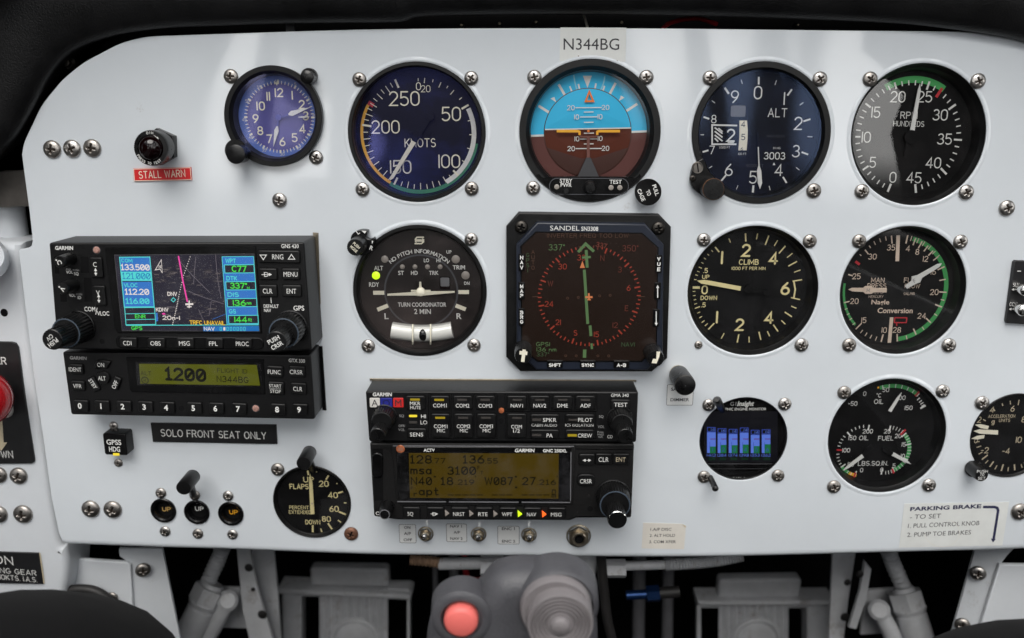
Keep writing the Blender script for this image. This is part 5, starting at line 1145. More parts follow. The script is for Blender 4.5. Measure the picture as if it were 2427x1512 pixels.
# accelerometer
root, F, D, m = gauge('accelerometer', 'round gauge marked ACCELERATION UNITS cut off by the photo edge, three cream needles', 'acc', 97, 3, front=.6, lip=2, R=99,
    screws=[(*Z8(2152, 342), 15.5)], glass=GLASS, dc=(2398, 1032.6))
P = pt(D, Z8); k = Z8.k; cx, cy = P(2350, 557); 
t = TX(m, D, Z8, dict(mat=OLDLUME, font='s', sw=.13))
for s_, x, y, h in (('4', 2220, 387, 38), ('6', 2353, 380, 38), ('8', 2424, 450, 38), ('10', 2393, 582, 40), ('2', 2137, 452, 38), ('0', 2115, 587, 34), ('-2', 2172, 650, 40), ('-4', 2310, 655, 38)): t(s_, x, y, h)
t('ACCELERATION', 2282, 429, 21, 174, ma=OLDLUME); t('g', 2226, 462, 34); t('UNITS', 2300, 456, 21, 72)
for a, l in [(-150, 40), (-140, 26), (-131, 46), (-120, 26), (-108, 30), (-99, 22), (-160, 28), (-171, 44), (178, 26), (167, 40), (155, 26), (140, 46), (-12, 24), (2, 34), (14, 24), (-40, 20), (-62, 20), (-25, 18)]: m.tick(D, cx, cy, (232 - l) * k, 232 * k, a, (9 if l > 38 else 6) * k, OLDLUME)
for r_ in (205, 215, 225): m.band(D, cx, cy, r_ * k, (r_ + 5) * k, 125, 150, OLDLUME, .13)
m.build('dial', root)
for pl in ([(2100, 480), (2140, 476), (2190, 488), (2182, 508), (2135, 500)], [(2092, 521), (2130, 510), (2250, 516), (2248, 543), (2128, 536)], [(2078, 570), (2115, 552), (2162, 546), (2158, 566), (2115, 574)]):
    b = MB(); b.prism(D, [P(*p) for p in pl], 1.2, 1.7, CREAM); b.build('needle', root)
Fk = Frame(*Z8(2153, 812), 13); b = MB(); Fl = Frame(*Z8(2098, 760), .6); 
b.prism(Fl, rrect(*Fl.px(*Z8(2100, 768)), 40, 36, 16), -1, 2.5, BLACKGLOSS, bev=.5); b.lathe(Fk, [(16, -12), (15.8, -1), (15, 0), (0, .1)], KNOB, n=36)
t = TX(b, Fk, Z8, dict(mat=WHITE, font='s', sw=.13, z=.2)); t('PUSH', 2156, 787, 19, 70); t('TO', 2154, 808, 18, 26); t('SET', 2151, 832, 19, 48); b.build('push_knob', root, sharp=50)

# engine monitor
root, F, D, m = gauge('engine_monitor', 'small round engine monitor screen with six blue bars', 'mon', 103, 3.5, front=-1, lip=2, screws=[(*Z8(380, 357), 15), (*Z8(873, 350), 15.4), (*Z8(350, 822), 15), (*Z8(829, 814), 14.8)], glass=GLASS, dc=(1761.5, 1040.5), dial=BLACKGLOSS, cat='engine monitor', gz=.2)
P = pt(D, Z8); k = Z8.k
t = TX(m, D, Z8, dict(mat=WHITE, font='f', z=.14)); t('G1', 540, 349, 26, ma=DIM); t('Insight', 622, 347, 30, 104, bold=.03, slant=.2); t('GRAPHIC ENGINE MONITOR', 597, 383, 17, 312, bold=.01); t('SD DATA CARD', 583, 832, 17, 165)
m.seg(D, P(365, 738), P(800, 738), 8 * k, DARKGREY, .12); m.seg(D, P(375, 770), P(800, 770), 3 * k, DARKGREY, .12); m.prism(D, rrect(*P(590, 798), 250 * k, 22 * k, 3), .02, .1, INTERIOR); m.build('face', root)
b = MB(); b.prism(D, [P(352, 398), P(828, 398), P(828, 728), P(352, 728)], .02, .1, EMBLK)
t = TX(b, D, Z8, dict(mat=EMBLUE, font='s', sw=.11, z=.2))
tops = (500, 508, 512, 503, 518, 515); xs = (398, 467, 539, 611, 682, 753); gs = (626, 615, 617, 613, 623, 611)
for i in range(6):
    x, y = xs[i], tops[i]; w_ = 56
    b.ring(D, [P(x - w_ / 2, y), P(x + w_ / 2, y), P(x + w_ / 2, y + 30), P(x - w_ / 2, y + 30)][::-1], [P(x - w_ / 2 + 4, y + 4), P(x + w_ / 2 - 4, y + 4), P(x + w_ / 2 - 4, y + 26), P(x - w_ / 2 + 4, y + 26)][::-1], .13, EMDIM)
    t(('14', '16', '14', '14', '14', '14')[i], x + 10, y + 15, 19, 25)
    b.poly(D, [P(x - w_ / 2, y + 33), P(x + w_ / 2, y + 33), P(x + w_ / 2, 668), P(x - w_ / 2, 668)], .12, EMBLUE)
    b.poly(D, [P(x - w_ / 2 + 18, gs[i]), P(x + w_ / 2, gs[i]), P(x + w_ / 2, 669), P(x - w_ / 2 + 18, 669)], .14, EMGRN); b.seg(D, P(x - 8, 577), P(x + w_ / 2, 577), 5 * k, EMRED, .15)
    b.seg(D, P(x - 10, 597), P(x - 10, 640), 3 * k, EMDIM, .16); t(str(i + 1), x + 8, 645, 26, ma=EMDIM, z=.2)
    t(('1412', '1384', '1374', '1398', '1353', '1362')[i], x, 682, 19, 58); t(('325', '351', '346', '344', '341', '353')[i], x + 3, 705, 18, 42, ma=EMGRN2)
b.build('screen', root)
for (x0, y0, d0_), (x1, y1, d1_), r, lb in (((468, 388, .5), (432, 322, 24), 2.2, 'tiny black toggle lever at the top rim of the engine monitor'), ((392, 826, .5), (428, 908, 16), 1.7, 'tiny black toggle lever by the bottom rim of the engine monitor')):
    b = MB(); pa = (*W(*Z8(x0, y0), d0_), d0_); pb = (*W(*Z8(x1, y1), d1_), d1_)
    b.tube([pa, tuple(Vector(pa).lerp(Vector(pb), .92)), pb], [r, r * 1.15, r * .6], KNOB, 14); tag(b.build('toggle_lever', origin=pa), lb, 'toggle lever')

# flap indicator
root, F, D, m = gauge('flap_indicator', 'small round gauge marked FLAPS PERCENT EXTENDED with a long yellowish needle', 'flap', 85, 2.4, front=1.0, lip=5, R=92, screws=[(*Z9(1765, 440), 15.5), (*Z9(2231, 848), 16.4, 'rust')], glass=GLASS, dc=(740, 1188), gz=.2)
P = pt(D, Z9); k = Z9.k; cx, cy = P(1985, 640)
around(m, D, P, cx, cy, [(1957, 462, 30, 10), (2079, 492, 34, 10), (2163, 586, 34, 10), (2175, 718, 50, 11), (2097, 802, 50, 11), (1987, 817, 50, 11), (2011, 455, 7, 7), (2140, 530, 7, 7), (2193, 653, 16, 8), (2157, 770, 26, 8), (2041, 827, 24, 8)], k, YCREAM)
t = TX(m, D, Z9, dict(mat=YCREAM, font='s', sw=.16))
for s_, x, y, h, w_ in (('UP', 1960, 505, 38, 66), ('FLAPS', 1900, 549, 35, 120), ('20', 2057, 531, 41, None), ('40', 2115, 604, 40, None), ('60', 2122, 691, 40, None), ('80', 2073, 755, 38, None), ('DOWN', 1987, 775, 32, 95), ('PERCENT', 1900, 682, 24, 124), ('EXTENDED', 1906, 712, 24, 142)): t(s_, x, y, h, w_, sw=.13 if h < 30 else .15)
m.build('dial', root)
b = MB(); b.prism(D, [P(1975, 720), P(2001, 718), P(1996, 650), P(1988, 520), P(1972, 462), P(1966, 520), P(1972, 650)], .9, 1.5, YCREAM, bev=.1); b.lathe(D, [(2.5, 1.5), (2.2, 2), (0, 2.1)], OLDLUME, cx=P(1987, 650)[0], cy=P(1987, 650)[1], n=14); b.build('needle', root)

# clock
root, F, D, m = gauge('clock', 'round clock with purplish blue dial and white hands', 'clock', 94, 5.5, front=4.5, lip=13, R=115, glass=GLASSCLK, dc=(658.8, 277.2), dial=CLOCKBLUE, screws=[(*Z1(1553, 513), 16.2), (*Z1(2125, 1058), 16.2)], cat='clock', gz=-.4, lean=.5)
P = pt(D, Z1); k = Z1.k; cx, cy = P(1877, 788)
m.ring(D, circ(cx - 2, cy, 106, 72), circ(cx, cy, 78, 72), .04, CLOCKRIM)
t = TX(m, D, Z1, dict(mat=CREAM, font='s', sw=.15))
for s_, x, y in (('12', 1875, 622), ('1', 1964, 640), ('2', 2028, 702), ('3', 2055, 778), ('4', 2033, 866), ('5', 1980, 925), ('6', 1898, 952), ('7', 1810, 933), ('8', 1749, 878), ('9', 1718, 797), ('10', 1752, 712), ('11', 1803, 647)): t(s_, x, y, 58, gap=.28)
for s_, x, y in (('60', 1860, 545), ('55', 1742, 585), ('50', 1663, 678), ('45', 1642, 803), ('40', 1687, 922), ('35', 1775, 1008), ('30', 1897, 1036), ('25', 2010, 995), ('20', 2093, 903), ('15', 2112, 778), ('10', 2080, 655), ('5', 1985, 565)): t(s_, x, y, 20, sw=.1)
for i in range(60): a = i * 6; m.tick(D, cx, cy, 214 * k, 234 * k if i % 5 else 236 * k, a + 1, (5 if i % 5 else 12) * k, CREAM, .12)
m.poly(D, [P(1845, 553), P(1873, 553), P(1861, 575)], .14, CREAM); m.build('dial', root)
for a_, b_, wd, brd in (((1880, 790), (2092, 720), 34, .40), ((1880, 788), (1842, 985), 30, .45), ((1880, 790), (2088, 785), 12, .8)):
    pa, pb = Vector(P(*a_)), Vector(P(*b_)); tt = pb - pa; nn = Vector((-tt.y, tt.x)).normalized() * wd * k / 2; b = MB(); i0 = .3 if wd > 20 else .62
    b.prism(D, [tuple(pa + nn * .25), tuple(pa - nn * .25), tuple(pa + tt * i0 - nn * .3), tuple(pa + tt * i0 + nn * .3)], 1.2, 1.6, CLOCKHUB)
    b.prism(D, [tuple(pa + tt * i0 + nn * .3), tuple(pa + tt * i0 - nn * .3), tuple(pa + tt * brd - nn), tuple(pb), tuple(pa + tt * brd + nn)], 1.2, 1.65, WHITE); b.build('hand', root)
b = MB(); b.lathe(D, [(8, 1), (7.5, 2), (0, 2.1)], CLOCKHUB, cx=cx, cy=cy, n=24); b.build('hub', root)
for (x, y, r, d_), lug in (((1583, 1037, 63, 15), (1600, 1010, 74)), ((2062, 518, 45, 11), (2085, 512, 52))):
    b = MB(); Fk = Frame(*Z1(x, y), d_); b.lathe(Fk, [(r * k * .96, -d_ + 3), (r * k * .96, -1.2), (r * k, -1), (r * k, -.2), (r * k * .95, 0), (0, 0)], KNOB, n=40); b.build('knob', root, sharp=50)
    b = MB(); Fl = Frame(*Z1(lug[0], lug[1]), 0); b.lathe(Fl, [(lug[2] * k, -.5), (lug[2] * k, 3.9), (lug[2] * k * .93, 4.4), (0, 4.42)], BLACK, n=40); b.build('lug', root)

# ------------------------------------------------------------------ radios
def case(root, F, quad, Z, d, ma, r=6, bev=1.0, name='case', back=None):
    b = MB(); pts = [F.px(*Z(*p)) for p in quad]
    # round the corners a little
    out = []; n = len(pts)
    for i in range(n):
        p, a, c = Vector(pts[i]), Vector(pts[i - 1]), Vector(pts[(i + 1) % n])
        ta, tc_ = (a - p).normalized(), (c - p).normalized()
        A, C = p + ta * r, p + tc_ * r
        for j in range(6): t_ = j / 5; out.append(tuple(A * (1 - t_) ** 2 + p * 2 * t_ * (1 - t_) + C * t_ ** 2))
    b.prism(F, out, -d - .5, 0, ma, bev=bev, steps=4); b.build(name, root); return out
def key(root, F, Z, x, y, w_, h, lines, r=10, up=1.5, ma=KEY, tm=WHITE, rot=0, name='button', bev=.5, led=None, bold=.0, pts=None, dome=0):
    """one push button with its own lettering: lines = [(text, x, y, height, width)]"""
    b = MB(); k = Z.k; c = F.px(*Z(x, y))
    p = rrect(c[0], c[1], w_ * k, h * k, r * k, 4, rot + TILT[0]) if pts is None else [F.px(*Z(*q)) for q in pts]
    b.prism(F, offs(ccw(p), -1.3), .02, .06, INTERIOR)
    b.prism(F, p, .03, up, ma, bev=bev, steps=3)
    for s_, tx, ty, th, tw in lines:
        q = F.px(*Z(tx, ty)); b.text(F, s_, q[0], q[1], th * k, tm, w_=tw * k if tw else None, rot=rot + TILT[0], z=up + .06, bold=bold)
    if led:
        q = F.px(*Z(led[0], led[1])); b.prism(F, rrect(q[0], q[1], led[2] * k, led[3] * k, 2 * k, 2, TILT[0]), up, up + .12, led[4])
    return b.build(name, root) if root is not None else b
TILT = [0]
def arrow(b, F, p, q, w_, ma, z, head=6, both=False):
    p, q = Vector(p), Vector(q); t = (q - p).normalized(); nn = Vector((-t.y, t.x))
    b.seg(F, p + t * (head * .8 if both else 0), q - t * head * .8, w_, ma, z)
    b.poly(F, [tuple(q), tuple(q - t * head + nn * head * .55), tuple(q - t * head - nn * head * .55)], z + .01, ma)
    if both: b.poly(F, [tuple(p), tuple(p + t * head + nn * head * .55), tuple(p + t * head - nn * head * .55)], z + .01, ma)
def dual_knob(root, base, ring, tip, Z, r0, r1, rt, d0, d1, d2, lines=(), rot=0, cap=KNOB, rim=None, flut=28, ringm=KNOBRING):
    """two concentric fluted knobs: outer base at d0, ring height d1, tip height d2 (heights above the panel)"""
    F = Frame(*Z(*base), d0); b = MB(); k = Z.k
    b.lathe(F, [(r0 * k, 0), (r0 * k, 1.0), (r0 * k * .95, 1.2)], KNOB, n=56)
    b.lathe(F, [(r0 * k * .95, 1.2), (r1 * k * 1.03, d1 - d0 - .8), (r1 * k * .98, d1 - d0)], KNOB, n=112, flutes=flut, depth=.06)
    b.lathe(F, [(r1 * k * .98, d1 - d0), (r1 * k * .90, d1 - d0 + .15)], ringm, n=64); b.lathe(F, [(r1 * k * .90, d1 - d0 + .15), (0, d1 - d0 - .1)], KNOB, n=64)
    b.build('outer_knob', root, sharp=50)
    Ft = Frame(*Z(*tip), d2); b = MB(); L = d2 - d1
    b.lathe(Ft, [(rt * k * .98, -L), (rt * k, -.8), (rt * k * .97, -.2)], KNOB, n=96, flutes=24, depth=.07)
    b.lathe(Ft, [(rt * k * .97, -.2), (rt * k * .90, .05)], rim or KNOB, n=48); b.lathe(Ft, [(rt * k * .90, .05), (0, .1)], cap, n=48)
    for s_, tx, ty, th, tw in lines:
        q = Ft.px(*Z(tx, ty)); b.text(Ft, s_, q[0], q[1], th * k, WHITE, w_=tw * k, rot=rot, z=.2, bold=.015)
    b.build('inner_knob', root, sharp=50)

# ---- GPS navigator
d = 27.0; Z = Z4; k = Z.k; F = Frame(*Z(1000, 500), d, turn=-.3)
root = thing('gps_navigator', 'black radio navigator with a colour moving map screen, upper unit left of the gauges', 'GPS navigator', (*W(*Z(1000, 500), 0), 0))
case(root, F, [(80, 126), (1896, 122), (1952, 892), (1690, 908), (140, 884)], Z, d, RADIO)
b = MB(); Pn = pt(F, Z); t = TX(b, F, Z, dict(mat=WHITE, font='f', bold=.012, z=.1, rot=-.3))
t('GARMIN', 190, 163, 25, 126, bold=.028, slant=.1); t('GNS 430', 1797, 150, 26, 122); t('PWR', 222, 316, 13, 34, ma=DIM); t('VOL', 228, 335, 20, 46); t('PUSH', 274, 322, 14, 44, ma=DIM); t('SQ', 276, 346, 20, 33)
t('VOL', 247, 500, 20, 44); t('PUSH', 296, 493, 14, 44, ma=DIM); t('ID', 299, 516, 20, 24); t('COM', 373, 598, 31, 78); t('/', 420, 613, 48, 14, rot=-8); t('VLOC', 468, 629, 29, 86)
t('DEFAULT', 1663, 577, 23, 106); t('NAV', 1637, 607, 23, 50); t('GPS', 1860, 591, 33, 77); b.seg(F, Pn(1661, 516), Pn(1664, 556), 5 * k, WHITE, .1)
for x0, y0, x1, y1 in ((305, 225, 362, 340), (330, 375, 385, 545), (120, 225, 150, 345), (160, 440, 205, 545)): b.prism(F, [Pn(x0, y0), Pn(x1, y0), Pn(x1 + 5, y1), Pn(x0 + 5, y1)], .02, .08, INTERIOR)
b.lathe(F, [(18 * k, .1), (0, .12)], INTERIOR, cx=Pn(460, 828)[0], cy=Pn(460, 828)[1], n=24); b.lathe(F, [(29 * k, .1), (24 * k, .12)], DARKGREY, cx=Pn(421, 178)[0], cy=Pn(421, 178)[1], n=24)
b.build('faceplate_lettering', root)
b = MB(); b.lathe(F, [(24 * k, .13), (18 * k, .9), (0, 1.2)], LENSPINK, cx=Pn(421, 178)[0], cy=Pn(421, 178)[1], n=24); b.build('photocell', root)
b = MB(); b.prism(F, [Pn(480, 158), Pn(1555, 150), Pn(1600, 770), Pn(572, 768), Pn(552, 740)], .02, .5, BLACKGLOSS, bev=.3)
# map screen, slightly lit
Q = [(552, 212), (1543, 204), (1582, 754), (606, 750)]
b.poly(F, [Pn(*p) for p in Q], .6, SCRBLACK); b.stroke(F, [Pn(*p) for p in Q + [Q[0]]], 5 * k, DARKGREY, .62, cap=False); z = .66
def qd(*p, ma, z_=.0): b.poly(F, [Pn(*q) for q in p], z + z_, ma)
def frm(p, ma, w_=5, z_=.05): b.stroke(F, [Pn(*q) for q in p + [p[0]]], w_ * k, ma, z + z_, cap=False)
random.seed(3)
for i in range(230):   # terrain shading blotches
    x, y = random.uniform(850, 1330), random.choice((random.gauss(350, 40), random.gauss(600, 70))); rx, ry = random.uniform(3, 30), random.uniform(1.5, 5)
    if 225 < y < 690: qd(*[(x + rx * cos(a) * random.uniform(.6, 1.2), y + ry * sin(a) * random.uniform(.3, 1.5)) for a in [j * .785 for j in range(8)]], ma=SCRTERR if i % 3 == 0 else SCRTERR2, z_=.0002 * i)
for pl in ([(1130, 225), (1120, 330), (1115, 420)], [(1270, 210), (1285, 380), (1310, 520)], [(1080, 470), (1180, 510), (1330, 560)], [(1020, 260), (1080, 330), (1180, 430), (1230, 480)], [(1240, 540), (1225, 640)], [(860, 620), (930, 580), (1000, 590)], [(1150, 600), (1190, 690)]): b.stroke(F, [Pn(*q) for q in smooth(pl, 4)], 3 * k, SCRGREY, z + .06)
for i in range(34):
    f = i / 33; p = (1090, 225) if f == 0 else None; pts_ = [(1090, 225), (1042, 360), (1010, 500), (990, 600), (965, 705)]; u = f * 4; j = min(3, int(u)); x = pts_[j][0] + (pts_[j + 1][0] - pts_[j][0]) * (u - j); y = pts_[j][1] + (pts_[j + 1][1] - pts_[j][1]) * (u - j)
    qd((x - 3, y - 3), (x + 3, y - 3), (x + 3, y + 3), (x - 3, y + 3), ma=SCRWHITE, z_=.07)
for i in range(60): x, y = random.uniform(850, 1320), random.uniform(260, 700); qd((x - 2, y - 2), (x + 2, y - 2), (x + 2, y + 2), (x - 2, y + 2), ma=SCRGREY, z_=.065)
b.stroke(F, [Pn(*q) for q in ((1007, 222), (1018, 280), (1036, 385), (1052, 460), (1070, 543))], 10 * k, SCRMAG, z + .09)
for i in range(18): x, y = 1250 + i * 5.5, 668 - i * 2.2; qd((x - 2, y - 2), (x + 2, y - 2), (x + 2, y + 2), (x - 2, y + 2), ma=SCRBLUE, z_=.08)
qd((845, 620), (858, 625), (862, 680), (847, 685), ma=SCRBLUE, z_=.07); qd((888, 626), (905, 622), (917, 634), (895, 636), ma=SCRMAG, z_=.08)
qd((586, 226), (804, 224), (809, 330), (594, 330), ma=SCRBLUE); qd((594, 331), (809, 331), (815, 396), (602, 396), ma=SCRCYAN); qd((606, 402), (817, 402), (834, 580), (620, 580), ma=SCRBLUE)
frm([(588, 228), (803, 226), (834, 580), (622, 582)], SCRCYAN, 6)
frm([(624, 586), (836, 584), (846, 705), (634, 708)], SCRCYAN); b.seg(F, Pn(628, 630), Pn(840, 626), 4 * k, SCRCYAN, z + .05); b.seg(F, Pn(632, 672), Pn(843, 668), 4 * k, SCRCYAN, z + .05); b.seg(F, Pn(634, 712), Pn(1575, 708), 5 * k, SCRCYAN, z + .055)
qd((1316, 224), (1540, 222), (1575, 706), (1352, 708), ma=SCRBLUE, z_=.07); frm([(1316, 224), (1540, 222), (1575, 706), (1352, 708)], SCRCYAN, 4, .08)
for i, y in enumerate((282, 402, 522, 642)): x = 1333 + i * 9.5; pp = [(x, y), (x + 210, y - 2), (x + 213, y + 56), (x + 4, y + 58)]; qd(*pp, ma=SCRBLACK, z_=.09); frm(pp, SCRCYAN, 5, .1)
qd((1180, 718), (1577, 715), (1580, 752), (1184, 753), ma=SCRDKBLUE, z_=.05)
t = TX(b, F, Z, dict(font='s', sw=.175, z=z + .13, rot=-.6, gap=.2))
t('COM', 640, 251, 26, 78, ma=SCRCYAN); t('133.500', 700, 299, 42, 202, ma=SCRWHITE, slashed=True); t('121.000', 708, 361, 44, 198, ma=SCRDKBLUE, slashed=True, sw=.12); t('VLOC', 668, 426, 27, 98, ma=SCRCYAN); t('112.20', 712, 473, 42, 172, ma=SCRWHITE, slashed=True); t('116.00', 716, 539, 40, 168, ma=SCRCYAN, slashed=True)
t('ENR', 736, 648, 28, 76, ma=SCRGREEN); t('GPS', 711, 731, 28, 78, ma=SCRGREEN); t('WPT', 1378, 253, 31, 74, ma=SCRCYAN); t('C77', 1438, 310, 44, 104, ma=SCRGREEN); t('DTK', 1386, 377, 31, 76, ma=SCRCYAN); t('337^', 1435, 430, 42, 120, ma=SCRGREEN); t('M', 1503, 445, 18, 18, ma=SCRGREEN)
t('DIS', 1396, 493, 31, 80, ma=SCRCYAN); t('136', 1440, 552, 42, 92, ma=SCRGREEN); t('nm', 1508, 552, 24, 34, ma=SCRGREEN); t('GS', 1391, 612, 31, 50, ma=SCRCYAN); t('144', 1450, 670, 42, 92, ma=SCRGREEN); t('kt', 1516, 672, 24, 26, ma=SCRGREEN)
t('TRFC UNAVAIL', 1212, 693, 30, 254, ma=SCRAMB); t('NAV', 1226, 736, 27, 76, ma=SCRWHITE); t('DNV', 963, 488, 28, 68, ma=SCRWHITE); t('KDNV', 891, 600, 28, 90, ma=SCRWHITE); t('20n-1', 955, 658, 30, 124, ma=SCRWHITE)
for i in range(8): x = 1308 + i * 24; (qd((x - 6, 725), (x + 8, 725), (x + 8, 748), (x - 6, 748), ma=SCRWHITE, z_=.12) if i == 1 else frm([(x - 6, 725), (x + 6, 725), (x + 6, 748), (x - 6, 748)], SCRCYAN, 3, .12))
frm([(970, 515), (986, 530), (972, 545), (955, 532)], SCRCYAN, 5, .1); frm([(885, 245), (842, 318), (876, 312), (892, 338)], SCRWHITE, 5, .1); t('N', 875, 295, 22, 16, ma=SCRWHITE)
for p_, q_, w_ in (((1083, 535), (1083, 588), 9), ((1056, 562), (1112, 560), 13), ((1068, 580), (1100, 579), 7)): b.seg(F, Pn(*p_), Pn(*q_), w_ * k, SCRWHITE, z + .1 + .003 * w_)
b.build('map_screen', root)
b = MB(); b.poly(F, [Pn(*p) for p in Q], 1.0, GLASSSCR); b.build('screen_glass', root)
TILT[0] = -.6
key(root, F, Z, 1722, 223, 292, 84, [('RNG', 1715, 223, 34, 78)], r=14)
b = MB()
for pp in ([(1590, 210), (1634, 210), (1613, 244)], [(1790, 240), (1836, 240), (1812, 206)]): b.stroke(F, [Pn(*q) for q in pp + [pp[0]]], 5 * k, WHITE, 1.57, cap=False)
b.build('range_arrows', root)
o = key(root, F, Z, 1646, 347, 124, 78, [('D', 1634, 348, 32, 32)]); b = MB(); arrow(b, F, Pn(1600, 349), Pn(1674, 348), 4 * k, WHITE, 1.6, 7); b.build('direct_arrow', root)
key(root, F, Z, 1807, 346, 124, 76, [('MENU', 1806, 347, 32, 98)]); key(root, F, Z, 1645, 465, 126, 80, [('CLR', 1643, 466, 33, 68)]); key(root, F, Z, 1815, 466, 132, 80, [('ENT', 1812, 467, 33, 68)])
for x, y, ch, ys in ((426, 300, 'C', (306, 356)), (448, 500, 'V', (492, 548))):
    key(root, F, Z, x, y, 86, 138, [(ch, x - 8, y - 22, 32, 26)], r=12); b = MB(); arrow(b, F, Pn(x - 4, ys[0] - 4), Pn(x, ys[1] + 2), 4 * k, WHITE, 1.6, 7, True); b.build('swap_arrow', root)
b = MB(); b.prism(F, rrect(*Pn(1085, 836), 1062 * k, 88 * k, 34 * k, 6, -.5), .02, .8, BLACKGLOSS, bev=.5, steps=2); b.build('key_rail', root)
for s_, x, y, w_ in (('CDI', 650, 834, 60), ('OBS', 850, 836, 74), ('MSG', 1055, 836, 78), ('FPL', 1260, 838, 62), ('PROC', 1465, 839, 92)): key(root, F, Z, x + 6, y - 2, 124, 72, [(s_, x, y, 31, w_)], up=1.9, r=12)
for (bx, by), (tx, ty), ch in (((243, 238), (157, 263), 'C'), ((268, 432), (178, 454), 'V')):
    Fk = Frame(*Z(tx, ty), d + 12); b = MB(); b.lathe(Fk, [(45 * k, -12), (43 * k, -3), (41 * k, -.4), (38 * k, 0), (0, .1)], KNOB, n=48, flutes=18, depth=.05)
    q = Fk.px(*Z(tx, ty + 2)); b.text(Fk, ch, *q, 30 * k, WHITE, rot=-75 if ch == 'C' else -120, z=.2, bold=.02); q = Fk.px(*Z(tx - 22, ty - 14)); b.lathe(Fk, [(2, .2), (0, .22)], WHITE, cx=q[0], cy=q[1], n=10); b.build('volume_knob', root, sharp=50)
dual_knob(root, (300, 722), (205, 768), (105, 816), Z, 112, 100, 73, d, d + 15, d + 30, [('PUSH', 112, 836, 30, 80), ('C/V', 88, 800, 27, 52)], rot=-145)
dual_knob(root, (1805, 722), (1752, 782), (1698, 830), Z, 118, 106, 76, d, d + 15, d + 29, [('PUSH', 1680, 816, 30, 92), ('CRSR', 1705, 856, 30, 92)], rot=28)

# ---- transponder
d = 22.0; F = Frame(*Z(1080, 1150), d, turn=-1); Pn = pt(F, Z); TILT[0] = -1.2
root = thing('transponder', 'black transponder radio with a green lit 1200 code display and number keys', 'transponder', (*W(*Z(1080, 1150), 0), 0))
case(root, F, [(176, 902), (1945, 924), (1974, 1384), (238, 1350)], Z, d, RADIO)
b = MB(); t = TX(b, F, Z, dict(mat=WHITE, font='f', bold=.012, z=.1, rot=-1.2))
t('GARMIN', 290, 946, 22, 118, bold=.028, slant=.1, ma=DIM); t('GTX 330', 1846, 965, 24, 114)
for x, y, r, ma in ((1025, 1305, 20, INTERIOR), (1553, 1305, 29, DARKGREY)): b.lathe(F, [(r * k, .1), (0, .12)], ma, cx=Pn(x, y)[0], cy=Pn(x, y)[1], n=24)
b.build('faceplate_lettering', root); b = MB(); b.lathe(F, [(24 * k, .13), (18 * k, .8), (0, 1.1)], LENSPINK, cx=Pn(1553, 1305)[0], cy=Pn(1553, 1305)[1], n=24); b.build('photocell', root)
b = MB(); b.prism(F, [Pn(632, 938), Pn(1612, 955), Pn(1622, 1205), Pn(672, 1188), Pn(660, 1170)], .02, .5, BLACKGLOSS, bev=.3); b.poly(F, [Pn(725, 985), Pn(1562, 993), Pn(1586, 1140), Pn(736, 1127)], .6, LIME)
t = TX(b, F, Z, dict(mat=LCDINK, font='s', sw=.14, z=.7, rot=-1)); t('1200', 1056, 1062, 94, 290, sw=.2, slashed=True); t('FLIGHT ID', 1388, 1035, 32, 212, ma=LCDINK2, sw=.13); t('N344BG', 1391, 1096, 44, 224, sw=.13); t('ALT', 776, 1052, 30, 76, ma=LCDINK2)
b.ring(F, circ(*Pn(768, 1102), 27 * k, 24), circ(*Pn(768, 1102), 19 * k, 24), .68, LCDINK2); t('R', 768, 1102, 24, ma=LCDINK2); b.build('display', root)
b = MB(); b.poly(F, [Pn(700, 970), Pn(1590, 980), Pn(1605, 1150), Pn(716, 1138)], 1.0, GLASSSCR); b.build('screen_glass', root)
key(root, F, Z, 284, 1023, 94, 70, [('IDENT', 277, 1023, 29, 88)]); key(root, F, Z, 296, 1140, 94, 68, [('VFR', 293, 1140, 29, 60)])
key(root, F, Z, 466, 990, 0, 0, [('ON', 459, 990, 29, 48)], pts=[(425, 962), (470, 955), (528, 968), (500, 1020), (465, 1012), (425, 1020), (412, 990)])
b = MB(); b.lathe(F, [(47 * k, 0), (47 * k, 1.2), (43 * k, 1.7), (0, 1.8)], KEY, cx=Pn(474, 1083)[0], cy=Pn(474, 1083)[1], n=40); q = Pn(469, 1084); b.text(F, 'ALT', *q, 29 * k, WHITE, w_=54 * k, z=1.9, bold=.012, rot=-1.2); b.build('button', root)
key(root, F, Z, 408, 1130, 52, 100, [], rot=25); key(root, F, Z, 566, 1122, 52, 92, [], rot=-22)
b = MB(); b.text(F, 'STBY', *Pn(403, 1124), 27 * k, WHITE, w_=76 * k, rot=-60, z=1.58, bold=.012); b.text(F, 'OFF', *Pn(560, 1130), 28 * k, WHITE, w_=62 * k, rot=62, z=1.58, bold=.012); b.build('mode_lettering', root)
for s_, x, y, w_ in (('FUNC', 1690, 1041, 90), ('CRSR', 1846, 1041, 92)): key(root, F, Z, x + 6, y - 1, 108, 78, [(s_, x, y, 30, w_)])
key(root, F, Z, 1703, 1156, 110, 88, [("START", 1697, 1139, 23, 88), ("STOP", 1699, 1178, 23, 76)]); key(root, F, Z, 1862, 1160, 108, 80, [('CLR', 1857, 1161, 31, 64)])
b = MB(); b.seg(F, Pn(1655, 1159), Pn(1740, 1160), 1.8 * k, WHITE, 1.58); b.build('key_divider', root)
for s_, x, y in (('0', 310, 1281), ('1', 460, 1283), ('2', 614, 1286), ('3', 767, 1289), ('4', 922, 1294), ('5', 1115, 1297), ('6', 1272, 1300), ('7', 1433, 1303), ('8', 1710, 1307), ('9', 1866, 1308)): key(root, F, Z, x + 8, y, 104, 80, [(s_, x, y, 38, None)], bold=.03)
for u0, v0, u1, v1 in ((1996, 62, 2028, 862), (2012, 865, 2054, 1316)):
    pass
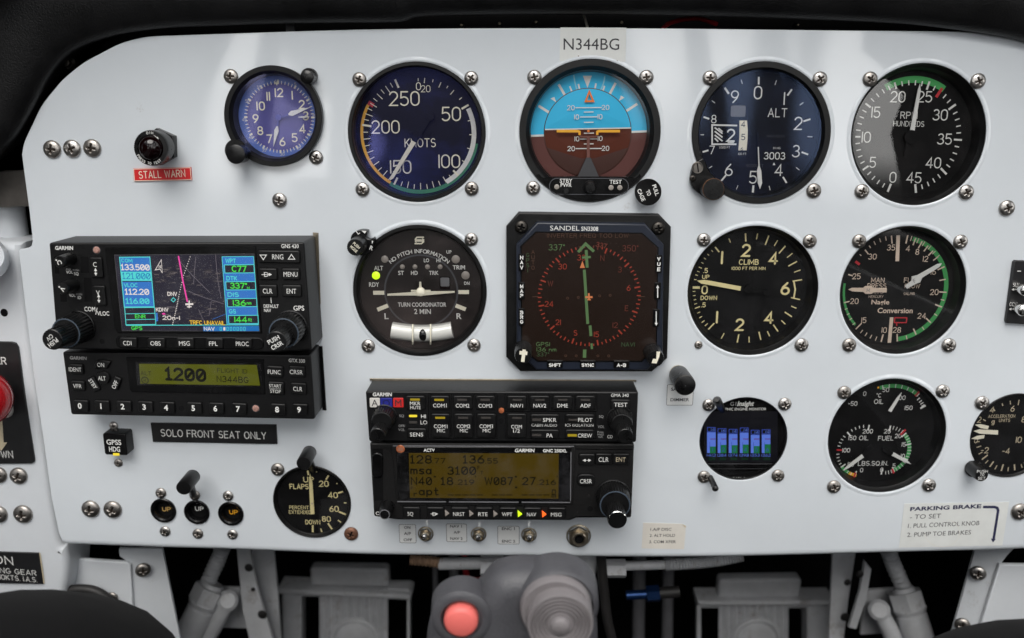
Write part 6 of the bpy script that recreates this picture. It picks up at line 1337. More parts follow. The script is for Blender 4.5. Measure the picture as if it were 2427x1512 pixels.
b = MB(); Fz = Frame(*Z(2040, 1090), .3); b.prism(Fz, [Fz.px(*Z(*p)) for p in ((2008, 862), (2028, 862), (2057, 1318), (2030, 1316))], -.4, .6, BLACKGLOSS, bev=.2)
b.prism(Fz, [Fz.px(*Z(*p)) for p in ((1960, 52), (1998, 55), (2016, 560), (2000, 560))], -.4, .6, NICKEL, bev=.2); b.build('mounting_sleeve', root)

# ---- audio panel
Z = Z7; k = Z.k; d = 22.0; F = Frame(*Z(1050, 325), d, turn=0); Pn = pt(F, Z); TILT[0] = -.3
root = thing('audio_panel', 'black audio selector panel with rows of COM and NAV keys, upper centre stack unit', 'audio panel', (*W(*Z(1050, 325), 0), 0))
case(root, F, [(107, 147), (2000, 151), (1985, 502), (132, 497)], Z, d, RADIO)
b = MB(); t = TX(b, F, Z, dict(mat=WHITE, font='f', bold=.0, z=.1, rot=-.2))
t('GARMIN', 224, 169, 25, 132, bold=.028, slant=.1); t('GMA 340', 1871, 175, 23, 122); t('HI', 510, 321, 28, 34); t('LO', 512, 363, 28, 46); t('SQ', 358, 317, 18, 32, ma=DIM); t('OFF/', 360, 387, 18, 46, ma=DIM); t('VOL', 358, 414, 18, 44, ma=DIM)
t('CABIN AUDIO', 1347, 382, 20, 176); t('ICS ISOLATION', 1590, 382, 20, 196); t('SQ', 1742, 322, 18, 32, ma=DIM); t('VOL', 1741, 393, 19, 46, ma=DIM); t('PULL', 1738, 430, 13, 44, ma=DIM); t('PASS', 1738, 447, 13, 44, ma=DIM); t('VOL', 1738, 464, 13, 34, ma=DIM); t('CO', 1803, 462, 24, 36)
for x0, y0, x1, y1 in ((545, 165, 1020, 475), (1075, 165, 1712, 285), (1080, 288, 1705, 475)): b.stroke(F, [Pn(*q) for q in ((x0, y0), (x1, y0), (x1, y1), (x0, y1), (x0, y0))], 4 * k, BLACKGLOSS, .08, cap=False)
for x in (705, 862, 1238, 1398, 1554): b.seg(F, Pn(x, 168), Pn(x, 282 if x > 1000 else 472), 2.5 * k, BLACKGLOSS, .06)
for x, y, r, ma in ((1048, 352, 19, INTERIOR),): b.lathe(F, [(r * k, .1), (0, .12)], ma, cx=Pn(x, y)[0], cy=Pn(x, y)[1], n=24)
b.build('faceplate_lettering', root); b = MB(); b.lathe(F, [(20 * k, .1), (17 * k, .9), (0, 1.2)], LENSORANGE, cx=Pn(1050, 280)[0], cy=Pn(1050, 280)[1], n=20); b.build('photocell', root)
for x, w_, ma, ch, cm in ((173, 70, MKWHITE, 'A', INK), (253, 82, MKBLUE, 'O', MKNAVY), (336, 72, MKRED, 'M', INK)):
    b = MB(); b.prism(F, rrect(*Pn(x, 225), w_ * k, 68 * k, 2), .02, .6, ma, bev=.15); b.text(F, ch, *Pn(x, 226), 46 * k, cm, z=.7, bold=.0); b.build('marker_lamp', root)
for y, ma in ((318, LEDA2), (362, LEDOFF)):
    b = MB(); b.prism(F, rrect(*Pn(438, y), 56 * k, 16 * k, 2), .02, .3, ma); b.build('sensitivity_lamp', root)
def gk(x, y, w_, h, lines, led=None, **q): key(root, F, Z, x, y, w_, h, lines, led=led, r=14, **q)
gk(457, 222, 130, 98, [('MKR', 454, 226, 27, 72), ('MUTE', 456, 255, 21, 72)], (453, 199, 66, 15, LEDA))
for i, s_ in enumerate(('COM1', 'COM2', 'COM3')): gk(626 + 157 * i, 222, 130, 98, [(s_, 625 + 157 * i, 240 + i, 27, 94)], (620 + 159 * i, 201, 66, 15, LEDA if i == 0 else LEDOFF))
for i, s_ in enumerate(('NAV1', 'NAV2', 'DME', 'ADF')): gk(1157 + 158 * i, 222, 132, 98, [(s_, 1157 + 158 * i, 241, 27, (84, 88, 74, 72)[i])], (1160 + 157 * i, 201, 64, 13, LEDOFF))
for i, s_ in enumerate(('COM1', 'COM2', 'COM3')): gk(630 + 158 * i, 380, 130, 172, [(s_, 630 + 158 * i, 384, 27, 94), ('MIC', 633 + 158 * i, 414, 25, 56)], (627 + 158 * i, 325, 68, 15, LEDA if i == 0 else LEDOFF))
gk(1156, 380, 130, 172, [('COM', 1155, 387, 27, 74), ('1/2', 1155, 416, 25, 46)], (1158, 326, 66, 13, LEDOFF))
gk(1350, 334, 196, 66, [('SPKR', 1384, 340, 28, 94)], (1295, 338, 62, 18, LEDOFF)); gk(1350, 440, 196, 66, [('PA', 1384, 448, 28, 42)], (1294, 444, 62, 16, LEDOFF)); gk(1592, 334, 198, 66, [('PILOT', 1630, 340, 28, 98)], (1545, 339, 60, 14, LEDOFF)); gk(1592, 440, 198, 66, [('CREW', 1628, 448, 28, 98)], (1540, 446, 64, 18, LEDA))
gk(1873, 232, 132, 66, [('TEST', 1875, 235, 29, 92)]); gk(466, 434, 132, 72, [('SENS', 464, 441, 28, 92)])
dual_knob(root, (240, 318), (215, 385), (190, 455), Z, 86, 70, 54, d, d + 10, d + 20, ringm=KNOB); dual_knob(root, (1870, 335), (1890, 400), (1909, 460), Z, 90, 74, 56, d, d + 10, d + 20, ringm=KNOB)
b = MB(); Fz = Frame(*Z(1060, 70), .4); b.prism(Fz, [Fz.px(*Z(*p)) for p in ((138, 58), (1985, 68), (1985, 80), (138, 72))], -.4, .5, NICKEL, bev=.1); b.build('mounting_sleeve', root)

# ---- comm / GPS unit
d = 20.0; F = Frame(*Z(1050, 780), d); Pn = pt(F, Z); TILT[0] = -.3
root = thing('com_radio', 'worn black radio with a wide olive text display, lower centre stack unit', 'radio', (*W(*Z(1050, 780), 0), 0))
case(root, F, [(136, 505), (1972, 510), (1952, 1028), (1560, 1028), (1535, 1046), (330, 1042), (165, 1018)], Z, d, RADIO2, bev=1.4)
b = MB(); b.prism(F, [Pn(152, 545), Pn(228, 545), Pn(232, 905), Pn(172, 905)], .02, .1, INTERIOR); b.prism(F, rrect(*Pn(192, 655), 76 * k, 190 * k, 34 * k, 6, -3), .05, 1.6, BLACKGLOSS, bev=1.0, steps=3); b.build('data_card', root)
b = MB(); b.prism(F, [Pn(288, 516), Pn(1558, 520), Pn(1545, 925), Pn(330, 912)], .02, 1.2, RADIO2, bev=.5, steps=2)
b.prism(F, [Pn(322, 528), Pn(1535, 528), Pn(1530, 908), Pn(338, 898)], 1.0, 1.5, BLACKGLOSS, bev=.2); b.poly(F, [Pn(410, 568), Pn(1447, 572), Pn(1444, 884), Pn(418, 878)], 1.6, OLIVE)
b.stroke(F, [Pn(330, 904), Pn(1526, 910)], 9 * k, GREY, 1.62, cap=False); b.stroke(F, [Pn(300, 520), Pn(1552, 524)], 9 * k, GREY, 1.3, cap=False); b.stroke(F, [Pn(1532, 560), Pn(1528, 900)], 6 * k, GREY, 1.63, cap=False)
for x in (678, 1180): b.seg(F, Pn(x, 892), Pn(x, 916), 20 * k, BLACKGLOSS, 1.7)
b.lathe(F, [(30 * k, 1.5), (26 * k, 1.8), (0, 1.9)], LENSORANGE, cx=Pn(352, 541)[0], cy=Pn(352, 541)[1], n=24)
for i in range(3): b.seg(F, Pn(335, 533 + i * 8), Pn(370, 533 + i * 8), 2.5 * k, LENSPALE, 1.95)
t = TX(b, F, Z, dict(mat=WHITE, font='f', bold=.03, z=1.75)); t('ACTV', 551, 548, 21, 76); t('GARMIN', 1211, 550, 24, 134, bold=.03, slant=.1); t('GNC 250XL', 1420, 552, 22, 164)
t = TX(b, F, Z, dict(mat=LCDINK, font='s', sw=.15, z=1.68, gap=.27, slashed=True))
t('128', 494, 612, 62, 150); t('.77', 618, 622, 40, 90); t('136', 858, 612, 62, 148); t('.55', 982, 623, 40, 86); t('msa', 494, 686, 64, 146); t('3100', 776, 690, 62, 196); t('F', 893, 670, 28, 16); t('T', 915, 704, 26, 18)
t('N40', 497, 762, 60, 146); t('^', 590, 744, 40, 16); t('18', 674, 762, 60, 86); t('.219', 798, 770, 40, 130); t("'", 870, 745, 46); t('W087', 1032, 762, 60, 196); t('^', 1150, 744, 40, 16); t('27', 1240, 762, 60, 92); t('.216', 1362, 770, 40, 130); t("'", 1436, 745, 46)
t('F', 432, 812, 24, 16); t('r', 456, 850, 44, 24); t('apt', 548, 832, 62, 138); t('^', 1152, 818, 40, 18); t('n', 1413, 826, 46, 28); t('m', 1413, 856, 46, 30)
for x0, x1, n in ((680, 930, 5), (985, 1133, 3), (1190, 1390, 4)):
    for i in range(n): w_ = (x1 - x0) / n; b.seg(F, Pn(x0 + w_ * i, 858), Pn(x0 + w_ * (i + .85), 858), 6 * k, LCDINK, 1.68)
b.build('display', root)
b = MB(); b.poly(F, [Pn(330, 560), Pn(1528, 560), Pn(1526, 900), Pn(340, 892)], 2.0, GLASSSCR); b.build('screen_glass', root)
for i, (s_, x, w_) in enumerate((('SQ', 423, 40), ('D', 588, 26), ('NRST', 758, 80), ('RTE', 924, 64), ('WPT', 1091, 72), ('NAV', 1260, 64), ('MSG', 1430, 74))):
    key(root, F, Z, x + 6, 984 + i * .8, 118, 92, [(s_, x - 1, 987 + i * .8, 28, w_)], ma=KEY, up=2.0)
b = MB(); arrow(b, F, Pn(562, 987), Pn(614, 987), 4 * k, WHITE, 2.1, 6)
b.build('direct_arrow', root)
for x, y, ma in ((673, 989, LENSPALE), (841, 991, LENSPALE), (1008, 993, LENSPALE), (1177, 993, LEDY), (1345, 995, LEDR)):
    b = MB(); b.prism(F, [Pn(x - 14, y - 22), Pn(x + 16, y + 2), Pn(x - 12, y + 22)], .02, 1.3, ma, bev=.2); b.build('annunciator_lamp', root)
b = MB(); b.stroke(F, [Pn(350, 936), Pn(1500, 944)], 7 * k, BLACKGLOSS, .1, cap=False); b.stroke(F, [Pn(1565, 548), Pn(1960, 552)], 6 * k, BLACKGLOSS, .1, cap=False); b.lathe(F, [(20 * k, .1), (10 * k, .12), (0, .1)], INTERIOR, cx=Pn(1665, 962)[0], cy=Pn(1665, 962)[1], n=20)
b.text(F, 'C', *Pn(190, 993), 24 * k, WHITE, z=.2, bold=.02); b.build('faceplate_lettering', root)
key(root, F, Z, 1642, 616, 108, 80, []); b = MB(); arrow(b, F, Pn(1612, 619), Pn(1672, 619), 4 * k, WHITE, 1.6, 7, True); b.build('swap_arrow', root)
key(root, F, Z, 1757, 613, 108, 80, [('CLR', 1757, 614, 33, 70)]); key(root, F, Z, 1878, 613, 108, 80, [('ENT', 1876, 614, 32, 66)], tm=OLDLUME); key(root, F, Z, 1636, 758, 124, 86, [('CRSR', 1635, 764, 31, 82)], r=36)
dual_knob(root, (1822, 870), (1838, 960), (1854, 1040), Z, 122, 106, 68, d, d + 13, d + 26, rim=CHROME, cap=BLACKGLOSS, flut=34)
b = MB(); Fk = Frame(*Z(240, 1002), d + 11); b.lathe(Fk, [(52 * k, -11), (44 * k, -3), (39 * k, -1), (37 * k, 0)], KNOB, n=64, flutes=20, depth=.05); b.lathe(Fk, [(37 * k, 0), (31 * k, .1)], GREY, n=40); b.lathe(Fk, [(31 * k, .1), (0, -.4)], BLACKGLOSS, n=40); b.build('volume_knob', root, sharp=50)

# ------------------------------------------------------------------ square horizontal situation display
Z = Z5; k = Z.k; F = Frame(*Z(1740, 640), 5.0); Pn = pt(F, Z); TILT[0] = 0
root = thing('navigation_display', 'square black eight-sided compass display with a dim brown screen', 'navigation display', (*W(*Z(1740, 640), 0), 0))
b = MB(); b.prism(F, [Pn(*p) for p in ((1256, 85), (2230, 98), (2314, 186), (2288, 1098), (2180, 1192), (1268, 1190), (1169, 1090), (1170, 184))], -6, 0, BLACK, bev=1.0, steps=3); b.build('bezel', root)
for x, y in ((1275, 187), (2225, 195)): screw(*Z(x, y), 15.5, root, 'dark', d=5.2)
G2 = Frame(*Z(1740, 640), 11.0); P = pt(G2, Z); b = MB()
b.prism(G2, [P(*p) for p in ((1385, 155), (2135, 165), (2262, 310), (2256, 1062), (2150, 1180), (1380, 1180), (1242, 1050), (1240, 312))], -6.2, 0, HSIBEZEL, bev=.9, steps=3)
SC = [(1380, 226), (2108, 234), (2217, 332), (2206, 1010), (2106, 1112), (1392, 1112), (1282, 1026), (1278, 322)]
b.prism(G2, [P(*p) for p in [(1372, 218), (2112, 226), (2226, 328), (2214, 1014), (2110, 1122), (1386, 1122), (1272, 1030), (1268, 318)]], .02, .3, BLACKGLOSS)
t = TX(b, G2, Z, dict(mat=WHITE, font='f', z=.12, rot=-.4)); t('SANDEL', 1576, 195, 32, 200, bold=.0); t('SN3308', 1749, 199, 28, 116, bold=.015); b.build('inner_bezel', root)
b = MB(); b.poly(G2, [P(*p) for p in SC], .4, HSIBG); z = .5
c = P(1745, 668); RX = 1.0
for i in range(72):
    a = i * 5 + 18.8 - 0; big = i % 6 == 0; mid = i % 2 == 0
    r1 = 357 * k; r0 = (318 if big else 330 if mid else 340) * k
    ma = HSIRED if not (-15 < ((a + 180) % 360 - 180) < 12) else HSIDIM
    b.tick(G2, *c, r0, r1, a, (11 if big else 8) * k, ma, z)
t = TX(b, G2, Z, dict(mat=HSIRED, font='s', sw=.12, z=z + .05))
for s_, x, y, ma in (('N', 1836, 402, HSIDIM), ('3', 1958, 481, HSIDIM), ('6', 2018, 608, HSIRED), ('E', 2004, 749, HSIDIM), ('12', 1925, 866, HSIDIM), ('15', 1795, 930, HSIRED), ('S', 1650, 920, HSIRED), ('21', 1530, 846, HSIRED), ('24', 1467, 719, HSIRED), ('W', 1476, 577, HSIDIM), ('30', 1560, 460, HSIRED), ('33', 1691, 398, HSIRED)): t(s_, x, y, 40, ma=ma)
t('337^', 1520, 327, 42, 110, ma=HSIGRN, sw=.1); t('350^', 2030, 334, 42, 110, ma=HSIDIM, sw=.1); t('GPS1', 1425, 998, 30, 96, ma=HSIGRN); t('136 nm', 1449, 1034, 30, 138, ma=HSIGRN); t('337^', 1424, 1069, 28, 88, ma=HSIDGRN); t('NAV1', 2014, 1000, 30, 92, ma=HSIDGRN); t('INVERTER FREQ TOO LOW', 1735, 246, 28, 556, ma=HSIYEL, sw=.11)
for i, ch in enumerate('AUTO'): t(ch, 1356, 360 + i * 36, 27, 22, ma=HSIYEL)
for i, ch in enumerate('GPS1'): t(ch, 1319, 380 + i * 36, 27, 20 if ch != '1' else None, ma=HSIDGRN)
W_ = 20 * k
b.stroke(G2, [P(1668, 360), P(1720, 303), P(1778, 356)], W_, HSIGRN, z + .06, cap=False); b.seg(G2, P(1724, 345), P(1731, 468), W_, HSIGRN, z + .065); b.seg(G2, P(1695, 398), P(1756, 394), 16 * k, HSIGRN, z + .07)
b.seg(G2, P(1711, 482), P(1735, 858), W_, HSIGRN, z + .06); b.seg(G2, P(1751, 868), P(1757, 942), W_, HSIGRN, z + .06); b.seg(G2, P(1761, 992), P(1764, 1032), 16 * k, HSIGRN, z + .06); b.seg(G2, P(1714, 1035), P(1712, 1092), 24 * k, HSIGRN, z + .06)
b.poly(G2, [P(1698, 420), P(1680, 470), P(1716, 470)], z + .08, HSIORG); b.seg(G2, P(1742, 645), P(1744, 692), 12 * k, HSIORG, z + .1); b.seg(G2, P(1718, 672), P(1768, 672), 14 * k, HSIORG, z + .105); b.seg(G2, P(1732, 690), P(1756, 690), 8 * k, HSIORG, z + .11)
for x, y in ((1595, 679), (1669, 674), (1817, 663), (1890, 659), (1582, 1078), (1655, 1079), (1805, 1079), (1880, 1079)): b.ring(G2, circ(*P(x, y), 9 * k, 16), circ(*P(x, y), 5.5 * k, 16), z + .05, HSIYEL)
for x0, x1 in ((1352, 1392), (2085, 2130)): b.seg(G2, P(x0, 670), P(x1, 668), 4 * k, HSIYEL, z + .05)
b.text(G2, '337', *P(1830, 312), 34 * k, HSIDIM, rot=-12, z=z + .05, font='s', sw=.2)
b.build('screen', root)
b = MB(); b.poly(G2, [P(*p) for p in SC], 1.3, GLASSBRN); b.build('screen_glass', root)
def vkey(x, y, w_, h, s_, step=30):
    b = MB(); b.prism(G2, rrect(*P(x, y), w_ * k, h * k, 3 * k, 2), .02, 1.6, BLACKGLOSS, bev=.3)
    if s_ in '^v': arrow(b, G2, P(x, y + (45 if s_ == '^' else -48)), P(x, y + (-42 if s_ == '^' else 52)), 7 * k, WHITE, 1.7, 7)
    else:
        n = len(s_)
        for i, ch in enumerate(s_): b.text(G2, ch, *P(x, y + (i - (n - 1) / 2) * step), 26 * k, WHITE, w_=22 * k, z=1.7, font='s', sw=.24)
    b.build('button', root)
vkey(1277, 430, 42, 118, 'NAV', 34); vkey(1277, 627, 42, 122, 'MAP', 32); vkey(1277, 808, 42, 122, 'BRG', 32); vkey(2225, 441, 42, 122, 'VUE', 36); vkey(2217, 628, 44, 118, '^'); vkey(2207, 815, 44, 124, 'v')
for s_, x, y, w_ in (('SHFT', 1507, 1139, 86), ('SYNC', 1735, 1139, 90), ('A-B', 1967, 1140, 66)):
    b = MB(); b.prism(G2, rrect(*P(x, y - 6), 110 * k, 52 * k, 3 * k, 2), .02, 1.6, BLACKGLOSS, bev=.3); b.text(G2, s_, *P(x, y), 26 * k, WHITE, w_=w_ * k, z=1.7, font='s', sw=.24); b.build('button', root)
for tip, kind in (((1287, 1080), 'cross'), ((2207, 1100), 'tick')):
    Fk = Frame(*Z(*tip), 26); b = MB(); b.lathe(Fk, [(66 * k, -15), (62 * k, -13), (60 * k, -1), (57 * k, 0), (0, .05)], KNOB, n=96, flutes=22, depth=.04); Pk = pt(Fk, Z)
    if kind == 'cross': b.seg(Fk, Pk(1295, 1036), Pk(1284, 1122), 24 * k, CREAM, .15); b.seg(Fk, Pk(1262, 1058), Pk(1316, 1062), 26 * k, CREAM, .16)
    else: b.poly(Fk, [Pk(2212, 1050), Pk(2238, 1050), Pk(2232, 1085), Pk(2212, 1133), Pk(2178, 1130), Pk(2188, 1100), Pk(2210, 1102)], .15, CREAM)
    b.build('knob', root, sharp=50)

# ------------------------------------------------------------------ lamps, switches, small controls
F = Frame(*Z1(1110, 985), 0); root = thing('warning_lamp', 'black ringed stall warning lamp with a dark red lens above the red placard', 'warning lamp', F.at(0, 0, 0)); b = MB(); k = .3527
hexp = [F.px(*Z1(*p)) for p in ((1072, 860), (1188, 912), (1193, 1052), (1095, 1108), (1000, 1040), (985, 930))]
b.prism(F, hexp, 0, 5, BLACKGLOSS, bev=.6, steps=2); b.build('hex_nut', root)
Ft = Frame(*Z1(1012, 995), 20); b = MB(); b.lathe(Ft, [(80 * k, -19.8), (80 * k, -13), (100 * k, -12.5), (102 * k, -9)], KNOB, n=64); b.lathe(Ft, [(102 * k, -9), (113 * k, -8.5), (116 * k, -2), (114 * k, -.4), (112 * k, 0), (86 * k, .1), (82 * k, -1)], KNOB, n=112, flutes=56, depth=.012)
for i, ch in enumerate('PRESS TO TEST'):
    a = 242 - i * 8.2; q = (98 * k * sin(radians(a)), 98 * k * cos(radians(a)))
    if ch != ' ': b.text(Ft, ch, *q, 17 * k, WHITE, z=.3, rot=180 - a, font='s', sw=.16)
for i, ch in enumerate('DIM'): a = -7 + i * 9.5; b.text(Ft, ch, 98 * k * sin(radians(a)), 98 * k * cos(radians(a)), 17 * k, WHITE, z=.3, rot=-a, font='s', sw=.16)
arrow(b, Ft, Ft.px(*Z1(1035, 907)), Ft.px(*Z1(1068, 934)), 1.0, WHITE, .3, 5); b.build('lamp_ring', root, sharp=50)
b = MB(); b.lathe(Ft, [(84 * k, -1.5), (80 * k, .6), (64 * k, 2.6), (38 * k, 4), (0, 4.5)], REDLAMP, n=56); b.build('lens', root, sharp=80)
def placard(name, label, cat, Z, quad, ma, lines, tm, h=.9, base=None, font='f', bev=.1, rot=0, group=None, edge=None, **tk):
    c = [sum(p[i] for p in quad) / len(quad) for i in (0, 1)]; F = Frame(*Z(*c), .02); b = MB()
    b.prism(F, [F.px(*Z(*p)) for p in quad], 0, h, ma, bev=bev); t = TX(b, F, Z, dict(mat=tm, font=font, z=h + .05, rot=rot, **tk))
    for l in lines: t(*l)
    if edge:
        q = [F.px(*Z(*p)) for p in quad]; b.ring(F, ccw(q), offs(ccw(q), edge), h + .03, tm) if False else None
    return b, F, c
b, F, c = placard('x', '', '', Z1, [(898, 1132), (1286, 1122), (1293, 1210), (905, 1218)], REDLABEL, [('STALL WARN', 1093, 1169, 48, 312)], CREAM, font='s', sw=.115, rot=1.3)
b.stroke(F, [F.px(*Z1(*p)) for p in ((902, 1136), (1282, 1126), (1289, 1206), (909, 1214), (902, 1136))], 1.4, CREAM, .93, cap=False)
tag(b.build('stall_placard', origin=F.at(0, 0)), 'red engraved placard reading STALL WARN', 'placard')
b, F, c = placard('x', '', '', Z9, [(961, 142), (1757, 153), (1764, 276), (976, 262)], BLACKLABEL, [('SOLO FRONT SEAT ONLY', 1360, 213, 48, 668)], WHITE, font='s', sw=.115, rot=-1.0, h=1.2)
tag(b.build('seat_placard', origin=F.at(0, 0)), 'black engraved placard reading SOLO FRONT SEAT ONLY', 'placard')
b, F, c = placard('x', '', '', Z2, [(1632, -70), (2090, -68), (2083, 168), (1626, 163)], CLEARTAPE, [('N344BG', 1847, 46, 76, 386)], INK, h=.12, bev=0)
b.seg(F, F.px(*Z2(1955, 163)), F.px(*Z2(2030, 163)), 3, RUST, .2); b.lathe(F, [(1.3, .2), (0, .22)], RUST, cx=F.px(*Z2(1757, 128))[0], cy=F.px(*Z2(1757, 128))[1], n=12)
tag(b.build('registration_label', origin=F.at(0, 0)), 'yellowed tape label reading N344BG at the panel top', 'label')
b, F, c = placard('x', '', '', Z8, [(1650, 996), (2330, 985), (2286, 1268), (1615, 1282)], CLEARTAPE, [('PARKING BRAKE', 1918, 1022, 25, 458, INKNAVY)], INKNAVY, h=.15, bev=0, rot=1.2, bold=.035)
t = TX(b, F, Z8, dict(mat=INK, font='f', z=.2)); t('- TO SET', 1787, 1079, 30, 200, rot=1); t('1. PULL CONTROL KNOB', 1905, 1131, 29, 462, rot=1.2); t('2. PUMP TOE BRAKES', 1875, 1190, 29, 414, rot=1.2)
q = [F.px(*Z8(*p)) for p in ((2160, 1018), (2235, 1018), (2252, 1024), (2258, 1040), (2228, 1232))]; b.stroke(F, q, 6.2, INKNAVY, .21, cap=False); b.poly(F, [F.px(*Z8(*p)) for p in ((2210, 1222), (2243, 1226), (2224, 1248))], .22, INKNAVY)
ar = [F.px(*Z8(1895 + 112 * cos(radians(a)), 1185 + 92 * sin(radians(a)))) for a in range(-70, 190, 10)]; b.stroke(F, ar, 1.2, mat('tape_bubble', (.74, .73, .68), .2, coat=.5), .23)
tag(b.build('brake_label', origin=F.at(0, 0)), 'clear tape label with parking brake instructions and a bent arrow', 'label')
b, F, c = placard('x', '', '', Z7, [(2033, 1058), (2300, 1066), (2330, 1080), (2316, 1242), (2022, 1236)], PAPER, [('1.A/P DISC', 2156, 1104, 21, 146), ('2. ALT HOLD', 2166, 1146, 21, 176), ('3. COM XFER', 2167, 1190, 21, 186)], INK, h=.15, bev=0, bold=.01)
b.poly(F, [F.px(*Z7(*p)) for p in ((2300, 1066), (2330, 1080), (2326, 1095))], .25, OLDLUME); tag(b.build('paper_label', origin=F.at(0, 0)), 'beige paper label listing A/P DISC, ALT HOLD and COM XFER', 'label')
def framed(name, label, Z, quad, lines):
    c = [sum(p[i] for p in quad) / 4 for i in (0, 1)]; F = Frame(*Z(*c), .03); b = MB(); q = [F.px(*Z(*p)) for p in quad]
    w_, h = abs(q[1][0] - q[0][0]), abs(q[2][1] - q[1][1]); m_ = (sum(p[0] for p in q) / 4, sum(p[1] for p in q) / 4)
    b.poly(F, rrect(*m_, w_, h, 3.5), .05, CLEARTAPE if False else MKLAB); b.ring(F, rrect(*m_, w_, h, 3.5), rrect(*m_, w_ - 2, h - 2, 2.8), .09, INK)
    t = TX(b, F, Z, dict(mat=INK, font='f', z=.12, bold=.02))
    for l in lines: t(*l)
    tag(b.build(name, origin=F.at(0, 0)), label, 'label', 'framed labels beside switches')
MKLAB = mat('clear_label_film', (.69, .70, .70), .4)
framed('switch_label', 'small framed label reading ON A/P OFF', Z7, [(339, 1070), (457, 1070), (460, 1199), (344, 1199)], [('ON', 397, 1091, 20, 44), ('A/P', 399, 1133, 20, 48), ('OFF', 401, 1177, 20, 60)])
framed('switch_label', 'small framed label reading NAV 1 A/P NAV 2', Z7, [(667, 1064), (810, 1066), (811, 1192), (669, 1192)], [('NAV 1', 735, 1083, 19, 82), ('A/P', 741, 1125, 19, 44), ('NAV 2', 738, 1168, 19, 86)])
framed('switch_label', 'small framed label reading ENC 1 ENC 2', Z7, [(1022, 1080), (1174, 1082), (1175, 1208), (1026, 1208)], [('ENC 1', 1098, 1100, 20, 90), ('ENC 2', 1100, 1187, 20, 92)])
framed('dimmer_label', 'small framed label half hidden by the ridged dimmer knob', Z8, [(110, 222), (283, 224), (280, 360), (106, 358)], [('SANDEL', 193, 254, 20, 112), ('DIMMER', 193, 322, 20, 122)])
for x, y, tx, ty, lb, ma in ((525, 1135, 508, 1162, 'ON A/P OFF label', NICKEL), (892, 1138, 887, 1170, 'NAV 1 NAV 2 label', NICKEL), (1241, 1141, 1246, 1170, 'ENC 1 ENC 2 label', NICKEL)):
    F = Frame(*Z7(x, y), 0); k = Z7.k; root = thing('toggle_switch', f'metal toggle switch beside the small framed {lb}', 'toggle switch', F.at(0, 0), 'metal toggle switches under the centre radios'); b = MB()
    b.lathe(F, [(55 * k, 0), (54 * k, .5), (46 * k, .7)], ma, n=36); b.prism(F, [(45 * k * cos(a), 45 * k * sin(a)) for a in [i * pi / 3 + .3 for i in range(6)]], .5, 2.4, ma, bev=.3, steps=2); b.lathe(F, [(33 * k, 2.2), (33 * k, 4.4), (27 * k, 4.8), (22 * k, 4.2), (0, 4.0)], ma, n=36); b.build('mounting_nut', root, sharp=35)
    d2 = 10.5; pa = Vector((*W(*Z7(x, y), 4), 4)); pb = Vector((*W(*Z7(tx, ty), d2), d2)); b = MB(); b.tube([tuple(pa), tuple(pa.lerp(pb, .8)), tuple(pa.lerp(pb, .95)), tuple(pb)], [1.0, 1.55, 1.5, .7], CHROME, 18); b.build('lever', root, sharp=60)
F = Frame(*Z7(1585, 1148), 0); k = Z7.k; root = thing('jack_socket', 'round brassy headset jack socket under the centre radios', 'jack socket', F.at(0, 0)); b = MB()
b.lathe(F, [(86 * k, 0), (85 * k, .6), (76 * k, .9)], NICKEL, n=48); b.prism(F, [(77 * k * cos(a), 77 * k * sin(a)) for a in [i * pi / 3 + .52 for i in range(6)]], .7, 3.0, NICKEL, bev=.5, steps=2); b.lathe(F, [(52 * k, 2.8), (52 * k, 5.2), (46 * k, 5.8), (34 * k, 5.6), (31 * k, 5.0)], NICKEL, n=48); b.build('nut', root, sharp=35)
b = MB(); b.lathe(F, [(32 * k, 5.2), (29 * k, 4.4), (27 * k, 3.1), (0, 3.05)], INTERIOR, n=36); b.build('bore', root)
F = Frame(*Z8(230, 232), 24); k = Z8.k; root = thing('dimmer_control', 'black ridged dimmer knob above the DIMMER label', 'dimmer knob', (*W(*Z8(200, 165), 0), 0)); b = MB()
b.lathe(F, [(60 * k, -23.5), (62 * k, -21)], OLDLUME, n=48); b.lathe(F, [(66 * k, -21.5), (70 * k, -2), (69 * k, -1)], KNOB, n=132, flutes=44, depth=.035); b.lathe(F, [(69 * k, -1), (66 * k, -.2)], RAWMETAL, n=56); b.lathe(F, [(66 * k, -.2), (62 * k, 0), (0, 0)], KNOB, n=56); b.build('knob_body', root, sharp=50)
b = MB(); b.lathe(F, [(1.1, .1), (0, .12)], GREY, n=10); b.build('index_dot', root)
for x, y, x2, y2, sx, sy, d2, lb in ((1165, 560, 1228, 482, 1228, 600, 30, 'black tubular post lamp standing over the middle UP indicator'), (1928, 405, 1968, 328, 1990, 440, 27, 'black tubular post lamp standing at the top of the flap gauge')):
    root = thing('post_lamp', lb, 'post lamp', (*W(*Z9(sx, sy), 0), 0), 'black post lamps'); F = Frame(*Z9(x, y), d2); k = Z9.k
    b = MB(); pa = Vector((*W(*Z9(x2, y2), d2 - 17), d2 - 17)); pb = Vector(F.at(0, 0, 0)); r = 45 * k * F.U
    b.tube([tuple(pa), tuple(pa.lerp(pb, .04)), tuple(pa.lerp(pb, .97)), tuple(pb)], [r * .9, r, r, r * .94], BLACK, 32); b.build('hood', root, sharp=50)
    b = MB(); mid = pa.lerp(pb, .45); st = Vector((*W(*Z9(sx, sy), 0), 0)); b.tube([tuple(mid), tuple(mid.lerp(st, .5)), tuple(st)], [3.0, 2.4, 2.0], BLACK, 14); b.build('stem', root)
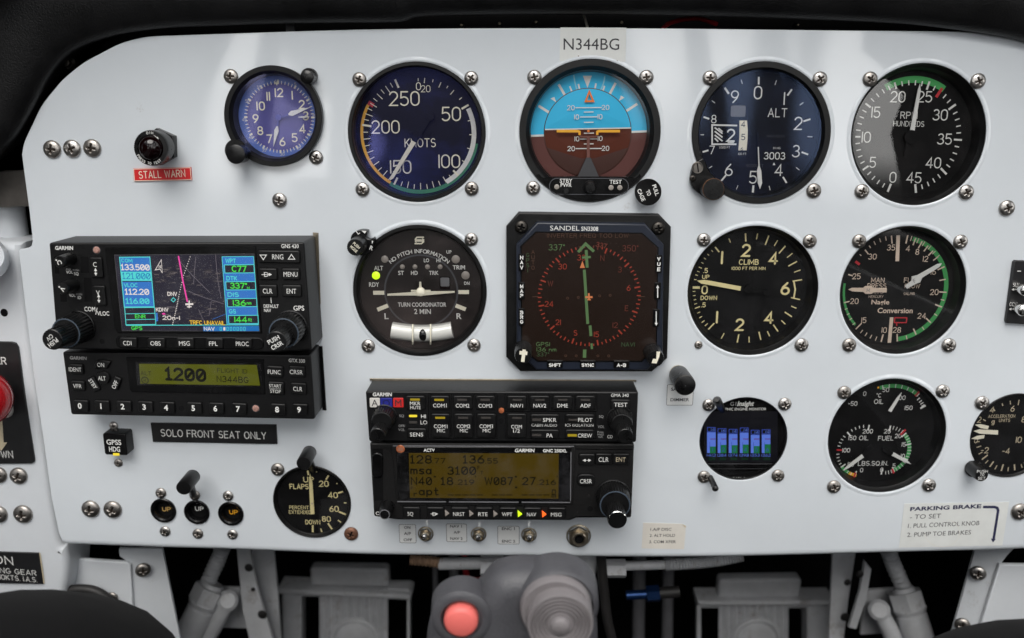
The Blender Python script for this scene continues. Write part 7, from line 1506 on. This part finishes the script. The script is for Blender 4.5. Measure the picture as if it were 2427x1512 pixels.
# gear position indicators
for i, (x, y, tx, ty, ma) in enumerate(((1040, 700, 1058, 693, OLDLUME), (1252, 710, 1267, 690, WHITE), (1468, 720, 1484, 712, AMBER))):
    lb = ('UP indicator with aged cream lettering, furthest from the flap gauge', 'UP indicator with white lettering under the post lamp', 'UP indicator with orange lettering, nearest the flap gauge')[i]
    u, v, r = HOLES['up%d' % (i + 1)]; F = Frame(u, v, 0); root = thing('gear_indicator', 'round black ' + lb, 'indicator', F.at(0, 0), 'round black UP indicators'); k = Z9.k; b = MB()
    b.lathe(F, [(30, -.3), (30, .9), (28.5, 1.3), (24, 1.2), (21.5, .4), (20, -4), (0, -4.05)], BLACKGLOSS, n=56); b.build('bezel', root)
    Fd = Frame(*Z9(x + 4, y + 4), -3.6); b = MB(); q = Fd.px(*Z9(tx, ty)); b.text(Fd, 'UP', *q, 29 * k, ma if i != 0 else mat('aged_orange', (.60, .38, .12), .6), w_=54 * k, font='s', sw=.17, z=.1); b.lathe(Fd, [(19, -.3), (0, -.25)], DIAL, n=40); b.build('dial', root)
    sy = ((590, 833), (604, 848), (608, 853))[i]; sx = ((1023, 1050), (1238, 1258), (1450, 1478))[i]
    for a_, b_ in zip(sx, sy): screw(*Z9(a_, b_), 12, root)
# push switch
F = Frame(*Z9(735, 281), 0); k = Z9.k; root = thing('push_switch', 'small black square push switch marked GPSS HDG', 'switch', F.at(0, 0)); Fc = Frame(*Z9(733, 281), 9); b = MB()
b.prism(Fc, rrect(*Fc.px(*Z9(731, 282)), 146 * k, 140 * k, 5, 5, -1), -9.2, 0, BLACKGLOSS, bev=.6, steps=2); t = TX(b, Fc, Z9, dict(mat=WHITE, font='f', bold=.02, z=.1, rot=-1)); t('GPSS', 723, 268, 31, 93); t('HDG', 728, 312, 31, 70); b.build('cap', root)
b = MB(); b.prism(Fc, rrect(*Fc.px(*Z9(739, 345)), 40 * k, 16 * k, 1.5), .02, .3, LEDA2); b.build('lamp', root)
for x, y in ((723, 163), (753, 398)): screw(*Z9(x, y), 9.6, root)
# right edge switch box
F = Frame(2440, 690, 2.5); k = Z6.k; root = thing('sync_switch_plate', 'black switch plate with SLV and CCW arrows at the right photo edge', 'switch plate', F.at(0, 0, -2.5)); b = MB()
b.prism(F, [F.px(*Z6(*p)) for p in ((2360, 345), (2372, 333), (2620, 345), (2610, 790), (2310, 770), (2304, 755))], -2.4, 0, BLACKLABEL, bev=.5, steps=2); t = TX(b, F, Z6, dict(mat=WHITE, font='s', sw=.11, z=.1)); t('SLV', 2371, 502, 26, 42); t('CCW', 2352, 637, 26, 52)
for y, x0, x1 in ((535, 2390, 2340), (671, 2372, 2321)): arrow(b, F, F.px(*Z6(x0, y)), F.px(*Z6(x1, y)), 1.8, WHITE, .1, 6)
b.seg(F, F.px(*Z6(2380, 407)), F.px(*Z6(2406, 407)), 1.6, WHITE, .1); b.build('plate', root)
for x, y, r in ((2446, 545, 38), (2432, 682, 42)):
    Fk = Frame(*Z6(x, y), 10); b = MB(); b.lathe(Fk, [(r * k * .8, -7.6), (r * k, -5), (r * k, -1.5), (r * k * .8, -.3), (0, 0)], CHROME, n=40); b.build('button', root, sharp=60)
# screws and holes of the panel itself
gL = 'screws fixing the panel'
for u, v, r, lb in ((*Z1(353, 1002), 19, 'steel screw nearest the panel edge in the row of three left of the stall lamp'), (*Z1(487, 998), 19, 'steel screw in the middle of the row of three left of the stall lamp'), (*Z1(622, 995), 19.3, 'steel screw nearest the stall lamp in the row of three'),
                    (*Z1(1880, 1345), 17, 'single steel screw on the white panel below the clock'), (*Z3(2305, 1185), 17, 'single steel screw below and beyond the RPM gauge'), (2416, 1212, 18.5, 'steel screw at the photo edge beside the parking brake label'),
                    (*Z9(578, 690), 19.5, 'dull steel screw of the low pair, further from the UP indicators'), (*Z9(718, 693), 19.8, 'dull steel screw of the low pair, nearer to the UP indicators')):
    screw(u, v, r, label=lb, group=gL)
